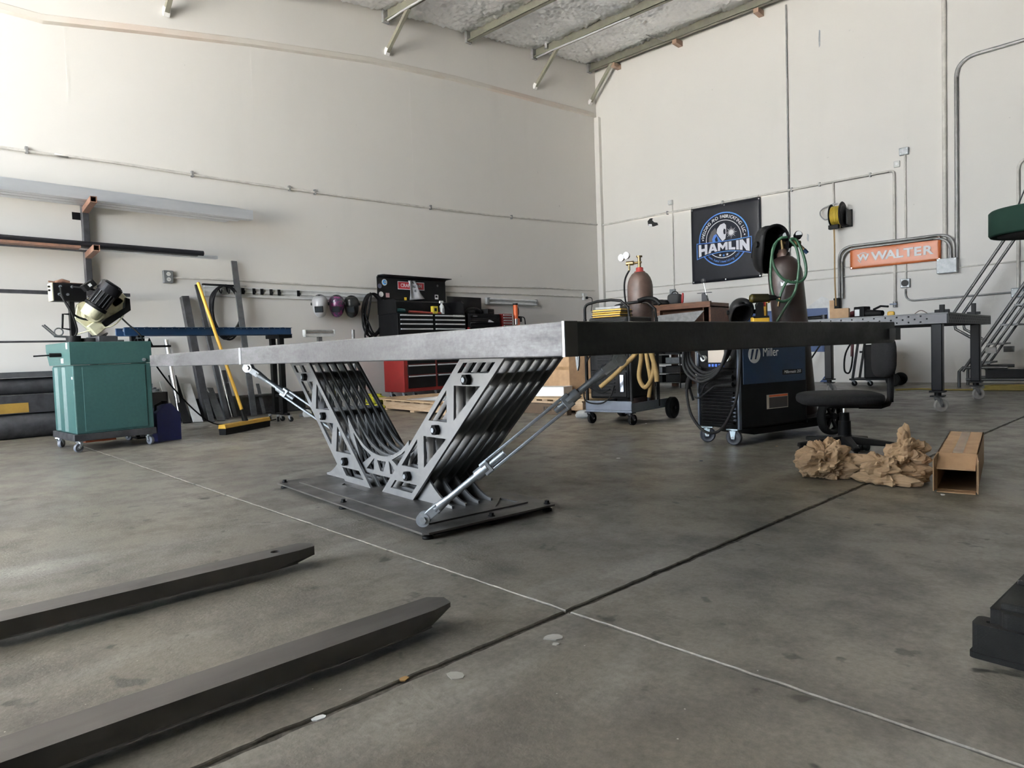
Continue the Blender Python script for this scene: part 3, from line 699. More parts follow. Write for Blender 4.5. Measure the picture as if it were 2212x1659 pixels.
# ---- white slat rail with hooks
t = thing('tool_rail', 'long white slotted tool rail screwed to the left wall', 'rail', (0, 0, 0))
ry0, ry1, rz0, rz1 = -8.48, -5.75, 1.535, 1.668
G().mm((0, ry0, rz0), (0.012, ry1, rz1)).build('back_strip', M_white, t)
for z in (rz0+0.012, (rz0+rz1)/2, rz1-0.012):
    G().mm((0.012, ry0, z-0.011), (0.03, ry1, z+0.011)).build('rail_lip', M_white, t, 0.003)
G().mm((0.0, -8.50, 1.672), (0.05, -8.05, 1.69)).build('top_strip', M_black, t)
for px in ((525, 630), (549, 632), (566, 633), (586, 633), (603, 634), (645, 637)):
    p = LW(*px, 0.04)
    g = G().mm((0.03, p.y-0.018, 1.575), (0.045, p.y+0.018, 1.655)).tube([(0.045, p.y, 1.60), (0.07, p.y, 1.585), (0.085, p.y, 1.60), (0.088, p.y, 1.62)], 0.006, 6)
    g.build('hook', M_blackmatte, t)
for yy in (-8.30, -8.20): G().tube([(0.03, yy, 1.66), (0.05, yy, 1.60), (0.09, yy, 1.57), (0.11, yy, 1.59), (0.112, yy, 1.62)], 0.008, 6).build('hook', M_blackmatte, t)
# ---- coils of black hose
def coil(name, label, cy, cz, ry, rz, x, n, r, jit, cat='hose', loose=None):
    g = G(); pts = []
    for k in range(n*24):
        a = 2*math.pi*k/24; j = k//24
        e = 1+jit*noise.noise(V((j*1.7, math.cos(a), math.sin(a)+cy)))
        pts.append(V((x+0.03*noise.noise(V((k*0.06, j, 3)))+0.012*(j-n/2), cy+ry*e*math.sin(a), cz+rz*math.cos(a)*(e if math.cos(a) < 0 else 1)-0*j)))
    if loose: pts += [V(q) for q in loose]
    g.tube(smooth_path(pts, 2), r, 7)
    return solo(g, name, M_hose_black, label, cat)
coil('hose_coil', 'big coil of black hose hanging from the left end of the white rail', -8.25, 1.345, 0.19, 0.325, 0.10, 5, 0.013, 0.22)
coil('cable_coil', 'coil of black welding cable hanging right of the three helmets', -6.02, 1.34, 0.17, 0.31, 0.13, 7, 0.014, 0.35, 'cable', [(0.15, -6.16, 1.2), (0.14, -6.2, 1.02), (0.13, -6.17, 0.9)])
# ---- welding helmets on the rail
def helmet(name, label, p, m, lens_m, rz=0.0, sc_=1.0, tilt=0.0, group='welding helmets on the rail'):
    t = thing(name, label, 'helmet', p, rz, group)
    def shape(q):
        # front is +X; chin narrows and drops, rear is open
        k = (q.z+0.15)/0.3
        q.y *= 0.80+0.28*k; q.x *= 1.0 if q.x > 0 else 0.55
        if q.z < 0: q.x += 0.03*(-q.z/0.15)
        return q
    g = G(); n, m_ = 24, 14; vs = []
    for i in range(m_+1):
        ph = -math.pi/2*0.98+math.pi*0.98*i/m_
        for k in range(n+1):
            th = math.radians(-125+250*k/n)
            q = V((math.cos(ph)**0.6*math.cos(th)*0.14, math.cos(ph)**0.6*math.sin(th)*0.125, math.sin(ph)*0.165)); vs.append(shape(q))
    g.add(vs, [(i*(n+1)+k, i*(n+1)+k+1, (i+1)*(n+1)+k+1, (i+1)*(n+1)+k) for i in range(m_) for k in range(n)], True)
    R = Euler((0, math.radians(tilt), 0)).to_matrix().to_4x4(); S = Matrix.Scale(sc_, 4)
    g.xf(R @ S); o = g.build('shell', m, t)
    sd = o.modifiers.new('thickness', 'SOLIDIFY'); sd.thickness = 0.006
    f = G().mm((0.112, -0.062, -0.065), (0.150, 0.062, 0.03)).xf(R @ S).build('lens_frame', M_blackmatte, t, 0.006)
    G().mm((0.1495, -0.048, -0.05), (0.152, 0.048, 0.015)).xf(R @ S).build('lens', lens_m, f)
    G().tube(arc((-0.02, 0, 0.06), 0.105, 20, 160, 12, (0, 1, 0), (0, 0, 1)), 0.011, 6).xf(R @ S).build('head_band', M_blackmatte, t)
    for s in (-1, 1): G().cyl((0.0, s*0.118, 0.035), (0.0, s*0.138, 0.035), 0.022, n=12).xf(R @ S).build('adjust_knob', M_blackmatte, t)
    return t
M_grey_pl = mat('grey_helmet_shell', (0.33, 0.33, 0.34), 0.35)
M_purple = mat('purple_printed_shell', (0.035, 0.025, 0.05), 0.25, col2=(0.16, 0.025, 0.10), scale=22, amt=(0.48, 0.56))
for px, m, lab in (((692, 661), M_grey_pl, 'light grey welding helmet hanging first on the white rail'), ((728, 661), M_purple, 'purple patterned welding helmet hanging between grey and dark helmets'), ((760, 662), M_blackmatte, 'glossy dark welding helmet hanging beside the cable coil')):
    p = LW(*px, 0.14)
    helmet('welding_helmet', lab, p, m if m is not M_blackmatte else mat('gloss_dark_shell', (0.02, 0.022, 0.022), 0.18), M_glass, math.radians(-42), 0.92, 18)
# ---- leaning bars and offcuts
def lean(name, top, bot, w, th, m, label, topX=0.05, kind='bar', cat='metal bar'):
    a = LW(*top, topX); b = FL(*bot); b.z = 0.008; d = (a-b).normalized()
    g = G()
    if kind == 'bar': g.bar(b, a, th, w, (0, 1, 0))
    elif kind == 'tube': g.rtube(b, a, th, w, 0.005, (0, 1, 0))
    else: g.pipe(b, a, w/2, 0.004)
    return solo(g, name, m, label, cat, 'offcuts leaning on the left wall', 0.0015)
lean('steel_bar', (505, 564), (549, 899), 0.075, 0.02, M_steel2, 'tallest grey flat steel bar leaning on the wall behind the broom')
lean('square_tube', (398, 641), (448, 908), 0.085, 0.08, M_steel, 'thick dark square tube leaning left of the yellow broom', kind='tube')
lean('steel_bar', (425, 615), (492, 906), 0.05, 0.02, M_steel, 'narrow black bar leaning directly behind the yellow broom handle')
lean('steel_rod', (438, 689), (487, 906), 0.025, 0.025, M_steel2, 'slim grey square rod leaning between square tube and broom')
lean('steel_bar', (556, 829), (571, 895), 0.045, 0.012, M_steel2, 'short grey flat bar leaning right of the tallest bar')
lean('white_board', (349, 824), (376, 913), 0.05, 0.02, M_white, 'narrow white painted board leaning next to the green saw', cat='board')
lean('round_pipe', (359, 735), (391, 914), 0.06, 0.06, M_chrome, 'shiny round pipe leaning beside the green saw', kind='pipe')
lean('steel_plate', (372, 811), (404, 915), 0.09, 0.012, M_blackmatte, 'dark steel plate leaning behind the shiny round pipe')
lean('pale_plate', (401, 829), (428, 913), 0.11, 0.012, mat('pale_oxide_plate', (0.5, 0.5, 0.49), 0.6), 'pale grey steel plate leaning in front of the thick square tube')
lean('steel_bar', (437, 828), (458, 913), 0.06, 0.012, M_steel, 'short dark flat bar leaning just right of the pale plate')
lean('steel_plate', (452, 838), (478, 910), 0.09, 0.012, M_steel2, 'short wide grey plate leaning low under the blue conveyor')
lean('steel_rod', (474, 791), (501, 903), 0.014, 0.014, M_chrome, 'thin bright steel rod leaning near the broom head', kind='pipe')
lean('steel_rod', (433, 815), (481, 904), 0.016, 0.016, M_chrome, 'thin bright rod slanting across the low plates', kind='pipe')
lean('steel_bar', (483, 800), (509, 902), 0.05, 0.012, M_steel, 'dark flat bar leaning hidden behind the broom handle foot')
lean('steel_plate', (466, 850), (487, 906), 0.08, 0.012, M_steel, 'low dark plate leaning between thin rods')
lean('steel_bar', (384, 850), (408, 914), 0.05, 0.012, M_steel2, 'low grey flat bar leaning behind the pale plate')
# channel lying along the wall
g = G().mm((0.05, -8.75, 0.0), (0.09, -7.2, 0.26)).mm((0.09, -8.75, 0.0), (0.20, -7.2, 0.025)).mm((0.09, -8.75, 0.235), (0.20, -7.2, 0.26))
solo(g, 'steel_channel', M_steel, 'dark steel channel lying along the wall behind leaning bars', 'metal stock')
# bin of aluminium offcuts and the blue jug by the saw
t = thing('offcut_bin', 'dark steel bin full of aluminium offcuts beside the saw', 'bin', (1.33, -9.62, 0))
g = G()
for a, b in (((-0.12, -0.12, 0), (0.12, -0.11, 0.42)), ((-0.12, 0.11, 0), (0.12, 0.12, 0.42)), ((-0.12, -0.12, 0), (-0.11, 0.12, 0.42)), ((0.11, -0.12, 0), (0.12, 0.12, 0.42)), ((-0.12, -0.12, 0), (0.12, 0.12, 0.01))): g.mm(a, b)
g.build('bin_body', mat('brown_black_steel', (0.05, 0.045, 0.045), 0.5, 0.4), t)
k = 0
for x, y, z, L in ((0.05, -0.07, 0.40, 0.09), (0.04, 0.02, 0.37, 0.11), (-0.02, 0.07, 0.36, 0.10), (-0.06, -0.05, 0.42, 0.12), (0.0, -0.02, 0.45, 0.09), (-0.05, 0.05, 0.39, 0.13)):
    k += 1
    solo(G().rtube((x+1.33-L/2, y-9.62, z+0.03), (x+1.33+L/2, y-9.62+0.01, z+0.035), 0.05, 0.05, 0.004), 'aluminium_offcut', M_alu, 'short square aluminium offcut piled in the dark bin', 'offcut', 'aluminium offcuts in the bin')
t = thing('plastic_jug', 'dark blue plastic jug on the floor behind the saw cart', 'jug', (2.10, -9.77, 0), math.radians(10))
g = G().prism([(-0.11, 0), (0.11, 0), (0.115, 0.24), (0.03, 0.34), (-0.02, 0.34), (-0.11, 0.26)], 0.13, (0, 0, 0), (0, 1, 0), (0, 0, 1)); g.build('jug_body', mat('blue_jug_plastic', (0.007, 0.011, 0.085), 0.4), t, 0.012)
G().cyl((0, 0.005, 0.335), (0, 0.005, 0.365), 0.028, n=14).build('cap', M_blackmatte, t)
G().tube([(0, -0.085, 0.26), (0, -0.08, 0.325), (0, -0.03, 0.345)], 0.012, 7).build('jug_handle', M_blackmatte, t)
# ---- blue roller conveyor on black legs
t = thing('roller_conveyor', 'blue roller conveyor beam on black caster legs behind the table', 'conveyor', (1.5, -8.2, 0))
L0, L1 = -1.70, 0.02
for dx in (-0.19, 0.05):
    G().mm((dx, L0, 0.985), (dx+0.025, L1, 1.062)).mm((dx, L0, 0.985), (dx+0.05, L1, 0.99)).mm((dx, L0, 1.057), (dx+0.05, L1, 1.062)).build('side_channel', M_blue, t)
yy = L0+0.08
while yy < L1:
    G().cyl((-0.165, yy, 1.045), (0.05, yy, 1.045), 0.024, n=10).build('roller', M_galv, t); yy += 0.13
g = G(); yy = L0+0.05
for i in range(26): g.cyl((0.075, L0+0.05+i*0.064, 1.05), (0.0765, L0+0.05+i*0.064, 1.05), 0.005, n=6)
o = g.build('rivet', M_zinc, t); o['kind'] = 'stuff'
for yy in (L1-0.06, ):
    G().mm((-0.22, yy-0.10, 0.945), (0.09, yy+0.06, 0.985)).build('cross_head', M_black, t)
    for dx in (-0.16, 0.03):
        G().mm((dx-0.028, yy-0.028-0.05, 0.09), (dx+0.028, yy+0.028-0.05, 0.96)).build('leg', M_black, t, 0.003)
        b_ = G().mm((dx-0.10, yy-0.065, 0.075), (dx+0.10, yy-0.035, 0.10)).build('foot_bar', M_black, t)
        for e in (-1, 1): caster(t, (dx+e*0.09, yy-0.05+e*0.03, 0), 0.028, 0.02, 0.4*e, 0.077, M_rubber)
    G().mm((-0.16, yy-0.065, 0.28), (0.03, yy-0.035, 0.31)).build('cross_brace', M_black, t)
for dx in (-0.16, 0.03):
    G().mm((dx-0.028, L0+0.12, 0.03), (dx+0.028, L0+0.18, 0.985)).build('leg', M_black, t, 0.003)
    G().mm((dx-0.08, L0+0.11, 0.0), (dx+0.08, L0+0.19, 0.03)).build('foot_bar', M_black, t)
# black tray bar with small brackets next to the saw
t = thing('bracket_bar', 'black bar with two pointed brackets beside the green saw', 'bracket', (1.62, -9.87, 0))
G().mm((-0.01, 0, 0.865), (0.02, 0.36, 0.885)).build('bar', M_black, t)
for y in (0.05, 0.17): G().prism([(y-0.03, 0.885), (y+0.03, 0.885), (y, 0.96)], 0.012, (0, 0, 0), (0, 1, 0), (0, 0, 1)).build('pointed_bracket', M_black, t)
G().tube([(0, 0.05, 0.955), (0, 0.17, 0.96)], 0.004, 6).build('tie_wire', M_zinc, t)
G().mm((-0.015, 0.0, 0), (0.015, 0.03, 0.885)).build('stand', M_black, t)
G().mm((-0.1, -0.02, 0), (0.1, 0.05, 0.012)).build('foot', M_black, t)
# ---- yellow push broom
t = thing('push_broom', 'yellow push broom with black bristles leaning on the conveyor', 'broom', (0, 0, 0))
bl, br = FL(481, 940), FL(577, 921); bc = (bl+br)/2; bd = (br-bl).normalized(); bn = V((bd.y, -bd.x, 0))
L = (br-bl).length
pr = [(-0.035, 0.0), (0.035, 0.0), (0.04, 0.06), (0.034, 0.062), (-0.034, 0.062), (-0.04, 0.06)]
g = G().prism(pr, L, bc, bn, (0, 0, 1)); g.build('bristles', M_rubber, t)
G().prism([(-0.042, 0.062), (0.042, 0.062), (0.034, 0.10), (-0.034, 0.10)], L+0.01, bc, bn, (0, 0, 1)).build('broom_block', M_yellow, t, 0.006)
h0 = bc+V((0, 0, 0.10)); h1 = ON(428, 611, 0, 1.40)
hd = (h1-h0).normalized()
G().cyl(h0-V((0, 0, 0.01)), h0+hd*0.12, 0.03, 0.02, n=12).build('socket', M_blackmatte, t)
G().tube([h0+hd*0.06, h0+(h1-h0)*0.5, h1], 0.017, 10).build('handle', M_yellow, t)
# cord across the floor from the saw to the conveyor
solo(G().tube(smooth_path([V((2.02, -9.9, 0.9)), V((2.0, -9.82, 0.75)), V((1.98, -9.6, 0.42)), V((1.93, -9.3, 0.12)), FL(500, 916, 0.01), FL(560, 912, 0.008), FL(600, 905, 0.008)], 6), 0.007, 6), 'extension_lead', M_rubber, 'black power cord drooping from the saw to the floor', 'cord')
# ---- white bucket, grey roller stand, yellow gloves
t = thing('plastic_bucket', 'white plastic bucket on the floor behind the left table leg', 'bucket', (0.55, -7.15, 0))
G().lathe([(0.0, 0.005), (0.125, 0.005), (0.13, 0.0), (0.15, 0.34), (0.16, 0.345), (0.16, 0.36), (0.143, 0.362), (0.122, 0.012)], n=24).build('pail', mat('grey_white_plastic', (0.45, 0.45, 0.44), 0.5), t)
G().tube(arc((0, 0, 0.33), 0.158, 200, 340, 10, (0, 1, 0), (0, 0, 1)), 0.003, 5).build('bail_handle', M_zinc, t)
G().lathe([(0.145, 0.27), (0.152, 0.275), (0.152, 0.285), (0.145, 0.29)], n=24).build('rib', mat('grey_white_plastic_rib', (0.42, 0.42, 0.41), 0.5), t)
t = thing('roller_stand', 'grey single roller stand standing behind the table edge', 'roller stand', LW(690, 730, 1.3).xy.to_3d())
G().mm((-0.02, -0.025, 0.05), (0.02, 0.025, 0.98)).build('post', M_galv, t)
G().mm((-0.03, -0.20, 0.965), (0.03, 0.20, 1.0)).build('cradle', M_white, t)
G().cyl((0, -0.18, 1.025), (0, 0.18, 1.025), 0.026, n=16).build('roller', M_chrome, t)
for s in (-1, 1): G().mm((-0.03, s*0.2-0.006, 0.98), (0.03, s*0.2+0.006, 1.05)).build('end_plate', M_white, t)
for a in (0, 120, 240):
    c, s = math.cos(math.radians(a)), math.sin(math.radians(a)); G().bar((0, 0, 0.08), (0.28*c, 0.28*s, 0.015), 0.03, 0.03).build('leg', M_galv, t)
def glove(name, label, loc, rz, m, sc_=1.0):
    t = thing(name, label, 'glove', loc, rz)
    g = G(); g.blob((0, 0, 0.03), (0.06, 0.05, 0.03), 12, 8, 0.8)
    for k, (dy, L) in enumerate(((-0.036, 0.075), (-0.012, 0.09), (0.012, 0.088), (0.036, 0.07))):
        g.tube([(0.03, dy, 0.03), (0.06+L*0.4, dy*1.2, 0.045-0.004*k), (0.05+L, dy*1.35, 0.022)], 0.013, 8)
    g.tube([(-0.02, -0.04, 0.03), (0.02, -0.075, 0.035), (0.055, -0.085, 0.02)], 0.014, 8)
    g.xf(Matrix.Scale(sc_, 4)); g.build('hand', m, t)
    G().cyl((-0.04*sc_, 0, 0.03*sc_), (-0.12*sc_, 0.005, 0.035*sc_), 0.042*sc_, 0.05*sc_, n=14).build('cuff', M_white, t)
    return t
M_lime = mat('lime_yellow_fabric', (0.65, 0.62, 0.04), 0.8)
glove('work_glove', 'yellow work glove on the floor in front of the bucket', V((1.15, -7.75, 0)), 2.4, M_lime, 1.1)
glove('work_glove', 'yellow work glove lying behind the left leg plates', V((1.20, -6.90, 0)), 0.6, M_lime, 1.5)
# crumpled hi-vis vest and cone-like pile
g = G().blob((0, 0, 0.08), (0.20, 0.26, 0.10), 24, 14, 1.0, lambda q: q*(1+0.35*noise.noise(q*14)+0.2*noise.noise(q*31)))
solo(g, 'safety_vest', M_lime, 'crumpled yellow safety vest in a heap by the pallet', 'vest', loc=(0.95, -6.75, 0.02))

p = ON(763, 730, 0, 1.1); t = thing('pipe_stand', 'thin grey upright pipe standing left of the black tool chest', 'pipe', (p.x, p.y, 0))
G().cyl((0, 0, 0.012), (0, 0, 1.06), 0.022, n=12).build('pipe', M_galv, t); G().cyl((0, 0, 0), (0, 0, 0.014), 0.14, n=20).build('foot_disc', M_steel, t)
# ================================================================== GREEN BAND SAW
M_teal = mat('teal_hammer_enamel', (0.033, 0.092, 0.088), 0.42, col2=(0.028, 0.08, 0.077), scale=40, bmp=0.15, bscale=180)
M_cream = mat('oily_cream_casting', (0.62, 0.59, 0.42), 0.5, col2=(0.30, 0.27, 0.17), scale=14, amt=(0.5, 0.7))
t = thing('band_saw', 'teal metal cutting band saw on a caster base with black motor', 'band saw', (2.0, -10.235, 0))
x0, x1, y0, y1 = -0.34, 0.30, -0.30, 0.305
G().mm((x0-0.01, y0-0.012, 0.092), (x1+0.012, y1+0.012, 0.148)).build('base_tray', M_steel, t, 0.004)
cab = G().mm((x0+0.02, y0+0.01, 0.148), (x1, y1, 0.715)).build('cabinet', M_teal, t, 0.008)
G().mm((x1, y0+0.075, 0.165), (x1+0.006, y1-0.05, 0.70)).build('door_panel', M_teal, cab, 0.003)
for y in (-0.17, 0.06):
    pass
for xx in (-0.21, 0.02): G().prism([(xx-0.05, 0), (xx-0.03, 0.02), (xx+0.03, 0.02), (xx+0.05, 0)], 0.54, (0, y0+0.01, 0.43), (1, 0, 0), (0, -1, 0)).build('pressed_rib', M_teal, cab)
hd = G().prism([(x0-0.09, 0.905), (x0-0.09, 0.84), (x0-0.005, 0.718), (x1+0.012, 0.718), (x1+0.012, 0.905)], y1-y0+0.012, (0, (y0+y1)/2, 0), (1, 0, 0), (0, 0, 1)).build('coolant_pan', M_teal, t, 0.006)
G().cyl((x1+0.012, y1-0.06, 0.745), (x1+0.028, y1-0.06, 0.745), 0.014, n=12).build('drain_knob', M_zinc, hd)
G().mm((x1-0.09, y0-0.0075, 0.85), (x1-0.05, y0-0.006, 0.90)).build('sticker', M_print_white, hd)
G().mm((x1-0.26, y0-0.0075, 0.735), (x1-0.19, y0-0.006, 0.775)).build('sticker', M_print_white, hd)
G().mm((x1-0.05, y0+0.0085, 0.60), (x1-0.02, y0+0.0095, 0.62)).build('sticker', M_print_white, cab)
h = G().cyl((x1-0.25, y0-0.006, 0.805), (x1-0.25, y0-0.09, 0.805), 0.017, n=12).cyl((x1-0.25, y0-0.09, 0.805), (x1-0.25, y0-0.20, 0.80), 0.006, n=8).build('vise_handle', M_black, hd)
for (cx_, cy_, a) in ((x1-0.02, y0+0.02, -1.2), (x1-0.03, y1-0.03, 0.3), (x0+0.06, y0+0.03, 2.4), (x0+0.06, y1-0.03, 0.5)):
    caster(t, (cx_, cy_, 0), 0.036, 0.028, a, 0.092, mat('grey_caster_tyre', (0.16, 0.17, 0.2), 0.5))
G().mm((x0+0.12, y0+0.12, 0.055), (x1-0.2, y1-0.25, 0.07)).build('under_brace', mat('dull_orange', (0.35, 0.08, 0.03), 0.6), t)
# vise bed and turntable
G().cyl((-0.05, -0.03, 0.90), (-0.05, -0.03, 0.945), 0.13, n=28).build('turntable', M_blackmatte, t)
G().mm((-0.20, -0.05, 0.905), (0.16, 0.10, 0.96)).build('vise_bed', M_steel, t, 0.006)
G().cyl((0.02, -0.20, 0.905), (0.02, -0.20, 0.965), 0.055, n=20).build('pivot_cap', M_blackmatte, t)
G().tube([(-0.1, 0.02, 0.955), (0.05, 0.05, 0.985), (0.15, 0.0, 0.955)], 0.008, 6).build('vise_handle_rod', M_black, t)
# control box on a post
G().mm((-0.03, -0.215, 0.90), (0.02, -0.175, 1.28)).build('control_post', M_black, t, 0.003)
cb = G().mm((-0.06, -0.335, 1.255), (0.07, -0.095, 1.405)).build('control_box', M_black, t, 0.004)
G().mm((-0.058, -0.345, 1.255), (0.068, -0.334, 1.405)).build('control_face', M_cream, cb, 0.003)
for z in (1.375, 1.345): G().cyl((0.02, -0.345, z), (0.02, -0.36, z), 0.009, n=10).build('switch_button', M_blackmatte, cb)
for (yy, z) in ((-0.285, 1.375), (-0.20, 1.375), (-0.295, 1.31), (-0.235, 1.31)): G().cyl((0.07, yy, z), (0.082, yy, z), 0.011, n=10).build('cable_gland', M_zinc, cb)
g = G().tube(smooth_path([(-0.0, -0.35, 1.42), (0.0, -0.22, 1.412), (0.0, -0.10, 1.41)]), 0.007, 6).tube([(0.0, -0.30, 1.41), (0, -0.25, 1.43), (0, -0.2, 1.415)], 0.018, 8); g.build('rag', M_rust, cb)
def cable(pts, r=0.0075, m=None): G().tube(smooth_path(pts, 5), r, 7).build('cable', m or M_rubber, t)
cable([(0.085, -0.285, 1.37), (0.12, -0.28, 1.27), (0.12, -0.2, 1.13), (0.12, -0.06, 1.10), (0.12, 0.02, 1.2), (0.11, 0.05, 1.31)], 0.009)
cable([(0.085, -0.20, 1.375), (0.14, -0.1, 1.36), (0.10, 0.0, 1.34)])
cable([(0.085, -0.295, 1.31), (0.14, -0.24, 1.18), (0.10, -0.19, 1.02), (0.06, -0.2, 0.96)])
cable([(0.06, 0.13, 1.16), (0.12, 0.2, 1.06), (0.18, 0.28, 0.95), (0.1, 0.34, 0.80)])
cable([(0.0, -0.17, 0.98), (0.08, -0.05, 1.02), (0.12, 0.08, 1.05), (0.08, 0.18, 1.14)], 0.006, M_cream)
G().tube([(0.0, -0.21, 1.15), (0.0, -0.262, 1.15), (0, -0.272, 1.03), (0, -0.21, 1.02)], 0.009, 6).build('lift_handle', M_black, t)
G().tube(arc((0.0, -0.30, 1.0), 0.032, 0, 360, 14, (0, 1, 0), (0, 0, 1)), 0.006, 6).cyl((0.0, -0.31, 0.965), (0, -0.40, 1.06), 0.006, n=8).cyl((0.0, -0.325, 0.96), (0, -0.415, 1.055), 0.006, n=8).cyl((0.0, -0.335, 0.965), (0.0, -0.19, 0.955), 0.009, n=8).build('crank_lever', M_steel2, t)
# saw bow, tilted up: frame in its own tilted axes (along the bow d, across n)
A = math.radians(38); d = V((0, math.cos(A), math.sin(A))); n = V((0, -math.sin(A), math.cos(A))); B = V((0.03, -0.10, 1.0))
Pq = lambda a, b, c=0.0: B+d*a+n*b+V((c, 0, 0))
def obox(a0, a1, b0, b1, c0, c1):
    return G().box(Pq((a0+a1)/2, (b0+b1)/2, (c0+c1)/2), (c1-c0, a1-a0, b1-b0), Matrix((V((1, 0, 0)), d, n)).transposed())
G().prism([(0.02, 0.02), (0.34, -0.02), (0.40, 0.04), (0.36, 0.20), (0.10, 0.22), (0.0, 0.14)], 0.06, Pq(0, 0, 0.0), d, n).build('saw_frame', M_cream, t, 0.008)
G().prism([(0.06, -0.05), (0.38, -0.06), (0.44, 0.02), (0.42, 0.05), (0.36, -0.015), (0.05, 0.0)], 0.09, Pq(0, 0, 0.02), d, n).build('blade_guard', M_black, t, 0.004)
obox(0.02, 0.12, -0.06, 0.04, -0.05, 0.08).build('blade_guide', M_cream, t, 0.006)
obox(0.30, 0.44, 0.02, 0.16, -0.04, 0.03).build('wheel_cover', M_cream, t, 0.01)
gb = G().cyl(Pq(0.12, 0.10, 0.03), Pq(0.12, 0.10, 0.11), 0.075, n=20).build('gear_case', M_cream, t, 0.006)
mdir = (d*0.82+V((0.35, 0, 0.45))).normalized(); m0 = Pq(0.10, 0.11, 0.08)
G().cyl(m0-mdir*0.02, m0+mdir*0.07, 0.07, 0.078, n=24).build('gear_neck', M_cream, t)
G().cyl(m0+mdir*0.065, m0+mdir*0.09, 0.092, n=24).build('motor_flange', M_blackmatte, t)
mo = G().cyl(m0+mdir*0.08, m0+mdir*0.24, 0.072, n=24).build('motor_body', M_blackmatte, t)
s1 = mdir.cross(V((1, 0, 0))).normalized(); s2 = mdir.cross(s1)
fin = 0
for k in range(16):
    a = 2*math.pi*k/16; r_ = s1*math.cos(a)+s2*math.sin(a)
    G().bar(m0+mdir*0.10+r_*0.077, m0+mdir*0.225+r_*0.077, 0.004, 0.012, r_).build('cooling_fin', mat('grey_fin', (0.05, 0.05, 0.055), 0.35) if k == 0 else bpy.data.materials['grey_fin'], mo)
cw = G().cyl(m0+mdir*0.225, m0+mdir*0.30, 0.092, n=28).cyl(m0+mdir*0.30, m0+mdir*0.312, 0.090, 0.076, n=28).build('fan_cowl', mat('gloss_black_cowl', (0.012, 0.012, 0.014), 0.22), t)
for rr in (0.025, 0.045, 0.063): G().tube([m0+mdir*0.314+(s1*math.cos(a)+s2*math.sin(a))*rr for a in [2*math.pi*i/20 for i in range(20)]], 0.003, 5, True).build('grille_ring', M_blackmatte, cw)
jb = m0+mdir*0.17+n*0.07-V((0, 0.03, -0.01))
G().box(jb+V((0.0, -0.03, 0.035)), (0.085, 0.10, 0.06), Matrix((V((1, 0, 0)), mdir-V((mdir.x, 0, 0)), n)).transposed() if False else Matrix((V((1, 0, 0)), d, n)).transposed()).build('terminal_box', M_blackmatte, t, 0.006)
G().box(jb+V((0.0435, -0.03, 0.035)), (0.001, 0.025, 0.025), Matrix((V((1, 0, 0)), d, n)).transposed()).build('warning_label', M_print_white, t)
# ================================================================== TOOL CHESTS ALONG THE LEFT WALL
def drawer(parent, xf, ya, yb, za, zb, m, hm=None, full=True):
    dr = G().mm((xf, ya, za), (xf+0.012, yb, zb)).build('drawer', m, parent, 0.002)
    G().mm((xf+0.012, ya+0.01, zb-0.026), (xf+0.03, yb-0.01, zb-0.006)).build('drawer_pull', hm or M_alu, dr, 0.003)
t = thing('rolling_tool_cabinet', 'red rolling tool cabinet with black drawers under the black chest', 'tool cabinet', (0.40, -5.27, 0))
W = 0.62
G().mm((-0.25, -W, 0.155), (0.24, W, 0.985)).build('cabinet_body', M_red, t, 0.006)
G().mm((-0.25, -W, 0.985), (0.25, W, 1.0)).build('top_mat', M_blackmatte, t)
for i, (ya, yb) in enumerate(((-W+0.07, -0.02), (0.02, W-0.04))):
    z = 0.21
    for hgt in (0.20, 0.16, 0.13, 0.11, 0.09):
        drawer(t, 0.24, ya, yb, z, z+hgt-0.008, M_black); z += hgt
for a in (-W+0.09, -W+0.28, 0.1, W-0.09): caster(t, (0.14, a, 0), 0.06, 0.03, 0.2, 0.155)
for a in (-W+0.09, W-0.09): caster(t, (-0.17, a, 0), 0.06, 0.03, 0.2, 0.155)
# upper chest with open lid
t = thing('tool_chest', 'wide black tool chest with its stickered lid standing open', 'tool chest', (0.40, -5.27, 1.0))
W = 0.68
G().mm((-0.25, -W, 0.0), (0.22, W, 0.33)).build('chest_body', M_black, t, 0.005)
for s in (-1, 1):
    pr = [(-0.25, 0.33), (0.20, 0.33), (0.20, 0.50), (0.14, 0.545), (-0.25, 0.545)]
    G().prism(pr, 0.02, (0, s*(W-0.01), 0), (1, 0, 0), (0, 0, 1)).build('end_panel', M_black, t, 0.004)
G().mm((-0.26, -W, 0.33), (-0.24, W, 0.545)).build('back_panel', M_black, t)
for ya, yb in ((-W+0.03, -0.02), (0.02, W-0.03)):
    z = 0.03
    for hgt in (0.085, 0.075, 0.065, 0.065): drawer(t, 0.22, ya, yb, z, z+hgt-0.006, M_black); z += hgt
lid = G().mm((-0.285, -W+0.02, 0.565), (-0.265, W+0.02, 0.915)).build('lid', M_black, t, 0.003)
G().prism([(-0.285, 0.90), (-0.25, 0.935), (-0.10, 0.93), (-0.10, 0.92), (-0.24, 0.915), (-0.265, 0.895)], 2*W, (0, 0.02, 0), (1, 0, 0), (0, 0, 1)).build('lid_flange', M_black, lid)
XL = -0.2645
G().mm((XL-0.001, -0.28, 0.735), (XL+0.001, 0.25, 0.86)).build('brand_border', M_alu, lid)
G().mm((XL-0.001, -0.27, 0.745), (XL+0.0015, 0.24, 0.85)).build('brand_plate', M_print_red, lid)
text('brand_lettering', 'CRAFTSMAN', M_print_white, lid, 0.075, (XL+0.002, -0.015, 0.797), (0, 1, 0), (0, 0, 1), 0.0005, 0.0015, sx=0.98)
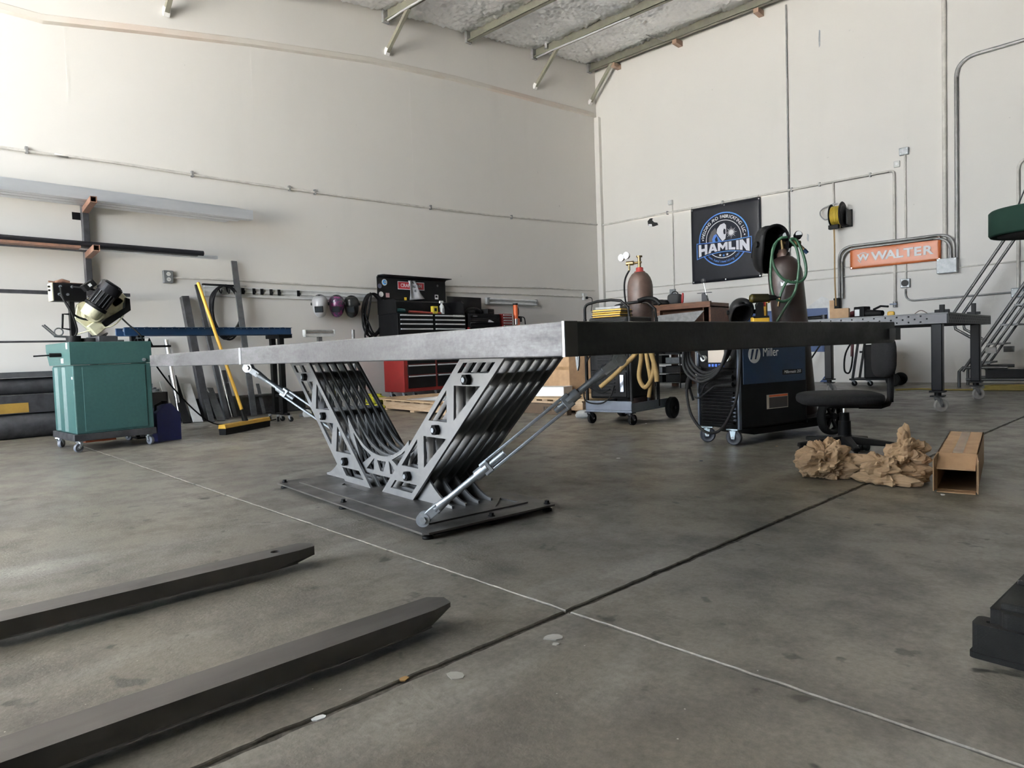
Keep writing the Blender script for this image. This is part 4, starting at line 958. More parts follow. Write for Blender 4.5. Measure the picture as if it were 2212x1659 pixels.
def sticker(y, z, r, m, m2=None, sq=False):
    g = G().mm((XL, y-r, z-r), (XL+0.0012, y+r, z+r)) if sq else G().cyl((XL, y, z), (XL+0.0012, y, z), r, n=18)
    o = g.build('sticker', m, lid)
    return o
sticker(-0.53, 0.83, 0.05, M_print_white); G().tube(arc((XL+0.0015, -0.53, 0.83), 0.026, 30, 330, 14, (0, 1, 0), (0, 0, 1)), 0.009, 4).build('sticker_ring', mat('sky_blue_print', (0.05, 0.28, 0.65), 0.5), lid)
sticker(-0.62, 0.77, 0.036, mat('slate_print', (0.12, 0.13, 0.2), 0.5)); sticker(-0.60, 0.645, 0.042, M_print_white); sticker(-0.48, 0.635, 0.034, mat('pink_print', (0.6, 0.35, 0.36), 0.5), None, True)
sticker(-0.14, 0.59, 0.024, mat('yellow_print', (0.75, 0.5, 0.03), 0.5), None, True); sticker(0.50, 0.64, 0.036, M_print_white, None, True); sticker(0.53, 0.825, 0.02, mat('grey_print', (0.08, 0.08, 0.08), 0.5))
G().mm((XL+0.001, 0.475, 0.63), (XL+0.002, 0.52, 0.665)).build('sticker_mark', M_print_black, lid)
G().cyl((0.0, 0.55, 0.40), (-0.26, 0.58, 0.60), 0.008, n=8).build('lid_strut', M_black, t)
G().mm((0.2345, W-0.28, 0.285), (0.236, W-0.06, 0.315)).build('name_plate', M_alu, t)
text('name_lettering', 'CRAFTSMAN', M_print_black, t, 0.03, (0.2365, W-0.17, 0.30), (0, 1, 0), (0, 0, 1), 0.0003)
G().mm((0.2345, -W+0.05, 0.29), (0.236, -W+0.16, 0.31)).build('badge', M_print_white, t)
# cloth over the lid
g = G(); nn = 10; vs = []
for i in range(nn+1):
    for j in range(5):
        u_, v_ = i/nn, j/4
        y = -0.03+0.02*u_+(v_-0.5)*(0.13+0.10*u_)+0.10*u_*v_*0.9; z = 0.875-0.31*u_+0.03*v_*u_; x = -0.235+0.05*u_+0.035*math.sin(v_*9+u_*3)
        vs.append((x+0.40, y-5.27, z+1.0))
g.add(vs, [(i*5+j, i*5+j+1, (i+1)*5+j+1, (i+1)*5+j) for i in range(nn) for j in range(4)], True)
t2 = thing('shop_towel', 'white printed cloth hanging over the tool chest lid', 'cloth', (0, 0, 0))
o = g.build('cloth', mat('white_cloth', (0.72, 0.72, 0.75), 0.8), t2); o.modifiers.new('thickness', 'SOLIDIFY').thickness = 0.003
for k, s in enumerate(('AI', 'RE', 'IE')):
    text('print', s, M_print_black, t2, 0.05, (0.185+0.012*k+0.02, -5.305+0.012*k, 1.84-0.065*k), (0.15, 1, 0), (0.12, 0, 1), 0.0004, 0.001)
# things in the chest tray
zt_ = 1.33
solo(G().tube([(0.45, -5.60, zt_+0.035), (0.46, -5.4, zt_+0.03), (0.44, -5.15, zt_+0.02), (0.46, -4.98, zt_+0.022)], 0.02, 8), 'pry_bar', mat('dull_red', (0.35, 0.05, 0.04), 0.5), 'long red bar lying in the open tool chest tray', 'tool')
t = thing('cordless_tool', 'teal and black power tool at the left of the chest tray', 'power tool', (0.47, -5.80, zt_))
G().cyl((0, -0.08, 0.045), (0, 0.10, 0.045), 0.04, 0.03, n=14).build('motor_housing', mat('teal_plastic', (0.0, 0.09, 0.10), 0.4), t)
G().bar((0, -0.03, 0.06), (0.0, -0.10, 0.15), 0.035, 0.045).build('handle', M_blackmatte, t, 0.008)
t = thing('spray_bottle', 'white spray bottle standing in the chest tray', 'bottle', (0.44, -4.93, zt_))
G().lathe([(0, 0), (0.036, 0.0), (0.038, 0.01), (0.038, 0.13), (0.016, 0.17), (0.014, 0.19)], n=18).build('bottle_body', M_white, t)
G().mm((-0.015, -0.045, 0.18), (0.015, 0.03, 0.22)).build('trigger_head', M_white, t, 0.006); G().mm((0.0375, -0.02, 0.03), (0.0385, 0.02, 0.10)).build('paper_label', mat('grey_label', (0.4, 0.4, 0.42), 0.6), t)
t = thing('small_box', 'small yellow box leaning in the chest tray', 'box', (0.44, -5.08, zt_))
G().mm((-0.03, -0.055, 0.0), (0.03, 0.045, 0.13)).build('carton', mat('yellow_card', (0.72, 0.55, 0.05), 0.6), t, 0.003); G().mm((0.03, -0.03, 0.05), (0.0305, 0.02, 0.10)).build('printed_panel', M_print_black, t)
# ---- second black chest
t = thing('tool_chest', 'smaller plain black tool chest with open lid right of the big one', 'tool chest', (0.42, -4.16, 0))
W = 0.36
G().mm((-0.24, -W, 0.16), (0.22, W, 0.98)).build('cabinet_body', M_black, t, 0.005)
G().mm((-0.24, -W, 0.98), (0.20, W, 1.345)).build('chest_body', M_black, t, 0.005)
z = 0.995
for hgt in (0.085, 0.075, 0.065, 0.06, 0.06): drawer(t, 0.20, -W+0.02, W-0.02, z, z+hgt-0.006, M_black, M_blackmatte); z += hgt
z = 0.2
for hgt in (0.25, 0.2, 0.16, 0.14): drawer(t, 0.22, -W+0.02, W-0.02, z, z+hgt-0.008, M_black, M_blackmatte); z += hgt
G().mm((-0.285, -W-0.03, 1.37), (-0.265, W+0.03, 1.66)).build('lid', M_black, t, 0.004)
G().mm((0.2145, -0.28, 1.30), (0.216, -0.18, 1.325)).build('badge', M_print_white, t); G().prism([(0.06, 1.19), (0.20, 1.21), (0.08, 1.26)], 0.002, (0.216, 0, 0), (0, 1, 0), (0, 0, 1)).build('badge', M_print_white, t)
for a in (-W+0.07, W-0.07):
    for b in (-0.17, 0.15): caster(t, (b, a, 0), 0.06, 0.03, 0.3, 0.16)
G().mm((0.20, -W-0.04, 0.99), (0.235, -W-0.012, 1.12)).build('red_side_hook', M_red, t)
# jumble on top of the second chest
for k, (y, z, sx_, sy_, sz_, lab) in enumerate(((-4.38, 1.347, 0.12, 0.16, 0.06, 'black tool case on the small chest next to its lid'), (-4.02, 1.347, 0.16, 0.22, 0.085, 'tilted flat black tool case on the small chest top'))):
    t = thing('tool_case', lab, 'case', (0.44, y, z), 0.25*(1 if k else -1))
    G().mm((-sx_, -sy_/2, 0), (sx_, sy_/2, sz_)).build('case_shell', M_blackmatte, t, 0.01); G().tube([(sx_, -0.04, sz_/2), (sx_+0.025, -0.03, sz_/2), (sx_+0.025, 0.03, sz_/2), (sx_, 0.04, sz_/2)], 0.006, 6).build('case_handle', M_blackmatte, t)
solo(G().tube(smooth_path([(0.52, -4.50, 1.36), (0.50, -4.42, 1.42), (0.55, -4.32, 1.44), (0.56, -4.2, 1.40), (0.52, -4.12, 1.36), (0.58, -4.06, 1.37)]), 0.018, 7), 'grip_hose', M_rubber, 'short black hose lying on the small chest', 'hose')
# ---- small red drawer box and orange magnetic drill on a bench behind the table
t = thing('work_bench', 'plain steel bench along the left wall carrying the orange drill', 'bench', (0.40, -3.2, 0))
G().mm((-0.33, -0.58, 1.08), (0.33, 1.0, 1.115)).build('bench_top', M_steel2, t, 0.004)
for x in (-0.29, 0.29):
    for y in (-0.53, 0.95): G().mm((x-0.025, y-0.025, 0), (x+0.025, y+0.025, 1.08)).build('leg', M_steel, t)
G().mm((-0.3, -0.5, 0.25), (0.3, 0.95, 0.27)).build('lower_shelf', M_steel, t)
t = thing('drawer_box', 'small red steel box of tiny drawers beside the orange drill', 'drawer box', (0.5, -3.60, 1.115))
G().mm((-0.12, -0.13, 0), (0.10, 0.13, 0.24)).build('box_body', M_red, t, 0.004)
for k in range(5): drawer(t, 0.10, -0.115, 0.115, 0.012+k*0.045, 0.052+k*0.045, M_red, M_grey_pl)
t = thing('magnetic_drill', 'orange magnetic drill press with black motor on the bench', 'drill press', (0.55, -3.30, 1.115), 0.3)
G().mm((-0.05, -0.09, 0), (0.05, 0.09, 0.05)).build('magnet_base', M_black, t, 0.004)
G().mm((-0.035, -0.02, 0.05), (0.035, 0.06, 0.17)).build('drill_body', M_orange, t, 0.01)
G().cyl((0, -0.04, 0.16), (0, -0.04, 0.40), 0.042, n=18).build('motor', M_orange, t); G().cyl((0, -0.04, 0.40), (0, -0.04, 0.43), 0.045, n=18).build('motor_cap', M_blackmatte, t)
G().cyl((0, -0.04, 0.06), (0, -0.04, 0.16), 0.033, n=16).build('spindle', M_chrome, t)
G().box((0, 0.09, 0.16), (0.07, 0.12, 0.10)).build('gear_housing', M_blackmatte, t, 0.012)
G().tube(smooth_path([(0, 0.14, 0.19), (0, 0.26, 0.20), (0, 0.33, 0.16), (0, 0.35, 0.02)]), 0.009, 7).build('power_lead', M_rubber, t)
G().tube(smooth_path([(0.0, 0.0, 0.37), (0, 0.06, 0.36), (0, 0.08, 0.28), (0, 0.05, 0.2)]), 0.008, 7).build('motor_lead', M_rubber, t)
# ---- twin tube light fixture lying against the wall
t = thing('strip_light', 'unlit white twin tube strip light fixed on the left wall', 'light fixture', (0, -2.87, 1.62))
G().mm((0.0, -0.66, -0.06), (0.06, 0.66, 0.06)).build('tray', M_white, t, 0.006)
for z in (-0.035, 0.035):
    G().cyl((0.085, -0.64, z), (0.085, 0.64, z), 0.018, n=12).build('tube', mat('frosted_tube', (0.78, 0.78, 0.78), 0.3), t)
for s in (-1, 1): G().mm((0.06, s*0.64-0.02, -0.06), (0.10, s*0.64+0.02, 0.06)).build('end_holder', M_galv, t)
# ================================================================== PALLETS, CARTONS
M_plywood = mat('plywood', (0.52, 0.37, 0.22), 0.7, col2=(0.42, 0.28, 0.16), scale=3, stretch=(1, 7, 1))
def pallet(label, loc, rz, L=1.2, Wd=1.0, sheet=True):
    t = thing('pallet', label, 'pallet', loc, rz, 'wooden pallets behind the table')
    for y in (-Wd/2+0.05, 0, Wd/2-0.05): G().mm((-L/2, y-0.045, 0.022), (L/2, y+0.045, 0.115)).build('stringer', M_wood, t, 0.003)
    for k in range(7):
        x = -L/2+0.05+k*(L-0.1)/6; G().mm((x-0.045, -Wd/2, 0.115), (x+0.045, Wd/2, 0.135)).build('deck_board', M_wood, t, 0.002)
    for k in range(3):
        x = -L/2+0.06+k*(L-0.12)/2; G().mm((x-0.05, -Wd/2, 0), (x+0.05, Wd/2, 0.022)).build('bottom_board', M_wood, t, 0.002)
    return t
pallet('wooden pallet under sheet goods behind the left leg plates', (2.15, -6.35, 0), math.radians(-8), 1.5, 1.1)
pallet('wooden pallet carrying the cardboard carton behind the right leg', (3.60, -5.50, 0), math.radians(-6), 1.2, 1.2)
def sheet(name, label, loc, rz, sx_, sy_, th, m): return solo(G().mm((-sx_/2, -sy_/2, 0), (sx_/2, sy_/2, th)), name, m, label, 'sheet', 'sheets on the pallets', loc=loc, rz=rz)
sheet('plywood_sheet', 'brown plywood sheet lying on the left pallet', (2.05, -6.35, 0.136), math.radians(-10), 1.7, 1.2, 0.014, M_plywood)
sheet('aluminium_sheet', 'bright aluminium sheet lying on the plywood', (2.35, -6.45, 0.151), math.radians(-4), 0.9, 0.8, 0.004, M_alu)
sheet('steel_sheet', 'dark grey steel sheet lying across the aluminium sheet', (2.75, -6.30, 0.156), math.radians(14), 0.5, 0.9, 0.004, M_steel)
sheet('card_sheet', 'white card sheet lying on top of the pallet pile', (2.2, -6.55, 0.156), math.radians(25), 0.35, 0.5, 0.003, M_print_white)
sheet('plywood_sheet', 'pale plywood board lying on the carton pallet', (3.60, -5.50, 0.136), math.radians(-6), 1.3, 1.25, 0.02, M_plywood)
t = thing('cardboard_carton', 'big brown cardboard carton on the pallet behind the right leg', 'carton', (3.32, -5.28, 0.157), math.radians(-20))
G().mm((-0.32, -0.25, 0), (0.32, 0.25, 0.56)).build('carton_body', M_card, t, 0.006)
for y in (-0.2515, ): G().mm((-0.32, y, 0.30), (0.32, y+0.001, 0.34)).build('packing_tape', mat('brown_tape', (0.33, 0.2, 0.1), 0.3), t)
t = thing('cardboard_carton', 'small white carton in front of the big brown carton', 'carton', (3.42, -5.80, 0.157), math.radians(15))
G().mm((-0.2, -0.13, 0), (0.2, 0.13, 0.11)).build('carton_body', M_print_white, t, 0.004); G().mm((-0.2, -0.012, 0.11), (0.2, 0.012, 0.1108)).build('packing_tape', mat('clear_tape', (0.6, 0.58, 0.5), 0.3), t)
t = thing('cardboard_carton', 'flat dark printed carton leaning under the carton pallet edge', 'carton', (3.75, -6.35, 0), math.radians(-6))
G().mm((-0.4, -0.05, 0), (0.4, 0.02, 0.115)).build('carton_body', mat('dark_card', (0.10, 0.065, 0.04), 0.8), t, 0.004)
text('stencil_print', 'RTC.', M_print_black, t, 0.06, (0.1, -0.0515, 0.06), (1, 0, 0), (0, 0, 1), 0.0005, 0.001)
# rag on the floor by the cart
solo(G().blob((0, 0, 0.035), (0.10, 0.07, 0.045), 18, 10, 1, lambda q: q*(1+0.4*noise.noise(q*30))), 'shop_rag', mat('grey_rag', (0.3, 0.3, 0.29), 0.9), 'crumpled grey rag on the floor left of the welder cart', 'rag', loc=(4.45, -6.55, 0))
# ================================================================== WELDER CART WITH GAS BOTTLE
M_tankbrown = mat('oxide_brown_bottle', (0.10, 0.064, 0.05), 0.5, col2=(0.06, 0.036, 0.03), scale=9, rvar=0.12)
M_slate = mat('slate_blue_enamel', (0.10, 0.12, 0.16), 0.35)
t = thing('welder_cart', 'black welder on a caster cart with curved handle bars behind the table', 'welder cart', (5.06, -6.98, 0), math.radians(4))
tr = G().mm((-0.245, 0.0, 0.115), (0.245, 0.80, 0.135)).mm((-0.245, 0.0, 0.135), (0.245, 0.012, 0.22)).mm((0.233, 0.0, 0.135), (0.245, 0.80, 0.20)).mm((-0.245, 0.0, 0.135), (-0.233, 0.80, 0.20)).build('cart_tray', M_slate, t, 0.003)
for x in (-0.235, 0.235):
    G().mm((x-0.012, 0.008, 0.22), (x+0.012, 0.032, 0.98)).build('front_post', M_black, t, 0.003)
    G().mm((x-0.012, 0.52, 0.135), (x+0.012, 0.545, 0.98)).build('rear_post', M_black, t, 0.003)
    caster(t, (x*0.92, 0.06, 0), 0.05, 0.03, math.radians(80), 0.115, M_rubber, M_steel)
def handle(y):
    p = [(-0.235, y, 0.95), (-0.235, y, 1.06)]+arc((-0.185, y, 1.07), 0.05, 180, 100, 4)+[(-0.10, y, 1.135), (0.05, y, 1.14)]+[(0.15, y, 1.125), (0.225, y, 1.06), (0.235, y, 0.95)]
    return G().tube(p, 0.013, 8)
handle(0.02).build('handle_bar', M_black, t); handle(0.53).build('handle_bar', M_black, t)
for s in (-1, 1):
    wl = G().lathe([(0.02, -0.02), (0.07, -0.016), (0.08, -0.024), (0.098, -0.028), (0.105, -0.02), (0.105, 0.02), (0.098, 0.028), (0.08, 0.024), (0.07, 0.016), (0.02, 0.02)], (s*0.275, 0.74, 0.105), (1, 0, 0), 28).build('rear_wheel', M_rubber, t)
    G().cyl((s*0.245, 0.74, 0.105), (s*0.31, 0.74, 0.105), 0.016, n=10).build('hub', M_black, wl)
we = G().mm((-0.205, 0.03, 0.24), (0.205, 0.50, 0.985)).build('welder_body', M_blackmatte, t, 0.015)
G().mm((-0.185, 0.02, 0.50), (0.185, 0.032, 0.96)).build('upper_front_panel', M_blackmatte, we, 0.008)
G().mm((-0.185, 0.02, 0.255), (0.185, 0.032, 0.48)).build('lower_front_panel', M_blackmatte, we, 0.008)
for k in range(6):
    G().mm((-0.11, 0.012, 0.29+k*0.03), (0.07, 0.022, 0.302+k*0.03)).build('vent_louvre', M_black, we, 0.003)
    G().mm((-0.11, 0.012, 0.53+k*0.028), (0.07, 0.022, 0.541+k*0.028)).build('vent_louvre', M_black, we, 0.003)
for z0, z1 in ((0.30, 0.46), (0.53, 0.70)): G().mm((0.12, 0.010, z0), (0.165, 0.022, z1)).build('bright_latch_plate', mat('chrome_latch', (0.42, 0.46, 0.55), 0.2, 0.9), we, 0.008)
for z in (0.42, 0.66): G().cyl((-0.155, 0.02, z), (-0.155, -0.005, z), 0.022, n=14).build('output_socket', mat('pinkish_red_socket', (0.4, 0.06, 0.05), 0.5), we)
G().prism([(-0.16, 0.84), (0.06, 0.84), (0.06, 0.93), (-0.14, 0.93)], 0.02, (0, 0.02, 0), (1, 0, 0), (0, 0, 1)).build('control_panel', mat('panel_dark', (0.02, 0.022, 0.03), 0.3), we, 0.006)
G().cyl((0.12, 0.02, 0.885), (0.12, -0.01, 0.885), 0.026, n=18).build('control_knob', M_white, we)
for pts in ([(-0.155, -0.01, 0.66), (-0.19, -0.06, 0.55), (-0.17, -0.05, 0.36), (-0.05, -0.04, 0.30), (0.06, -0.06, 0.33)], [(-0.155, -0.01, 0.42), (-0.21, -0.06, 0.33), (-0.2, -0.06, 0.22), (-0.05, -0.05, 0.20), (0.06, -0.06, 0.26), (0.10, -0.05, 0.36)]):
    G().tube(smooth_path(pts, 5), 0.007, 7).build('cable', M_rubber, we)
G().mm((0.02, 0.60, 0.135), (0.10, 0.66, 0.30)).build('bottle_cradle', M_slate, t)
# yellow cased tools on the welder
for k, (z, lab) in enumerate(((0.99, 'flat yellow parts case under another one on the welder'), (1.028, 'flat yellow parts case on top of the welder'))):
    q = thing('parts_case', lab, 'case', V((5.0, -6.80, z+0.0)), math.radians(4+3*k))
    G().mm((-0.15, -0.10, 0), (0.15, 0.12, 0.034)).build('case_shell', M_yellow, q, 0.006); G().mm((-0.155, -0.105, 0.012), (0.155, 0.125, 0.02)).build('case_seam', M_blackmatte, q)
solo(G().mm((4.86, -6.86, 1.064), (5.14, -6.70, 1.09)), 'steel_pan', M_galv, 'shallow grey steel pan on the yellow parts cases', 'pan', bevel=0.004)
# gas bottle
q = thing('gas_bottle', 'short brown gas bottle with twin gauges on the welder cart', 'gas bottle', (5.0, -6.30, 0.137))
G().lathe([(0, 0), (0.115, 0.0), (0.125, 0.015), (0.125, 1.13), (0.124, 1.17), (0.117, 1.21), (0.102, 1.25), (0.078, 1.285), (0.05, 1.305), (0.04, 1.31)], n=28).build('cylinder', M_tankbrown, q)
G().lathe([(0.05, 1.285), (0.052, 1.31), (0.036, 1.315), (0.036, 1.345), (0.03, 1.35)], n=18).build('neck_ring', mat('red_ring', (0.35, 0.04, 0.035), 0.5), q)
v_ = G().cyl((0, 0, 1.34), (0, 0, 1.45), 0.016, n=12).cyl((0, 0, 1.45), (0, 0, 1.465), 0.03, n=12).cyl((-0.06, 0, 1.40), (0.02, 0, 1.40), 0.012, n=10).build('valve', M_brass, q)
rg = G().cyl((-0.06, -0.01, 1.40), (-0.13, -0.03, 1.40), 0.022, n=14).cyl((-0.10, -0.03, 1.40), (-0.10, -0.03, 1.33), 0.01, n=8).build('regulator', M_brass, q)
for dx, dz in ((-0.105, 0.075), (-0.165, 0.06)):
    gg = G().cyl((dx, -0.05, 1.40+dz), (dx, -0.075, 1.40+dz), 0.034, n=20).build('gauge', M_chrome, q)
    G().cyl((dx, -0.075, 1.40+dz), (dx, -0.077, 1.40+dz), 0.029, n=20).build('dial', M_print_white, gg)
G().tube(smooth_path([(-0.10, -0.03, 1.33), (-0.14, -0.05, 1.24), (-0.155, -0.04, 1.1), (-0.15, 0.0, 0.9), (-0.15, 0.05, 0.7)]), 0.009, 7).build('gas_hose', M_rubber, q)
# tan leather cable sleeve draped on the cart
M_leather = mat('tan_leather', (0.30, 0.195, 0.075), 0.8, col2=(0.22, 0.14, 0.05), scale=12)
q = thing('cable_sleeve', 'tan leather cable sleeve looped over the side of the welder cart', 'cable sleeve', (0, 0, 0))
P0 = V((5.37, -7.03, 0))
def loop(pts, r): return G().tube(smooth_path([P0+V(p) for p in pts], 6), r, 9).build('sleeve_loop', M_leather, q)
loop([(0.0, 0.05, 0.78), (0.02, 0.03, 0.66), (-0.05, -0.05, 0.55), (-0.16, -0.10, 0.44), (-0.26, -0.13, 0.36)], 0.021)
loop([(0.02, 0.08, 0.80), (0.05, 0.06, 0.62), (0.03, 0.05, 0.44), (0.08, 0.06, 0.35), (0.14, 0.07, 0.42), (0.17, 0.07, 0.56), (0.12, 0.07, 0.80)], 0.020)
loop([(0.06, 0.10, 0.80), (0.09, 0.09, 0.6), (0.12, 0.09, 0.40), (0.10, 0.09, 0.26)], 0.018)
loop([(0.10, 0.04, 0.82), (0.16, 0.04, 0.66), (0.20, 0.05, 0.50), (0.21, 0.05, 0.40)], 0.022)
# loose rolled leads on top
solo(G().tube(smooth_path([(5.10, -6.50, 1.145), (5.17, -6.46, 1.165), (5.25, -6.44, 1.15), (5.30, -6.43, 1.10)]), 0.02, 8), 'rolled_leads', M_blackmatte, 'black bundle of leads draped over the rear handle of the cart', 'leads')
# spring clamp hanging by the carton
t = thing('c_clamp', 'silver locking clamp hanging on the left of the welder cart', 'clamp', (4.78, -7.05, 0))
G().prism([(-0.03, 0.72), (0.03, 0.72), (0.015, 0.55), (0.0, 0.50), (-0.012, 0.55)], 0.02, (0, 0, 0), (1, 0, 0), (0, 0, 1), [[(-0.012, 0.68), (0.012, 0.68), (0.004, 0.6)]]).build('jaw', M_chrome, t, 0.003)
G().cyl((0.0, 0, 0.70), (0.06, 0.04, 0.72), 0.008, n=8).build('hook_pin', M_chrome, t)
# ================================================================== BENCH AT THE END WALL
t = thing('timber_bench', 'dark stained timber bench rack against the end wall', 'bench', (2.55, -1.1, 0))
G().mm((-1.1, -0.35, 0.86), (0.72, 0.35, 0.92)).build('bench_top', M_wood_dark, t, 0.005)
for x in (-1.05, 0.0, 0.66):
    for y in (-0.30, 0.30): G().mm((x-0.045, y-0.045, 0), (x+0.045, y+0.045, 0.86)).build('leg', M_wood_dark, t)
for x in (-0.75, -0.30, 0.64): G().mm((x-0.05, -0.34, 0.92), (x+0.05, -0.25, 1.42)).build('upright', M_wood_dark if x < 0.5 else M_wood, t, 0.003)
G().mm((0.58, -0.34, 0.92), (0.72, 0.34, 1.42)).build('end_panel', M_wood_dark, t)
G().mm((-1.1, -0.36, 1.34), (0.72, -0.30, 1.44)).build('top_rail', M_wood_dark, t, 0.004)
G().mm((-1.1, -0.30, 1.34), (0.72, 0.35, 1.36)).build('top_shelf', M_wood_dark, t)
G().mm((-1.1, 0.28, 0.92), (0.72, 0.30, 1.34)).build('back_board', M_wood_dark, t)
solo(G().prism([(0, 0), (0.62, 0.02), (0.98, 0.36), (0.12, 0.33), (0.02, 0.3)], 0.012, (2.20, -1.49, 0.925), (1, 0, 0), (0, 0, 1)), 'sheet_offcut', M_galv, 'cut grey sheet metal piece propped on the timber bench', 'sheet')
t = thing('jacket', 'black and red jacket bundled on the timber bench shelf', 'jacket', (2.0, -1.22, 1.441))
G().blob((0.1, 0, 0.05), (0.28, 0.13, 0.065), 24, 12, 0.9, lambda q: q*(1+0.25*noise.noise(q*16))).build('body', M_blackmatte, t); G().blob((-0.16, 0, 0.04), (0.13, 0.10, 0.05), 18, 10, 0.9, lambda q: q*(1+0.25*noise.noise(q*19))).build('red_lining', M_red, t)
t = thing('tool_bag', 'dark grey tool bag on the bench shelf end of the jacket', 'bag', (2.42, -1.12, 1.442))
G().blob((0, 0, 0.10), (0.12, 0.10, 0.10), 20, 12, 0.5).build('bag_body', mat('grey_canvas', (0.04, 0.042, 0.045), 0.8), t); G().tube(arc((0, 0, 0.17), 0.07, 0, 180, 10), 0.01, 6).build('bag_handle', M_rubber, t)
solo(G().lathe([(0.012, 0), (0.022, 0.02), (0.024, 0.10), (0.018, 0.16), (0.008, 0.18)], (2.72, -1.4, 1.442), (0.1, 0, 1), 12), 'screwdriver', mat('red_handle', (0.4, 0.03, 0.03), 0.4), 'red handled tool standing upright on the bench shelf', 'tool')
t = thing('bench_vise', 'small dark bench tool with round knob on the rack end', 'tool', (3.05, -1.2, 1.442))
G().prism([(-0.05, 0), (0.06, 0), (0.03, 0.12), (-0.02, 0.16), (-0.05, 0.14)], 0.06, (0, 0, 0), (1, 0, 0), (0, 0, 1)).build('tool_body', M_steel, t); G().cyl((0.04, 0, 0.05), (-0.02, 0, 0.34), 0.012, n=8).build('lever', M_chrome, t); G().blob((-0.025, 0, 0.37), (0.045, 0.03, 0.045), 14, 8).build('knob', M_steel, t); G().mm((-0.14, -0.02, 0.155), (0.12, 0.02, 0.165)).build('cross_bar', M_steel, t)
# black wire shelving with boxes under the bench side
t = thing('wire_shelf', 'black wire shelving unit with tins under the timber bench', 'shelf', (2.6, -1.75, 0))
for x in (-0.35, 0.35):
    for y in (-0.18, 0.18): G().cyl((x, y, 0), (x, y, 0.80), 0.012, n=8).build('post', M_black, t)
for z in (0.08, 0.24, 0.40, 0.56, 0.72):
    G().mm((-0.35, -0.18, z), (0.35, 0.18, z+0.012)).build('shelf_tray', M_black, t)
    G().cyl((-0.35, -0.19, z+0.01), (0.35, -0.19, z+0.01), 0.004, n=6).build('front_wire', M_chrome, t)
k = 0
for z, nm_ in ((0.092, 'lowest'), (0.252, 'second'), (0.412, 'third'), (0.572, 'topmost')):
    for x, sd_ in ((-0.16, 'left'), (0.17, 'right')):
        k += 1
        solo(G().mm((x-0.13, -0.12, 0), (x+0.13, 0.14, 0.10+0.02*((k*7) % 3))), 'parts_bin', M_blackmatte if k % 3 else M_steel2, 'dark parts bin at the '+sd_+' of the '+nm_+' wire shelf', 'bin', 'bins on the wire shelving', 0.008, loc=(2.6, -1.75, z))
# pale jars on a low shelf left of the cart
t = thing('low_shelf', 'low timber shelf with jars behind the welder cart', 'shelf', (3.35, -4.35, 0))
for z in (0.03, 0.34, 0.66): G().mm((-0.45, -0.2, z), (0.45, 0.2, z+0.03)).build('shelf_board', M_wood, t)
for x in (-0.44, 0.44): G().mm((x-0.015, -0.2, 0), (x+0.015, 0.2, 0.69)).build('end_board', M_wood, t)
for k, x in enumerate((-0.3, -0.15, 0.02, 0.2)):
    j = thing('jar', ['first small pale jar from the left on the low shelf', 'second small pale jar from the left on the low shelf', 'third small pale jar from the left on the low shelf', 'rightmost small pale jar on the low shelf'][k], 'jar', (3.35+x, -4.40, 0.37), group='jars on the low shelf')
    G().lathe([(0, 0), (0.05, 0), (0.052, 0.01), (0.052, 0.11), (0.04, 0.13)], n=16).build('glass', mat('frosted_jar', (0.35, 0.34, 0.3), 0.3), j); G().cyl((0, 0, 0.125), (0, 0, 0.155), 0.044, n=16).build('lid', M_brass, j)
# ================================================================== BLUE WELDER WITH TALL BOTTLE
MW = V((6.46, -7.635, 0)); MR = math.radians(-15.6)
t = thing('wire_welder', 'big blue and black wire welder with looped gun cable behind the table', 'welder', MW, MR)
hw = 0.1875; D = 0.74; Z0, Z1 = 0.115, 0.84
bd = G().mm((-hw, 0.02, Z0), (hw, D, Z1)).build('case', M_blackmatte, t, 0.012)
for x in (-hw+0.006, hw-0.006): G().mm((x-0.008, 0.004, Z0), (x+0.008, 0.03, Z1-0.1)).build('corner_trim', M_slate, bd, 0.003)
G().mm((-hw+0.02, 0.006, 0.53), (hw-0.02, 0.022, 0.80)).build('control_panel', M_black, bd, 0.006)
G().mm((-0.075, 0.001, 0.575), (0.07, 0.008, 0.685)).build('display_screen', mat('pale_screen_film', (0.52, 0.45, 0.38), 0.3, col2=(0.5, 0.43, 0.36)), bd)
M_btn = mat('blue_button', (0.06, 0.15, 0.55), 0.4)
for k in range(5): G().mm((-0.075+k*0.03, 0.0, 0.545), (-0.055+k*0.03, 0.008, 0.565)).build('blue_button', M_btn, bd, 0.003)
for x in (-0.11, 0.105): G().cyl((x, 0.008, 0.605), (x, -0.018, 0.605), 0.022, n=18).build('dial_knob', M_white, bd)
for k in range(10): G().prism([(0, 0), (0.018, 0.006), (0.018, 0.012), (0, 0.018)], 0.29, (0, 0.012, 0.145+k*0.0235), (0, -1, 0), (0, 0, 1)).build('front_louvre', M_blackmatte, bd)
for k in range(7): G().prism([(0.125, 0), (0.165, -0.004), (0.165, 0.012)], 0.012, (0, 0.002, 0.175+k*0.026), (1, 0, 0), (0, 0, 1)).build('trim_notch', M_slate, bd)
for k in range(5):
    G().mm((-0.03, 0.008, 0.42+k*0.028), (0.13, 0.022, 0.430+k*0.028)).build('front_louvre', M_blackmatte, bd)
G().mm((-hw+0.02, 0.006, 0.385), (hw-0.02, 0.022, 0.415)).build('front_sill', M_blackmatte, bd, 0.004)
for z, y in ((0.475, 0), (0.425, 0)):
    G().cyl((0.16, -0.02, z), (0.02, -0.045, z-0.012), 0.017, 0.010, n=12).build('cable_plug', M_rubber, bd)
def wire(pts, r, m=None, nm_='gun_cable'): return G().tube(smooth_path(pts, 6), r, 8).build(nm_, m or mat('grey_cable', (0.045, 0.045, 0.045), 0.55), t)
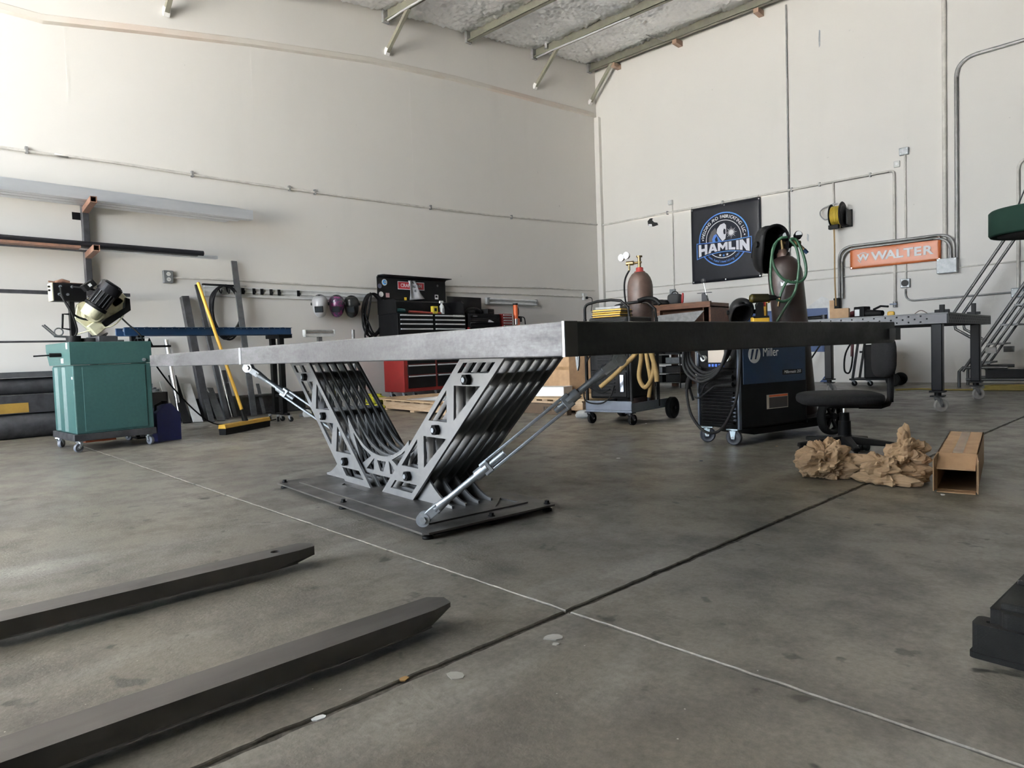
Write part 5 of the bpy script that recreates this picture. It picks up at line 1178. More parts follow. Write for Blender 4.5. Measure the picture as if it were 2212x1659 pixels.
Mgc = mat('grey_rubber_cable', (0.022, 0.022, 0.023), 0.55)
wire([(0.02, -0.045, 0.463), (-0.06, -0.05, 0.42), (-0.10, -0.05, 0.36), (-0.13, -0.045, 0.37), (-0.12, -0.04, 0.44), (-0.10, -0.03, 0.50)], 0.007, Mgc, 'ground_lead')
wire([(0.02, -0.045, 0.413), (-0.06, -0.05, 0.36), (-0.12, -0.05, 0.325), (-0.17, -0.04, 0.33)], 0.007, Mgc, 'ground_lead')
wire([(-0.12, -0.02, 0.535), (-0.18, -0.06, 0.50), (-0.215, -0.07, 0.42), (-0.215, -0.07, 0.32), (-0.18, -0.07, 0.20), (-0.08, -0.075, 0.105), (0.02, -0.075, 0.085), (0.12, -0.075, 0.14), (0.21, -0.06, 0.30), (0.235, -0.05, 0.45), (0.245, -0.04, 0.62), (0.23, -0.02, 0.78)], 0.0105, Mgc)
cuff = wire([(-0.12, -0.02, 0.535), (-0.165, -0.05, 0.515), (-0.20, -0.068, 0.45), (-0.213, -0.07, 0.39)], 0.019, M_rubber, 'cable_strain_relief')
for k in range(4):
    a = 0.022*k
    wire([(-0.215+0.6*a, -0.04-a, 0.80), (-0.205, -0.05-a, 0.64-a*0.8), (-0.15, -0.055-a, 0.55-a*0.9), (-0.04, -0.06-a, 0.505-a*0.9), (0.08, -0.055-a, 0.55-a), (0.16, -0.05-a, 0.64-a), (0.20+0.5*a, -0.03-a, 0.80)], 0.0105, Mgc)
wire([(-0.19, -0.03, 0.8), (-0.14, -0.045, 0.68), (-0.07, -0.05, 0.60)], 0.007, Mgc)
wire([(-0.235, -0.03, 0.80), (-0.245, -0.03, 0.6), (-0.235, -0.03, 0.42), (-0.225, 0.0, 0.3)], 0.009, Mgc)
sp_ = G().mm((hw-0.001, 0.05, 0.42), (hw+0.004, D-0.02, 0.835)).build('blue_side_panel', mat('welder_blue_enamel', (0.007, 0.030, 0.082), 0.4), t, 0.003)
XS = hw+0.0046
text('brand_lettering', 'Miller', M_print_white, sp_, 0.092, (XS, 0.335, 0.635), (0, 1, 0), (0, 0, 1), 0.0005, 0.0, sx=0.80)
G().cyl((XS-0.001, 0.165, 0.625), (XS+0.0006, 0.165, 0.625), 0.062, n=28).build('brand_roundel', M_print_white, sp_)
for k in (0, 1): G().prism([(0.122+k*0.045, 0.59), (0.137+k*0.045, 0.59), (0.162+k*0.045, 0.66), (0.140+k*0.045, 0.66)], 0.001, (XS+0.001, 0, 0), (0, 1, 0), (0, 0, 1)).build('roundel_mark', mat('navy_print', (0.01, 0.03, 0.09), 0.5), sp_)
G().mm((XS-0.001, 0.46, 0.47), (XS+0.0004, 0.68, 0.505)).build('model_strip', M_print_black, sp_)
text('model_lettering', 'Millermatic 255', M_print_white, sp_, 0.03, (XS+0.0006, 0.57, 0.488), (0, 1, 0), (0, 0, 1), 0.0003, 0.0, shear=0.25)
lb = G().mm((XS-0.006, 0.29, 0.235), (XS-0.003, 0.52, 0.335)).build('warning_label', mat('label_buff', (0.5, 0.46, 0.38), 0.6), t)
G().mm((XS-0.003, 0.315, 0.24), (XS-0.0025, 0.515, 0.315)).build('label_text_block', mat('label_dark', (0.05, 0.045, 0.045), 0.6), lb)
G().mm((XS-0.003, 0.315, 0.318), (XS-0.0025, 0.515, 0.332)).build('label_header', M_orange, lb)
G().mm((-hw, D, 0.10), (hw, D+0.36, 0.135)).build('rear_deck', M_blackmatte, t, 0.004)
G().mm((-0.15, 0.2, 0.06), (0.15, D+0.3, 0.10)).build('under_frame', M_blackmatte, t)
for x in (-0.12, 0.12): caster(t, (x, 0.03, 0), 0.055, 0.032, math.radians(15 if x > 0 else 30), 0.115, mat('dark_blue_wheel', (0.03, 0.035, 0.05), 0.4) if x < 0 else bpy.data.materials['dark_blue_wheel'], mat('bright_zinc_fork', (0.6, 0.72, 0.8), 0.3, 0.8) if x < 0 else bpy.data.materials['bright_zinc_fork'], False)
for s in (-1, 1):
    wl = G().lathe([(0.10, -0.012), (0.108, -0.028), (0.125, -0.034), (0.137, -0.026), (0.14, 0.0), (0.137, 0.026), (0.125, 0.034), (0.108, 0.028), (0.10, 0.012)], (s*0.245, D+0.20, 0.14), (1, 0, 0), 32).build('rear_wheel', M_rubber, t)
    g = G().cyl((s*0.245-0.03, D+0.20, 0.14), (s*0.245+0.03, D+0.20, 0.14), 0.025, n=14)
    for k in range(6):
        a = 2*math.pi*k/6; g.bar(V((s*0.245, D+0.20, 0.14)), V((s*0.245, D+0.20+0.107*math.cos(a), 0.14+0.107*math.sin(a))), 0.02, 0.02, (1, 0, 0))
    g.build('spoked_hub', M_blackmatte, wl)
# tall bottle, leaning a little
RX = Matrix.Rotation(MR, 3, 'Z'); tb0 = MW+RX @ V((0.0, D+0.17, 0.137))
ttop = DP(1692, 553, tb0); ax = (ttop-tb0).normalized(); Lb = (ttop-tb0).length
q = thing('gas_bottle', 'tall dark brown gas bottle leaning behind the blue welder', 'gas bottle', tb0)
G().lathe([(0, 0), (0.115, 0.0), (0.127, 0.015), (0.127, Lb-0.16), (0.124, Lb-0.12), (0.113, Lb-0.08), (0.092, Lb-0.04), (0.066, Lb-0.015), (0.045, Lb-0.005)], (0, 0, 0), ax, 32).build('cylinder', mat('dark_brown_bottle', (0.034, 0.020, 0.018), 0.42, col2=(0.022, 0.013, 0.012), scale=6, rvar=0.1), q)
G().lathe([(0.048, Lb-0.02), (0.048, Lb+0.02), (0.036, Lb+0.03), (0.03, Lb+0.05)], (0, 0, 0), ax, 20).build('neck_ring', M_tankbrown, q)
e1 = -(_R); e1 = (e1-ax*e1.dot(ax)).normalized(); e2 = ax.cross(e1)      # e1 to picture left
tp = ax*(Lb+0.05)
G().cyl(tp, tp+ax*0.08, 0.016, n=12).cyl(tp+ax*0.05, tp+ax*0.05-e1*0.10, 0.014, n=12).build('valve', M_brass, q)
G().cyl(tp+ax*0.085, tp+ax*0.115, 0.032, n=12).build('valve_wheel', M_blackmatte, q)
rg = G().cyl(tp+ax*0.05-e1*0.06, tp+ax*0.02-e1*0.10-_F*0.07, 0.026, n=14).cyl(tp+ax*0.02-e1*0.10-_F*0.06, tp-ax*0.03-e1*0.13-_F*0.08, 0.012, n=10).build('regulator', M_brass, q)
for k in (-1, 1):
    c_ = tp+ax*0.085-e1*(0.06+0.05*k)-_F*0.03
    gg = G().cyl(c_, c_-_F*0.03+ax*0.01, 0.03, n=18).build('gauge', M_blackmatte, q); G().cyl(c_-_F*0.03+ax*0.01, c_-_F*0.032+ax*0.01, 0.024, n=18).build('dial', M_print_white, gg)
G().cyl(tp-ax*0.03-e1*0.13-_F*0.08, tp-ax*0.06-e1*0.15-_F*0.085, 0.014, n=10).build('hose_fitting', M_blue, q)
lbp = []
for i in range(7):
    a = math.radians(-20+30*i/6*2); rr = 0.1285
    dv = (-_F*math.cos(a)+e1*math.sin(a)); dv = (dv-ax*dv.dot(ax)).normalized()
    lbp += [ax*(Lb-0.24)+dv*rr, ax*(Lb-0.19)+dv*(rr-0.003)]
G().add(lbp, [(2*i, 2*i+2, 2*i+3, 2*i+1) for i in range(6)], True).build('paper_label', M_print_white, q)
# green hose looped over the bottle
GH = mat('green_rubber_hose', (0.022, 0.075, 0.038), 0.5)
def hp(px, py, off=0.16): return tb0+ (DP(px, py, tb0-_F*off)-tb0)
pts = [hp(1700, 512), hp(1680, 520), hp(1667, 555), hp(1665, 605), hp(1672, 640), hp(1688, 651), hp(1705, 646), hp(1718, 628), hp(1726, 575), hp(1720, 535), hp(1707, 518), hp(1722, 520), hp(1738, 560), hp(1741, 590), hp(1733, 606), hp(1715, 610), hp(1694, 604), hp(1677, 585), hp(1668, 560), hp(1672, 530), hp(1690, 512)]
q2 = thing('gas_hose', 'green rubber hose looped over the neck of the tall bottle', 'hose', (0, 0, 0))
G().tube(smooth_path(pts, 6), 0.0105, 8).build('hose_loop', GH, q2)
pts = [hp(1705, 606), hp(1697, 612), hp(1688, 632), hp(1685, 641)]
G().tube(smooth_path(pts, 5), 0.0105, 8).build('hose_end', GH, q2); G().cyl(hp(1685, 641), hp(1681, 662), 0.008, n=10).build('hose_tip', M_brass, q2)
pts = [hp(1718, 628), hp(1705, 652), hp(1690, 675), hp(1676, 700), hp(1672, 720)]
G().tube(smooth_path(pts, 5), 0.0105, 8).build('hose_tail', GH, q2)
# black helmet hanging on the bottle valve
hpos = DP(1668, 540, tb0-_F*0.05)
helmet('welding_helmet', 'black welding helmet hung by its headband on the tall bottle', hpos, M_blackmatte, M_glass, math.radians(43.4+105), 1.12, -12, None)
# helmet and drill lying on the welder
hp2 = MW+RX @ V((-0.085, 0.36, Z1+0.078))
helmet('welding_helmet', 'black welding helmet lying on the blue welder, open side forward', hp2, mat('matt_black_shell', (0.016, 0.016, 0.017), 0.45), M_glass, math.radians(128), 0.74, -52, None)
t = thing('clamp_light', 'small yellow clip tool poking up behind the helmet', 'tool', MW+RX @ V((-0.06, 0.60, Z1)))
G().mm((-0.015, -0.012, 0), (0.015, 0.012, 0.16)).build('stem', M_yellow, t, 0.003); G().prism([(-0.05, 0.16), (0.03, 0.16), (0.045, 0.19), (0.0, 0.225), (-0.04, 0.2)], 0.03, (0, 0, 0), (1, 0, 0), (0, 0, 1)).build('head', M_yellow, t, 0.004); G().tube([(-0.04, 0, 0.19), (-0.07, 0, 0.15), (-0.06, 0, 0.08)], 0.008, 6).build('lead', M_rubber, t)
t = thing('cordless_drill', 'yellow and black cordless drill standing on the blue welder', 'drill', MW+RX @ V((0.055, 0.40, Z1)), math.radians(38))
M_drill = mat('olive_black_plastic', (0.014, 0.012, 0.006), 0.4, col2=(0.06, 0.045, 0.006), scale=9, amt=(0.52, 0.6))
G().mm((-0.06, -0.035, 0.0), (0.06, 0.035, 0.05)).build('battery', M_yellow, t, 0.008)
G().mm((-0.055, -0.038, 0.042), (0.055, 0.038, 0.056)).build('battery_seam', M_blackmatte, t)
G().prism([(-0.03, 0.05), (0.025, 0.05), (0.022, 0.15), (-0.01, 0.16), (-0.025, 0.13)], 0.032, (0, 0, 0), (1, 0, 0), (0, 0, 1)).build('grip', M_blackmatte, t, 0.008)
G().cyl((-0.055, 0, 0.185), (0.06, 0, 0.185), 0.034, 0.03, n=18).cyl((-0.055, 0, 0.185), (-0.07, 0, 0.185), 0.034, 0.024, n=18).build('motor_housing', M_drill, t)
G().cyl((0.06, 0, 0.185), (0.115, 0, 0.185), 0.024, 0.016, n=14).cyl((0.115, 0, 0.185), (0.15, 0, 0.185), 0.008, 0.005, n=8).build('chuck', M_blackmatte, t)
G().mm((0.024, -0.008, 0.125), (0.04, 0.008, 0.155)).build('trigger', M_red, t)
# ================================================================== PERFORATED WELDING TABLE
M_wt = mat('black_nitrided_plate', (0.014, 0.014, 0.015), 0.45, 0.3, col2=(0.02, 0.02, 0.022))
t = thing('welding_table', 'black perforated welding table on caster legs at the right', 'welding table', (6.3, -3.7, 0))
X0, X1, Y0, Y1, ZT, ZB = -1.25, 1.03, -1.14, 1.08, 0.925, 0.825
G().mm((X0, Y0, ZT-0.014), (X1, Y1, ZT)).build('top_plate', mat('worn_steel_top', (0.09, 0.09, 0.092), 0.45, 0.5), t, 0.002)
def holes(L): 
    h = []
    for r in range(3):
        n = int((L-0.1)/0.1)
        for k in range(n): h.append(circ2(0.06+k*0.1+(0.05 if r == 1 else 0), 0.02+r*0.027, 0.0085, 8))
    return h
L = X1-X0; G().prism([(0, 0), (L, 0), (L, ZT-0.014-ZB), (0, ZT-0.014-ZB)], 0.010, (X0, Y0+0.006, ZB), (1, 0, 0), (0, 0, 1), holes(L)).build('front_apron', mat('steel_apron', (0.11, 0.11, 0.115), 0.45, 0.4), t)
G().mm((X0+0.02, Y0+0.02, ZB), (X1-0.02, Y0+0.03, ZT-0.016)).build('apron_backing', M_wt, t); G().mm((X1-0.03, Y0+0.03, ZB), (X1-0.02, Y1-0.02, ZT-0.016)).build('apron_backing', M_wt, t)  # dark strips added behind the holes to stand for the shade inside
L = Y1-Y0; G().prism([(0, 0), (L, 0), (L, ZT-0.014-ZB), (0, ZT-0.014-ZB)], 0.010, (X1-0.006, Y0, ZB), (0, 1, 0), (0, 0, 1), holes(L)).build('side_apron', M_wt, t)
G().mm((X0, Y0+0.02, ZB), (X0+0.01, Y1, ZT-0.014)).mm((X0, Y1-0.01, ZB), (X1, Y1, ZT-0.014)).build('rear_apron', M_wt, t)
M_leg = mat('gloss_black_leg', (0.008, 0.008, 0.010), 0.3)
M_ww = mat('cream_nylon_wheel', (0.38, 0.36, 0.33), 0.5)
for (x, y) in ((0.93, -1.06), (1.0-0.03, 0.55), (-0.72, 1.0), (-1.15, -1.0)):
    lg = G().mm((x-0.045, y-0.045, 0.20), (x+0.045, y+0.045, ZB)).build('leg', M_leg, t, 0.008)
    G().mm((x-0.06, y-0.06, 0.185), (x+0.06, y+0.06, 0.20)).build('foot_plate', M_black, lg)
    G().cyl((x, y, 0.15), (x, y, 0.185), 0.03, n=12).mm((x-0.055, y-0.055, 0.145), (x+0.055, y+0.055, 0.155)).build('swivel_plate', M_black, lg)
    caster(t, (x+0.02, y+0.02, 0), 0.062, 0.032, math.radians(40), 0.147, M_ww, M_galv)
for x, y in ((0.96, -1.02), (1.0, 0.25)):
    c_ = thing('clamp_post', 'small black clamp post on the corner of the welding table' if y < 0 else 'tall black clamp post on the side of the welding table', 'clamp', (6.3+x, -3.7+y, ZT))
    G().mm((-0.02, -0.02, 0), (0.02, 0.02, 0.075 if y < 0 else 0.12)).build('post', M_black, c_, 0.003); G().mm((-0.06, -0.015, 0.0), (0.06, 0.015, 0.03)).build('arm', M_black, c_, 0.003)
# things on the welding table
def wt(px, py, z=0.925): return FL(px, py, z)
b = BW(1815, 690, -4.25); 
t = thing('cardboard_carton', 'small brown carton with a raised flap on the welding table', 'carton', (b.x, b.y, ZT), 0.2)
G().mm((-0.09, -0.07, 0), (0.09, 0.07, 0.12)).build('carton_body', M_card, t, 0.003); G().mm((-0.095, -0.072, 0.0), (-0.05, -0.067, 0.21)).build('raised_flap', M_card, t)
b = BW(1868, 690, -4.15)
t = thing('power_feeder', 'black boxy device with a white label on the welding table', 'device', (b.x, b.y, ZT), -0.3)
G().mm((-0.09, -0.06, 0), (0.03, 0.06, 0.13)).build('housing', M_blackmatte, t, 0.01); G().mm((-0.075, -0.0615, 0.03), (-0.02, -0.0605, 0.10)).build('label', M_print_white, t)
G().cyl((0.03, 0, 0.05), (0.20, 0.0, 0.045), 0.045, 0.03, n=16).build('motor_barrel', M_blackmatte, t); G().tube([(0.1, 0, 0.09), (0.18, 0, 0.12), (0.26, 0, 0.11)], 0.012, 6).build('lever', M_blackmatte, t)
b = BW(1843, 690, -3.9)
solo(G().blob((b.x, b.y, ZT+0.05), (0.05, 0.05, 0.05), 16, 10), 'flap_disc_roll', mat('maroon_fabric', (0.12, 0.02, 0.03), 0.8), 'maroon round pad beside the black device', 'pad')
b = BW(1925, 690, -4.2)
t = thing('tape_measure', 'small yellow and black tape measure on the welding table', 'tape measure', (b.x, b.y, ZT))
G().blob((0, 0, 0.03), (0.035, 0.02, 0.03), 14, 8, 0.5).build('case', M_yellow, t); G().mm((0.03, -0.006, 0.0), (0.13, 0.006, 0.008)).build('tape', M_white, t)
solo(G().tube(smooth_path([(b.x+0.2, b.y, ZT+0.004), (b.x+0.27, b.y, ZT+0.05), (b.x+0.33, b.y+0.03, ZT+0.015), (b.x+0.38, b.y, ZT+0.004)]), 0.004, 5), 'copper_wire', M_rust, 'thin curled copper wire lying on the welding table', 'wire')
b = BW(1762, 694, -4.1)
t = thing('angle_grinder', 'black angle grinder at the far left of the welding table', 'grinder', (b.x, b.y, ZT), 0.2)
G().cyl((-0.12, 0, 0.035), (0.06, 0, 0.035), 0.025, 0.03, n=14).build('body', M_blackmatte, t); G().cyl((0.09, 0, 0.01), (0.09, 0, 0.07), 0.03, n=14).build('head', M_steel, t); G().lathe([(0.0, 0.0), (0.055, 0), (0.055, 0.006), (0, 0.006)], (0.09, 0, 0.0), (0, 0, 1), 20).build('disc', M_rust, t)
# ---- plasma cutter cart near the end wall
t = thing('plasma_cart', 'black plasma cutter on a small wheeled cart by the end wall', 'cart', (5.62, -0.85, 0), 0.0)
G().mm((-0.30, -0.2, 0.09), (0.26, 0.2, 0.115)).build('base_frame', M_black, t)
for x in (-0.26,): G().bar((x, -0.17, 0.11), (x+0.09, -0.17, 0.72), 0.03, 0.03).build('upright', M_black, t)
G().bar((-0.26, 0.17, 0.11), (-0.17, 0.17, 0.72), 0.03, 0.03).build('upright', M_black, t)
G().mm((-0.10, -0.18, 0.115), (0.24, 0.18, 0.62)).build('machine_case', M_blackmatte, t, 0.02); G().mm((-0.16, -0.17, 0.50), (-0.08, -0.14, 0.53)).build('cross_bar', M_black, t)
G().mm((-0.20, -0.17, 0.70), (0.2, -0.14, 0.74)).build('handle', M_black, t)
G().tube(smooth_path([(-0.22, -0.22, 0.72), (-0.34, -0.22, 0.5), (-0.36, -0.22, 0.25), (-0.3, -0.22, 0.2), (-0.26, -0.22, 0.3), (-0.24, -0.22, 0.5), (-0.26, -0.22, 0.68)]), 0.013, 7).build('torch_lead', M_rubber, t)
G().cyl((-0.25, -0.22, 0.45), (-0.24, -0.22, 0.72), 0.022, n=10).build('torch_handle', mat('maroon_plastic', (0.08, 0.015, 0.02), 0.5), t)
for x in (-0.24, -0.02): caster(t, (x, -0.15, 0), 0.04, 0.026, 0.6, 0.09)
for y in (-0.2, 0.2):
    wl = G().lathe([(0.03, -0.02), (0.07, -0.02), (0.085, -0.024), (0.095, -0.015), (0.095, 0.015), (0.085, 0.024), (0.07, 0.02), (0.03, 0.02)], (0.30, y, 0.095), (0, 1, 0), 24).build('rear_wheel', M_rubber, t); G().cyl((0.30, y-0.03, 0.095), (0.30, y+0.03, 0.095), 0.03, n=12).build('hub', M_blackmatte, wl)
# ================================================================== OFFICE CHAIR (drafting style, low)
CH = V((7.34, -7.75, 0)); A = math.atan2(-0.687, -0.727)     # faces picture left
t = thing('office_chair', 'black armless swivel chair on five caster base', 'chair', CH, A-math.radians(16))
for k in range(5):
    a = math.radians(20+72*k); d = V((math.cos(a), math.sin(a), 0))
    lg = G(); lg.add([d*0.03+V((-d.y, d.x, 0))*0.03+V((0, 0, 0.075)), d*0.03-V((-d.y, d.x, 0))*0.03+V((0, 0, 0.075)), d*0.03+V((-d.y, d.x, 0))*0.028+V((0, 0, 0.125)), d*0.03-V((-d.y, d.x, 0))*0.028+V((0, 0, 0.125)),
        d*0.29+V((-d.y, d.x, 0))*0.02+V((0, 0, 0.068)), d*0.29-V((-d.y, d.x, 0))*0.02+V((0, 0, 0.068)), d*0.29+V((-d.y, d.x, 0))*0.017+V((0, 0, 0.092)), d*0.29-V((-d.y, d.x, 0))*0.017+V((0, 0, 0.092))],
        [(0, 1, 5, 4), (2, 6, 7, 3), (0, 4, 6, 2), (1, 3, 7, 5), (4, 5, 7, 6), (0, 2, 3, 1)])
    lg = lg.build('base_leg', M_blackmatte, t, 0.006)
    c_ = d*0.272; n_ = V((-d.y, d.x, 0))
    for s in (-1, 1): G().cyl(c_+n_*s*0.006+V((0, 0, 0.026)), c_+n_*s*0.026+V((0, 0, 0.026)), 0.026, n=16).build('caster_wheel', M_blackmatte, lg, 0.004)
    G().cyl(c_+V((0, 0, 0.03)), c_+V((0, 0, 0.07)), 0.012, n=8).build('caster_stem', M_blackmatte, lg)
G().cyl((0, 0, 0.07), (0, 0, 0.13), 0.045, 0.04, n=20).build('hub', M_blackmatte, t)
G().cyl((0, 0, 0.11), (0, 0, 0.215), 0.038, 0.034, n=18).cyl((0, 0, 0.215), (0, 0, 0.265), 0.029, 0.027, n=18).build('column_shroud', M_blackmatte, t)
G().cyl((0, 0, 0.26), (0, 0, 0.31), 0.013, n=12).build('gas_lift', M_chrome, t)
G().mm((-0.19, -0.06, 0.295), (0.10, 0.06, 0.315)).build('seat_plate', M_black, t, 0.006)
M_seat = mat('black_seat_fabric', (0.010, 0.010, 0.011), 0.9, col2=(0.014, 0.014, 0.015), scale=90)
G().blob((0.03, 0, 0.352), (0.235, 0.225, 0.042), 32, 12, 0.55).build('seat', M_seat, t)
br = G().tube([(-0.08, 0, 0.305), (-0.20, 0, 0.303), (-0.235, 0, 0.315), (-0.25, 0, 0.35), (-0.252, 0, 0.50), (-0.25, 0, 0.62)], 0.02, 4)
o = br.build('back_bracket', M_blackmatte, t, 0.003)
G().box((-0.252, 0, 0.475), (0.018, 0.06, 0.30)).build('back_bar', M_blackmatte, t, 0.003)
G().blob((-0.205, 0, 0.60), (0.042, 0.18, 0.13), 28, 14, 0.6, lambda q: V((q.x-0.5*q.y*q.y, q.y, q.z))).build('backrest', M_seat, t)
# ================================================================== CRUMPLED KRAFT PAPER
M_kraft = mat('kraft_paper', (0.44, 0.31, 0.19), 0.75, col2=(0.36, 0.25, 0.15), scale=7)
def crumple(g, c, r, seed, n=64, m_=40, amp=0.42):
    s_ = V((seed, seed*2, seed*3))
    def crease(p):
        d_, _ = noise.voronoi(p); return d_[1]-d_[0]
    def f(q):
        d = q.normalized() if q.length > 1e-6 else V((0, 0, 1))
        k = 0.74+amp*noise.noise(d*1.6+s_)+0.34*crease(d*2.1+s_)-0.15*crease(d*4.3+s_*2)+0.10*crease(d*8+s_)
        w_ = V((noise.noise(d*3+s_), noise.noise(d*3+s_*1.5), noise.noise(d*3+s_*2.5)))*0.22
        return V((q.x*(k+w_.x), q.y*(k+w_.y), q.z*(k+w_.z)))
    g.blob(c, r, n, m_, 1.0, f)
    for i in range(len(g.sm)): g.sm[i] = False
def floor_clip(g):
    g.v = [V((q.x, q.y, max(q.z, 0.003+0.004*abs(noise.noise(q*30))))) for q in g.v]; return g
P1 = FL(1782, 1030); P2 = FL(1915, 1036); P3 = FL(1842, 1018)
g = G(); crumple(g, P1+V((0, 0, 0.07)), (0.155, 0.15, 0.115), 1.3); crumple(g, P1+V((0.01, 0.10, 0.12)), (0.06, 0.055, 0.075), 4.2, 36, 24); crumple(g, P3+V((0, 0, 0.035)), (0.13, 0.10, 0.06), 2.2, 52, 30)
solo(floor_clip(g), 'crumpled_paper', M_kraft, 'crumpled brown packing paper heap nearer the chair base, on the left', 'paper', 'crumpled packing paper')
g = G(); crumple(g, P2+V((0, 0, 0.05)), (0.20, 0.16, 0.085), 7.7); crumple(g, P2+V((0.08, 0.05, 0.13)), (0.11, 0.10, 0.125), 9.1, 56, 36, 0.55); crumple(g, P2+V((0.03, -0.12, 0.02)), (0.15, 0.07, 0.035), 5.0, 48, 24)
solo(floor_clip(g), 'crumpled_paper', M_kraft, 'crumpled brown packing paper heap with a tall crest beside the long carton', 'paper', 'crumpled packing paper')
# ================================================================== LONG CARTON ON THE FLOOR
a_, b_ = FL(2022, 1058), FL(2112, 1065); wd = (b_-a_).length; dx_ = (b_-a_).normalized(); dy_ = V((-dx_.y, dx_.x, 0))
t = thing('long_carton', 'long open brown cardboard carton lying on the floor at right', 'carton', a_, math.atan2(dx_.y, dx_.x))
L, H = 0.92, 0.165
M_card_in = mat('cardboard_inside', (0.30, 0.19, 0.10), 0.85)
G().mm((0, 0.06, H-0.005), (wd, L, H)).build('top_panel', M_card, t); G().mm((0, 0, 0.002), (wd, L, 0.007)).build('bottom_panel', M_card_in, t)
G().mm((0, 0, 0.002), (0.005, L, H)).build('side_panel', M_card, t); G().mm((wd-0.005, 0, 0.002), (wd, L, H)).build('side_panel', M_card, t); G().mm((0.005, L-0.006, 0.007), (wd-0.005, L, H-0.005)).build('end_panel', M_card, t)
G().add([(0.006, 0.06, H), (wd-0.006, 0.06, H), (wd-0.006, -0.05, H-0.055), (0.006, -0.05, H-0.055), (0.006, 0.06, H-0.005), (wd-0.006, 0.06, H-0.005), (wd-0.006, -0.05, H-0.06), (0.006, -0.05, H-0.06)], [(0, 1, 2, 3), (7, 6, 5, 4), (0, 3, 7, 4), (1, 5, 6, 2), (2, 6, 7, 3)]).build('top_flap', M_card, t)
for x, s in ((0.0, -1), (wd, 1)):
    G().add([(x, 0.0, 0.004), (x, 0.0, H), (x+s*0.006, -0.085, H-0.012), (x+s*0.006, -0.085, 0.01), (x-s*0.004, 0, 0.004), (x-s*0.004, 0, H), (x+s*0.002, -0.085, H-0.012), (x+s*0.002, -0.085, 0.01)], [(0, 1, 2, 3), (7, 6, 5, 4), (1, 5, 6, 2), (2, 6, 7, 3), (0, 3, 7, 4)]).build('side_flap', M_card, t)
G().mm((0.006, -0.06, 0.002), (wd-0.006, 0, 0.006)).build('bottom_flap', M_card, t)
G().mm((wd/2-0.02, 0.06, H), (wd/2+0.02, L, H+0.0006)).build('packing_tape', mat('tan_tape', (0.42, 0.28, 0.15), 0.25), t)
# ================================================================== BLACK PLASTIC HOUSING AT THE RIGHT EDGE
c0 = FL(2097, 1418); t = thing('plastic_housing', 'black moulded plastic housing on the floor at the right edge', 'plastic case', c0, math.radians(-5))
def rr(x0, y0, x1, y1, r=0.012): 
    o = []
    for cx_, cy_, a0 in ((x1-r, y1-r, 0), (x0+r, y1-r, 90), (x0+r, y0+r, 180), (x1-r, y0+r, 270)):
        o += [(cx_+r*math.cos(math.radians(a0+30*k)), cy_+r*math.sin(math.radians(a0+30*k))) for k in range(4)]
    return o
M_hs = mat('textured_black_plastic', (0.012, 0.012, 0.012), 0.7, col2=(0.018, 0.018, 0.018), bmp=0.3, bscale=300)
G().prism(rr(-0.004, -0.004, 0.33, 0.065), 0.012, (0, 0, 0.006), (1, 0, 0), (0, 1, 0)).build('foot_rim', M_hs, t, 0.003)
G().prism(rr(0, 0, 0.32, 0.06), 0.065, (0, 0, 0.0425), (1, 0, 0), (0, 1, 0), [circ2(0.028, 0.03, 0.007)]).build('lower_body', M_hs, t, 0.006)
G().prism([(0.028, 0.028), (0.048, 0.028), (0.058, 0.012), (0.30, 0.012), (0.30, 0.36), (0.028, 0.36)], 0.105, (0, 0, 0.0545), (1, 0, 0), (0, 1, 0)).build('upper_step', M_hs, t, 0.006)
G().prism([(0.03, 0.107), (0.034, 0.122), (0.34, 0.132), (0.35, 0.107)], 0.235, (0.165, 0, 0), (0, 1, 0), (0, 0, 1)).build('sloped_lid', M_hs, t, 0.004)
G().mm((0.05, 0.16, 0.129), (0.28, 0.33, 0.142)).build('lid_ridge', M_hs, t, 0.003)
# ================================================================== FORKLIFT (forks in view)
M_fork = mat('worn_fork_steel', (0.09, 0.084, 0.08), 0.5, 0.35, col2=(0.06, 0.056, 0.053), scale=5, stretch=(3, 0.6, 1))
fd = V((0.0625, 0.998, 0)); FR = math.atan2(fd.y, fd.x)-math.pi/2
t = thing('forklift', 'forklift with two long black steel forks reaching over the floor', 'forklift', (6.86, -12.95, 0), FR)
def fork(xr, tip, wd, hole):
    x0, x1 = xr-wd, xr; zt, zb = 0.066, 0.020
    g = G(); h0 = 0.35; prof = []
    # plan: tapered nose
    plan = [(x0, h0), (x1, h0), (x1, tip-0.06), (x1-wd*0.12, tip), (x0+wd*0.45, tip+0.01), (x0+wd*0.1, tip-0.02)]
    bot = [(x0, h0), (x1, h0), (x1, tip-0.13), (x1-wd*0.12, tip-0.03), (x0+wd*0.45, tip-0.02), (x0+wd*0.1, tip-0.06)]
    if hole:
        g.prism(plan, 0.03, (0, 0, zt-0.015), (1, 0, 0), (0, 1, 0), [circ2((x0+x1)/2, tip-0.12, 0.016, 16)])
    else: g.prism(plan, 0.012, (0, 0, zt-0.006), (1, 0, 0), (0, 1, 0))
    n = 6; z1, z2 = zt-(0.03 if hole else 0.012), zb
    vs = [V((p[0], p[1], z1)) for p in plan]+[V((p[0], p[1]-(0.035 if p[1] > tip-0.2 else 0), z2)) for p in bot]
    g.add(vs, [(i, (i+1) % n, (i+1) % n+n, i+n) for i in range(n)]+[tuple(range(2*n-1, n-1, -1))])
    o = g.build('fork', M_fork, t, 0.004)
    G().mm((x0, h0-0.045, zb), (x1, h0, 0.60)).build('fork_shank', M_fork, o, 0.006)
RI = Matrix.Rotation(-FR, 3, 'Z'); L0 = V((6.86, -12.95, 0))
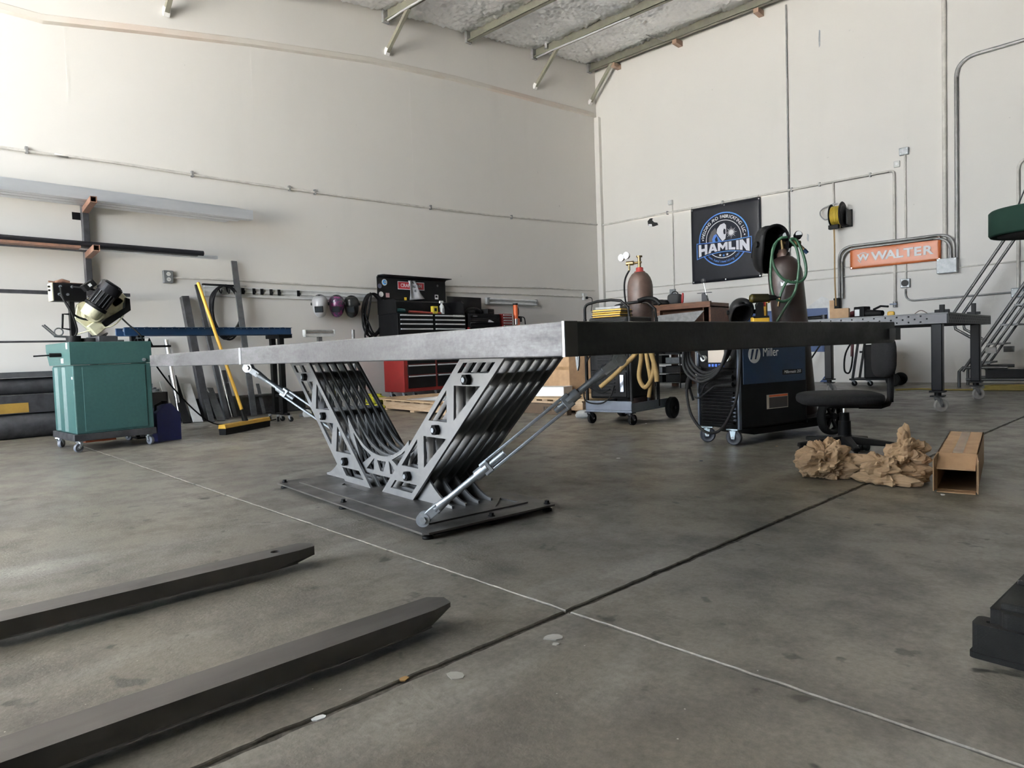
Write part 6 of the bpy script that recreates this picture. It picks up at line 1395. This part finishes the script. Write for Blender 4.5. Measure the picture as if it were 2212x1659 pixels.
for tip_px, hole in (((677, 1178), True), ((970, 1299), False)):
    q = RI @ (FL(*tip_px, 0.066)-L0); fork(q.x+0.02, q.y, 0.10, hole)
M_fy = mat('forklift_yellow', (0.55, 0.33, 0.03), 0.4)
G().mm((-0.55, 0.24, 0.10), (0.55, 0.30, 0.20)).build('carriage_bar', M_black, t, 0.005); G().mm((-0.55, 0.24, 0.42), (0.55, 0.30, 0.52)).build('carriage_bar', M_black, t, 0.005)
for x in (-0.36, 0.36):
    G().mm((x-0.05, 0.08, 0.06), (x+0.05, 0.22, 2.05)).build('mast_rail', M_black, t, 0.004)
for z in (0.6, 1.3, 2.0): G().mm((-0.36, 0.08, z), (0.36, 0.13, z+0.08)).build('mast_cross_bar', M_black, t)
G().prism([(-1.9, 0.25), (0.02, 0.25), (0.02, 0.62), (-0.25, 0.75), (-0.45, 0.5), (-0.75, 0.5), (-0.85, 0.95), (-1.75, 1.0), (-1.95, 0.8)], 1.0, (0, 0, 0), (0, 1, 0), (0, 0, 1)).build('truck_body', M_fy, t, 0.03)
G().mm((-0.25, -1.25, 0.95), (0.25, -0.8, 1.08)).mm((-0.25, -1.35, 1.05), (0.25, -1.25, 1.5)).build('driver_seat', M_blackmatte, t, 0.03)
for x in (-0.47, 0.47):
    G().bar((x, -0.05, 0.6), (x, -0.35, 2.08), 0.05, 0.05).build('guard_post', M_black, t); G().bar((x, -1.7, 0.95), (x, -1.55, 2.08), 0.05, 0.05).build('guard_post', M_black, t)
    for y, r_ in ((-0.15, 0.28), (-1.55, 0.22)): 
        wl = G().lathe([(0.1, -0.08), (r_*0.7, -0.08), (r_*0.95, -0.09), (r_, -0.06), (r_, 0.06), (r_*0.95, 0.09), (r_*0.7, 0.08), (0.1, 0.08)], (x*1.05, y, r_), (1, 0, 0), 28).build('tyre', M_rubber, t); G().cyl((x*1.05-0.07, y, r_), (x*1.05+0.07, y, r_), r_*0.55, n=18).build('rim', M_fy, wl)
for k in range(7): G().mm((-0.47, -1.6+k*0.2, 2.06), (0.47, -1.54+k*0.2, 2.10)).build('guard_slat', M_black, t)
# ================================================================== ROLLING LADDER BY THE END WALL
M_lad = mat('grey_ladder_steel', (0.13, 0.13, 0.13), 0.45, 0.5)
t = thing('rolling_ladder', 'grey steel rolling warehouse ladder against the end wall', 'ladder', (0, 0, 0))
dirL = V((0.54, 0, 0.88)).normalized()
for y, nm_ in ((-1.15, 0), (-0.55, 1)):
    a = V((6.80, y, 0.22)); b = a+V((0.60, 0, 1.0))*3.0
    G().cyl(a, b, 0.02, n=10).build('stringer', M_lad, t)
    a2 = a+V((0.16, 0, 0)); G().cyl(a2, a2+V((0.60, 0, 1.0))*2.8, 0.016, n=10).build('rear_stringer', M_lad, t)
    h0 = V((6.69, y, 1.0)); G().tube([V((6.98, y, 0.62)), V((6.72, y, 0.80)), h0, h0+V((0.54, 0, 0.88)), h0+V((0.54, 0, 0.88))*2.6, h0+V((0.54, 0, 0.88))*2.6+V((0.8, 0, 0.1))], 0.019, 10).build('handrail', M_lad, t)
    G().tube([V((6.76, y, 0.0)), V((6.76, y, 0.22)), V((6.80, y, 0.27)), V((7.3, y, 0.27))], 0.02, 8).build('front_foot', M_lad, t)
    G().tube([V((6.84, y, 0.11)), V((9.4, y, 0.11))], 0.02, 8).build('base_rail', M_lad, t)
    G().mm((9.3, y-0.02, 0), (9.4, y+0.02, 0.13)).build('rear_foot', M_rubber, t)
    G().cyl((9.2, y, 0.11), (8.6, y, 3.2), 0.02, n=10).build('rear_post', M_lad, t)
for k in range(11):
    p = V((6.92, 0, 0.32))+V((0.60, 0, 1.0))*0.25*k
    G().mm((p.x, -1.14, p.z), (p.x+0.19, -0.56, p.z+0.022)).build('step', mat('step_steel', (0.16, 0.16, 0.16), 0.5, 0.5) if k == 0 else bpy.data.materials['step_steel'], t)
G().mm((8.60, -1.15, 3.2), (9.3, -0.55, 3.24)).build('platform', M_lad, t)
G().mm((7.06, -1.17, 0.46), (7.18, -1.13, 0.54)).build('bright_bracket', M_galv, t); G().mm((7.18, -0.58, 0.46), (7.30, -0.54, 0.54)).build('bright_bracket', M_galv, t)
G().mm((7.05, -1.1, 0.13), (7.5, -0.9, 0.24)).build('lock_step', M_black, t)
# yellow air hose on the floor by the ladder
g = G(); pts = []
for k in range(4*20):
    a = 2*math.pi*k/20; pts.append(V((7.42+(0.30+0.02*noise.noise(V((k*.3, 0, 0))))*math.cos(a), -1.55+0.16*math.sin(a), 0.015+0.012*(k//20))))
pts += [V((7.75, -1.5, 0.10)), V((7.72, -0.9, 0.5)), V((7.68, -0.5, 1.1))]
pts = [FL(1935, 842, 0.012), FL(1990, 840, 0.012), FL(2050, 842, 0.012)]+pts
solo(G().tube(smooth_path(pts, 3), 0.012, 7), 'air_hose', mat('yellow_rubber', (0.36, 0.27, 0.07), 0.6), 'yellow air hose coiled on the floor under the ladder', 'hose')
# ================================================================== GREEN DRUM AT THE RIGHT EDGE
dc = CAM+ray(2252, 480)*4.0; 
t = thing('hanging_drum', 'dark green round drum hanging at the right edge above the ladder', 'drum', (dc.x, dc.y, 0))
zb_, R_ = 1.285, 0.262
G().lathe([(0.02, zb_+0.01), (R_-0.03, zb_+0.004), (R_-0.008, zb_+0.002), (R_, zb_+0.014), (R_, zb_+0.145), (R_-0.01, zb_+0.155), (0.02, zb_+0.16)], n=48).build('drum_shell', mat('dark_green_felt', (0.003, 0.017, 0.011), 0.85, spec=0.2), t)
G().lathe([(0.0, zb_-0.001), (R_-0.045, zb_-0.001), (R_-0.045, zb_+0.006), (0.0, zb_+0.006)], n=36).build('drum_underside', M_rubber, t)
G().cyl((0, 0, zb_+0.155), (0, 0, roof_z(dc.y)+0.1), 0.006, n=6).build('hanging_cable', M_steel, t)
for k in range(3):
    a = 2*math.pi*k/3; G().cyl((0.2*math.cos(a), 0.2*math.sin(a), zb_+0.15), (0, 0, zb_+0.5), 0.004, n=6).build('sling', M_steel, t)
# ================================================================== END WALL: BANNERS
M_ban = mat('black_vinyl', (0.011, 0.012, 0.016), 0.35, col2=(0.013, 0.014, 0.019), spec=0.2)
def wavy(w_, h_, amp, seed, nx=24, nz=24):
    g = G(); vs = []
    for j in range(nz+1):
        for i in range(nx+1):
            x, z = w_*i/nx, h_*j/nz
            d_ = amp*(noise.noise(V((x*2.1+seed, z*1.1, 0)))+0.6*noise.noise(V(((x+z*0.6)*4.2+seed, z*0.7, 2))))
            e = min(i, nx-i, j, nz-j)/1.6; vs.append((x, -0.004-max(0, amp+d_)*min(1, e), z))
    g.add(vs, [(j*(nx+1)+i, j*(nx+1)+i+1, (j+1)*(nx+1)+i+1, (j+1)*(nx+1)+i) for j in range(nz) for i in range(nx)], True); return g
bx, bz, bw_, bh_ = 2.19, 1.885, 1.37, 1.43
t = thing('banner', 'square black vinyl banner with a round welding logo on the end wall', 'banner', (bx, -0.035, bz))
sh = wavy(bw_, bh_, 0.008, 1.0).build('vinyl_sheet', M_ban, t); sh.modifiers.new('thickness', 'SOLIDIFY').thickness = 0.002
for x, z in ((0.03, 0.03), (bw_/2, 0.03), (bw_-0.03, 0.03), (0.03, bh_-0.03), (bw_/2, bh_-0.03), (bw_-0.03, bh_-0.03)):
    G().cyl((x, -0.004, z), (x, -0.012, z), 0.014, n=12).build('eyelet', M_chrome, t)
for x in (0.03, bw_/2, bw_-0.03): G().tube(arc((x, 0.0, bh_+0.005), 0.03, 0, 360, 10, (0, 1, 0), (0, 0, 1)), 0.003, 5).build('zip_tie', M_rubber, t)
YB = -0.028
M_lb = mat('light_blue_print', (0.08, 0.30, 0.70), 0.4, col2=(0.05, 0.12, 0.50), scale=1.5); M_nb = mat('navy_black_print', (0.010, 0.012, 0.022), 0.4)
M_db = mat('violet_blue_print', (0.035, 0.05, 0.26), 0.4); M_silver = mat('silver_print', (0.62, 0.62, 0.68), 0.4, col2=(0.75, 0.75, 0.8), scale=4)
cx_, cz_, Rr = 0.665, 0.775, 0.495
ell = lambda r, n=48: [(cx_+r*math.cos(2*math.pi*i/n), cz_+r*math.sin(2*math.pi*i/n)) for i in range(n)]
def flatp(name, poly, m, y, holes=(), th=0.001): return G().prism(poly, th, (0, y, 0), (1, 0, 0), (0, 0, 1), holes).build(name, m, t)
flatp('logo_ring', ell(Rr), M_lb, YB, [ell(Rr-0.022)[::-1]]); flatp('logo_disc', ell(Rr-0.022), M_nb, YB)
flatp('logo_inner_ring', ell(0.352), M_print_white, YB-0.001, [ell(0.340)[::-1]])
flatp('logo_mesh_patch', [(cx_-0.29, cz_-0.05), (cx_-0.29, cz_+0.05), (cx_-0.24, cz_+0.16), (cx_-0.16, cz_+0.23), (cx_-0.12, cz_+0.12), (cx_-0.2, cz_+0.06), (cx_-0.2, cz_-0.05)], mat('dot_grey_print', (0.06, 0.06, 0.065), 0.5), YB-0.001)
hm = [(-0.12, 0.20), (-0.06, 0.27), (0.02, 0.29), (0.055, 0.25), (0.06, 0.12), (0.04, 0.0), (-0.02, -0.04), (-0.09, 0.06), (-0.13, 0.13)]
flatp('logo_helmet', [(cx_+a, cz_+b) for a, b in hm], M_silver, YB-0.0015)
flatp('logo_visor', [(cx_-0.0, cz_+0.15), (cx_+0.015, cz_+0.19), (cx_+0.045, cz_+0.17), (cx_+0.045, cz_+0.09), (cx_+0.02, cz_+0.08), (cx_+0.005, cz_+0.1)], M_nb, YB-0.0025)
flatp('logo_shoulder', [(cx_-0.21, cz_-0.06), (cx_-0.225, cz_+0.02), (cx_-0.19, cz_+0.09), (cx_-0.14, cz_+0.11), (cx_-0.07, cz_+0.0), (cx_-0.02, cz_-0.06)], M_lb, YB-0.0015)
flatp('logo_collar', [(cx_-0.15, cz_-0.06), (cx_-0.17, cz_+0.02), (cx_-0.13, cz_+0.07), (cx_-0.10, cz_-0.06)], M_nb, YB-0.002)
star = []
for k in range(32):
    a = 2*math.pi*k/32; r_ = (0.115 if k % 4 == 0 else 0.085) if k % 2 == 0 else 0.035; star.append((cx_+0.155+r_*math.cos(a), cz_+0.10+r_*math.sin(a)))
flatp('logo_spark', star, M_print_white, YB-0.002)
rib_t = lambda x: cz_-0.035+0.015*(x/0.53)**2
rib_b = lambda x: cz_-0.240-0.085*(x/0.53)**2
def ribbon(hw_, pad):
    xs_ = [-hw_+2*hw_*i/14 for i in range(15)]
    return [(cx_+x, rib_b(x)+pad) for x in xs_]+[(cx_+x, rib_t(x)-pad) for x in reversed(xs_)]
flatp('logo_ribbon', ribbon(0.545, 0.0), M_lb, YB-0.003); flatp('logo_ribbon_fill', ribbon(0.53, 0.014), M_nb, YB-0.004)
GL = {'H': [[(0, 0), (.3, 0), (.3, .36), (.7, .36), (.7, 0), (1, 0), (1, 1), (.7, 1), (.7, .62), (.3, .62), (.3, 1), (0, 1)]],
      'A': [[(0, 0), (.28, 0), (.36, .2), (.64, .2), (.72, 0), (1, 0), (.68, 1), (.32, 1)], [(.43, .42), (.57, .42), (.5, .70)]],
      'M': [[(0, 0), (.24, 0), (.24, .52), (.5, .1), (.76, .52), (.76, 0), (1, 0), (1, 1), (.74, 1), (.5, .56), (.26, 1), (0, 1)]],
      'L': [[(0, 0), (1, 0), (1, .27), (.44, .27), (.44, 1), (0, 1)]], 'I': [[(0, 0), (1, 0), (1, 1), (0, 1)]],
      'N': [[(0, 0), (.29, 0), (.29, .5), (.68, 0), (1, 0), (1, 1), (.71, 1), (.71, .5), (.32, 1), (0, 1)]]}
for ch_, xa, xb in (('H', 195, 370), ('A', 385, 570), ('M', 580, 775), ('L', 792, 920), ('I', 940, 990), ('N', 1005, 1190)):
    xa, xb = (xa-692)/995*1.0, (xb-692)/995*1.0
    def wp(p):
        x = xa+(xb-xa)*p[0]; return (cx_+x, rib_b(x)+0.032+(rib_t(x)-rib_b(x)-0.062)*p[1])
    lp = [[wp(p) for p in l] for l in GL[ch_]]
    G().prism(lp[0], 0.0012, (0, YB-0.0055, 0), (1, 0, 0), (0, 0, 1), lp[1:]).build('logo_lettering', M_silver, t)
def arc_text(name, body, m, size, r, a_mid, span, flip=False, off=0.0015):
    n = len(body)
    for i, ch_ in enumerate(body):
        if ch_ == ' ': continue
        f_ = (i+0.5)/n-0.5; a = math.radians(a_mid-span*f_ if not flip else a_mid+span*f_)
        rad = V((math.cos(a), 0, math.sin(a))); tan = V((math.sin(a), 0, -math.cos(a)))
        X, Y = (tan, rad) if not flip else (-tan, -rad)
        p = V((cx_, YB-0.002, cz_))+rad*r
        text(name, ch_, m, t, size, p, X, Y, 0.0004, off*0.6)
arc_text('ring_lettering', 'WELDING AND FABRICATING LLC', M_print_white, 0.085, 0.412, 90, 160)
arc_text('web_lettering', 'www.hamlinwelding.com', M_lb, 0.066, 0.415, 270, 92, True, 0.0)
for a in (176, 4): flatp('ring_dot', [(cx_+0.412*math.cos(math.radians(a))+0.014*math.cos(q), cz_+0.412*math.sin(math.radians(a))+0.014*math.sin(q)) for q in [i*0.785 for i in range(8)]], M_print_white, YB-0.001)
for k, x in enumerate((-0.07, 0.0, 0.07)):
    s_ = []
    for i in range(10):
        a = math.pi/2+math.pi*i/5; r_ = 0.03 if i % 2 == 0 else 0.012; s_.append((cx_+x+r_*math.cos(a), cz_-0.292-0.012*(k == 1)+r_*math.sin(a)))
    flatp('logo_star', s_, M_print_white if k != 1 else M_lb, YB-0.0015)
# orange banner
t = thing('banner', 'long orange vinyl banner with white lettering on the end wall', 'banner', (5.05, -0.05, 1.86))
ow, oh = 1.285, 0.36
M_or = mat('orange_vinyl', (0.43, 0.12, 0.036), 0.4, col2=(0.40, 0.108, 0.032))
g = wavy(ow, oh, 0.007, 5.0, 30, 10); 
for q in g.v: q.z += 0.012*math.sin(math.pi*q.x/ow)*(-1 if q.z > oh/2 else 1)*2.2*(0 if q.z < oh/2 else 1)
sh = g.build('vinyl_sheet', M_or, t); sh.modifiers.new('thickness', 'SOLIDIFY').thickness = 0.002
for x, z in ((0.02, 0.02), (0.02, oh-0.02), (ow-0.02, 0.02), (ow-0.02, oh-0.02)): G().cyl((x, -0.003, z), (x, -0.01, z), 0.01, n=10).build('eyelet', M_chrome, t)
YW = -0.027
for k, ch_ in enumerate('WALTER'):
    text('banner_lettering', ch_, M_print_white, t, 0.185, (0.44+(0, 0.165, 0.29, 0.415, 0.54, 0.675)[k], YW, 0.165), (1, 0, 0.015), (0, 0, 1), 0.0004, 0.006, sx=1.16)
text('logo_letter', 'W', M_print_white, t, 0.14, (0.205, YW, 0.165), (1, 0, 0), (0, 0, 1), 0.0004, 0.006, sx=1.15)
for a0, a1 in ((15, 165), (195, 250)): 
    o_ = [(0.205+0.085*math.cos(math.radians(a)), 0.165+0.085*math.sin(math.radians(a))) for a in range(a0, a1, 8)]; i_ = [(0.205+0.072*math.cos(math.radians(a)), 0.165+0.072*math.sin(math.radians(a))) for a in range(a0, a1, 8)]
    G().prism(o_+i_[::-1], 0.001, (0, YW, 0), (1, 0, 0), (0, 0, 1)).build('logo_arc', M_print_white, t)
# ================================================================== END WALL: PIPES AND BOXES
def wpipe(name, px, r, m, label, Y=-0.03, cat='conduit', sm=0):
    pts = [BW(x, y, Y) for x, y in px]
    return solo(G().tube(smooth_path(pts, sm) if sm else pts, r, 8), name, m, label, cat)
def bend(p, q, r_, s, n=5):     # corner p->q->s rounded with radius r_
    p, q, s = V(p), V(q), V(s); a = (p-q).normalized()*r_; b = (s-q).normalized()*r_; return [q+a*(1-i/n)**2+b*(i/n)**2 for i in range(n+1)]
zA = 3.335; xe = BW(1931, 367, -0.03).x
t = thing('air_line', 'white painted air pipe along the end wall above the banners', 'pipe', (0, 0, 0))
G().tube([(0.12, -0.03, zA), (xe-0.06, -0.03, zA)]+bend((xe-0.06, -0.03, zA), (xe, -0.03, zA), 0.06, (xe, -0.03, zA-0.06))+[(xe, -0.03, BW(1936, 650, -0.03).z)], 0.019, 10).build('pipe', M_painted_pipe, t)
xr = BW(1800, 400, -0.03).x; G().tube([(xr, -0.03, zA), (xr, -0.03, BW(1802, 450, -0.03).z)], 0.015, 8).build('branch_pipe', M_painted_pipe, t)
for px in (1440, 1560, 1710, 1770, 1880): 
    x = BW(px, 400, -0.03).x; G().mm((x-0.012, -0.05, zA-0.03), (x+0.012, 0, zA+0.035)).build('clip', M_galv, t)
zv = BW(1936, 658, -0.03).z
G().cyl((xe, -0.03, zv-0.04), (xe, -0.03, zv+0.05), 0.03, n=12).build('drain_valve', M_galv, t); G().mm((xe-0.07, -0.065, zv), (xe+0.03, -0.05, zv+0.02)).build('valve_lever', M_blue, t)
for px, z0_, z1_, r_, m, lab in ((1701, 1.75, 7.0, 0.013, M_galv, 'thin grey vertical conduit behind the tall gas bottle'), (2040, 0, 7.0, 0.030, M_painted_pipe, 'thick white vertical conduit down to the galvanised box')):
    x = BW(px, 250, -0.03).x; zz_ = z0_ if z0_ else BW(2040, 560, -0.03).z
    solo(G().tube([(x, -0.03, zz_), (x, -0.03, min(z1_, roof_z(0)-0.25))], r_, 10), 'conduit', m, lab, 'conduit')
xg = BW(2066, 300, -0.03).x; zg = BW(2066, 140, -0.03).z+0.06
solo(G().tube([(xg, -0.03, BW(2066, 560, -0.03).z), (xg, -0.03, zg-0.25)]+bend((xg, -0.03, zg-0.25), (xg, -0.03, zg), 0.25, (xg+0.25, -0.03, zg+0.02), 8)+[(xg+4.0, -0.03, zg+0.10)], 0.027, 10), 'conduit', M_galv, 'grey conduit rising from the box and bending right along the wall', 'conduit')
# looped pair above the orange banner
xl, zl_ = BW(1812, 560, -0.08).x, BW(1930, 520, -0.08).z; xr_ = BW(2061, 540, -0.08).x
for k, r_ in enumerate((0.0, 0.045)):
    z_ = zl_-r_; a_, b_ = xl+r_, xr_-r_
    pts = [(a_, -0.075, BW(1812, 645, -0.08).z), (a_, -0.075, z_-0.22)]+bend((a_, -0.075, z_-0.22), (a_, -0.075, z_), 0.22, (a_+0.22, -0.075, z_), 8)+[(b_-0.22, -0.075, z_)]+bend((b_-0.22, -0.075, z_), (b_, -0.075, z_), 0.22, (b_, -0.075, z_-0.22), 8)+[(b_, -0.075, BW(2061, 558, -0.08).z)]
    solo(G().tube(pts, 0.02, 8), 'conduit', M_galv, ['outer grey conduit arching over the orange banner to the galvanised box', 'inner grey conduit arching over the orange banner'][k], 'conduit')
def lowpipe(za, zb, x0_, x1_, lab): solo(G().tube([(x0_, -0.02, za), (x1_, -0.02, zb)], 0.011, 8), 'conduit', M_painted_pipe, lab, 'conduit')
zz1 = BW(1395, 621).z; zz2 = BW(1760, 589).z; lowpipe(zz1, (zz1+zz2)/2, 0.13, BW(2030, 575).x, 'upper thin conduit running low along the end wall behind the bottles')
zz1 = BW(1395, 637).z; zz2 = BW(1760, 605).z; lowpipe(zz1, zz2, BW(1395, 637).x-1.0, BW(2030, 580).x, 'lower thin conduit running low along the end wall behind the bottles')
lowpipe(BW(2075, 577).z, BW(2212, 561).z, BW(2072, 577).x, 9.5, 'thin conduit leaving the galvanised box to the right')
def box_(px, w_, h_, m, lab, cat='junction box', d_=0.06):
    p = BW(*px); t = thing('junction_box', lab, cat, (p.x, 0, p.z))
    G().mm((-w_/2, -d_, -h_/2), (w_/2, 0, h_/2)).build('box_body', m, t, 0.005)
    G().mm((-w_/2+0.008, -d_-0.003, -h_/2+0.008), (w_/2-0.008, -d_, h_/2-0.008)).build('cover', m, t, 0.002)
    for sx in (-1, 1):
        for sz in (-1, 1): G().cyl((sx*(w_/2-0.02), -d_-0.003, sz*(h_/2-0.02)), (sx*(w_/2-0.02), -d_-0.006, sz*(h_/2-0.02)), 0.006, n=8).build('screw', M_zinc, t)
    return t
M_gbox = mat('spangled_galvanised', (0.27, 0.285, 0.295), 0.5, 0.4, col2=(0.19, 0.20, 0.21), scale=18)
t = box_((2049, 575), 0.26, 0.22, M_gbox, 'large galvanised junction box right of the orange banner', d_=0.14)
t = box_((1954, 328), 0.13, 0.11, M_gbox, 'small blue grey junction box high on the end wall')
t = box_((1455, 632), 0.11, 0.13, M_gbox, 'small grey junction box below the black banner side')
t = box_((1450, 438), 0.09, 0.09, M_white, 'tiny white box on the air pipe left of the black banner')
t = box_((1400, 645), 0.08, 0.11, M_gbox, 'small outlet box low beside the short gas bottle', 'outlet')
t = box_((1957, 612), 0.13, 0.14, M_gbox, 'grey twist outlet box under the orange banner', 'outlet'); G().cyl((0, -0.063, 0), (0, -0.075, 0), 0.05, n=20).build('outlet_face', M_black, t)
t = box_((2199, 632), 0.15, 0.13, M_gbox, 'grey outlet box on the wall behind the ladder', 'outlet'); G().cyl((0.03, -0.063, 0), (0.06, -0.11, -0.02), 0.035, n=14).build('plug', M_white, t)
t = thing('wall_sensor', 'small white square sensor high on the end wall', 'sensor', BW(1938, 355)); G().mm((-0.045, -0.03, -0.05), (0.045, 0, 0.05)).build('sensor_case', M_white, t, 0.012); G().cyl((0, -0.03, 0), (0, -0.034, 0), 0.02, n=14).build('sensor_eye', M_print_white, t)
wpipe('conduit', [(1452, 440), (1456, 628)], 0.011, M_painted_pipe, 'thin vertical conduit between two boxes left of the black banner', -0.02)
wpipe('conduit', [(1955, 332), (1957, 604)], 0.014, M_painted_pipe, 'thin vertical conduit from the high box to the twist outlet', -0.018)
p = BW(1957, 620); pts = [V((p.x, -0.03, p.z-0.03)), V((p.x, -0.03, p.z-0.10))]+bend((p.x, -0.03, p.z-0.10), (p.x, -0.03, p.z-0.22), 0.12, (p.x+0.12, -0.03, p.z-0.22), 6)+[V((BW(2195, 632).x, -0.03, p.z-0.20))]
solo(G().tube(pts, 0.013, 8), 'conduit', M_galv, 'grey conduit bending from the twist outlet towards the ladder', 'conduit')
xq = BW(2200, 450).x; zq = BW(2200, 345).z
solo(G().tube([(xq, -0.03, BW(2200, 625).z), (xq, -0.03, zq-0.15)]+bend((xq, -0.03, zq-0.15), (xq, -0.03, zq), 0.15, (xq+0.15, -0.03, zq), 6)+[(xq+2.0, -0.03, zq+0.02)], 0.02, 8), 'conduit', M_painted_pipe, 'white conduit at the right edge bending above the green drum', 'conduit')
p = BW(1812, 652); solo(G().mm((p.x-0.05, -0.12, p.z-0.12), (p.x+0.05, -0.03, p.z+0.06)), 'wall_plug', M_blackmatte, 'black plug connector at the foot of the arched conduits', 'plug', bevel=0.012)
solo(G().tube(smooth_path([V((p.x-0.02, -0.08, p.z-0.12)), V((p.x-0.05, -0.12, p.z-0.4)), V((p.x-0.25, -0.25, p.z-0.75)), V((p.x-0.5, -0.4, p.z-1.2)), V((p.x-0.6, -0.45, 0.02))]), 0.013, 7), 'extension_lead', M_rubber, 'black power cord dropping from the wall plug behind the welding table', 'cord')
# hole knocked in the wall
pp = [BW(*q) for q in ((1399, 478), (1404, 472), (1410, 471), (1409, 476), (1413, 480), (1420, 481), (1422, 486), (1413, 489), (1403, 490), (1400, 486))]
G().prism([(q.x, q.z) for q in pp], 0.004, (0, -0.001, 0), (1, 0, 0), (0, 0, 1)).build('wall_hole', M_print_black, wall_back)
pp = [BW(*q) for q in ((1401, 484), (1408, 484), (1409, 489), (1402, 490))]
G().prism([(q.x, q.z) for q in pp], 0.006, (0, -0.002, 0), (1, 0, 0), (0, 0, 1)).build('loose_plaster', M_print_white, wall_back)
pp = [BW(*q) for q in ((1769, 64), (1772, 66), (1772, 98), (1769, 104), (1768, 84))]
G().prism([(q.x, q.z) for q in pp], 0.003, (0, -0.001, 0), (1, 0, 0), (0, 0, 1)).build('scrape_mark', M_gbox, wall_back)
pp = [BW(*q) for q in ((1744, 505), (1747, 507), (1747, 520), (1745, 522), (1743, 516))]
G().prism([(q.x, q.z) for q in pp], 0.003, (0, -0.001, 0), (1, 0, 0), (0, 0, 1)).build('scrape_mark', M_gbox, wall_back)
# hose reel
rc = BW(1810, 468, -0.22)
t = thing('hose_reel', 'black wall mounted hose reel wound with yellow hose', 'hose reel', (rc.x, 0, rc.z))
G().mm((0.13, -0.24, -0.14), (0.15, 0.0, 0.10)).build('wall_plate', M_black, t); G().mm((-0.02, -0.03, -0.16), (0.16, 0.0, 0.12)).build('mount_bracket', M_black, t)
ds = G().lathe([(0.02, -0.012), (0.16, -0.008), (0.20, -0.012), (0.21, 0.0), (0.20, 0.012), (0.16, 0.016), (0.02, 0.012)], (0.08, -0.23, 0.02), (1, 0, 0), 32).build('side_disc', M_blackmatte, t)
G().lathe([(0.02, -0.008), (0.18, -0.008), (0.19, 0.0), (0.18, 0.008), (0.02, 0.008)], (-0.09, -0.23, 0.02), (1, 0, 0), 32).build('side_disc', M_blackmatte, t)
g = G()
for k in range(7): g.tube([V((-0.075+k*0.022, -0.23+0.143*math.cos(a), 0.02+0.143*math.sin(a))) for a in [2*math.pi*i/28 for i in range(28)]], 0.0115, 7, True)
o = g.build('wound_hose', mat('yellow_hose', (0.50, 0.36, 0.04), 0.5), t); o['kind'] = 'stuff'
G().cyl((-0.10, -0.23, 0.02), (0.10, -0.23, 0.02), 0.135, n=28).build('spool_core', M_blackmatte, t)
G().mm((-0.13, -0.30, -0.20), (0.03, -0.22, -0.13)).build('hose_guide', M_blackmatte, t, 0.01)
G().mm((-0.12, -0.26, -0.15), (-0.10, -0.20, 0.03)).build('guide_arm', M_blackmatte, t)
G().tube(smooth_path([(-0.10, -0.23, 0.0), (-0.20, -0.22, -0.02), (-0.30, -0.15, 0.08), (-0.30, -0.08, 0.18), (-0.18, -0.05, 0.24), (-0.06, -0.03, 0.25)]), 0.011, 7).build('feed_hose', mat('clear_grey_hose', (0.35, 0.35, 0.35), 0.4), t)
G().tube(smooth_path([(-0.05, -0.26, -0.17), (-0.045, -0.26, -0.5), (-0.05, -0.25, -1.0), (-0.04, -0.24, -1.45)]), 0.012, 7).build('hanging_hose', mat('tan_hose', (0.30, 0.18, 0.06), 0.55), t)
# ================================================================== LITTER ON THE FLOOR
k = 0
for px, rr_, m in (((872, 1468), 0.013, mat('dry_leaf', (0.32, 0.19, 0.07), 0.8)), ((690, 1552), 0.014, M_print_white), ((985, 1461), 0.022, mat('dried_mortar', (0.40, 0.39, 0.36), 0.9)), ((1195, 1378), 0.022, bpy.data.materials['dried_mortar']), ((1200, 1392), 0.009, bpy.data.materials['dried_mortar']), ((2036, 1069), 0.012, M_print_white), ((1514, 996), 0.011, M_blue), ((1336, 990), 0.012, M_print_white), ((1678, 964), 0.012, M_wood), ((1395, 915), 0.010, M_print_white)):
    p = FL(*px); g = G()
    n_ = 9; ol = [(rr_*(0.75+0.5*random.random())*math.cos(2*math.pi*i/n_), rr_*0.7*(0.75+0.5*random.random())*math.sin(2*math.pi*i/n_)) for i in range(n_)]
    g.prism(ol, 0.0025, (0, 0, 0.0013), (1, 0, 0), (0, 1, 0))
    labs = ['dry brown leaf caught in the wide floor joint', 'white paper scrap lying near the wide floor joint', 'pale round mortar spot on the near floor slab', 'pale ragged mortar spot near the joint crossing', 'tiny pale mortar dot near the joint crossing', 'white scrap on the floor before the long carton', 'small blue scrap on the floor before the blue welder', 'small white scrap on the open floor right of the base', 'small tan chip on the floor right of the welder casters', 'small white chip on the floor beside the welder cart']
    solo(g, ['leaf', 'paper_scrap', 'mortar_spot', 'mortar_spot', 'mortar_spot', 'paper_scrap', 'plastic_scrap', 'paper_scrap', 'wood_chip', 'paper_scrap'][k], m, labs[k], 'scrap', loc=p, rz=random.random()*3); k += 1
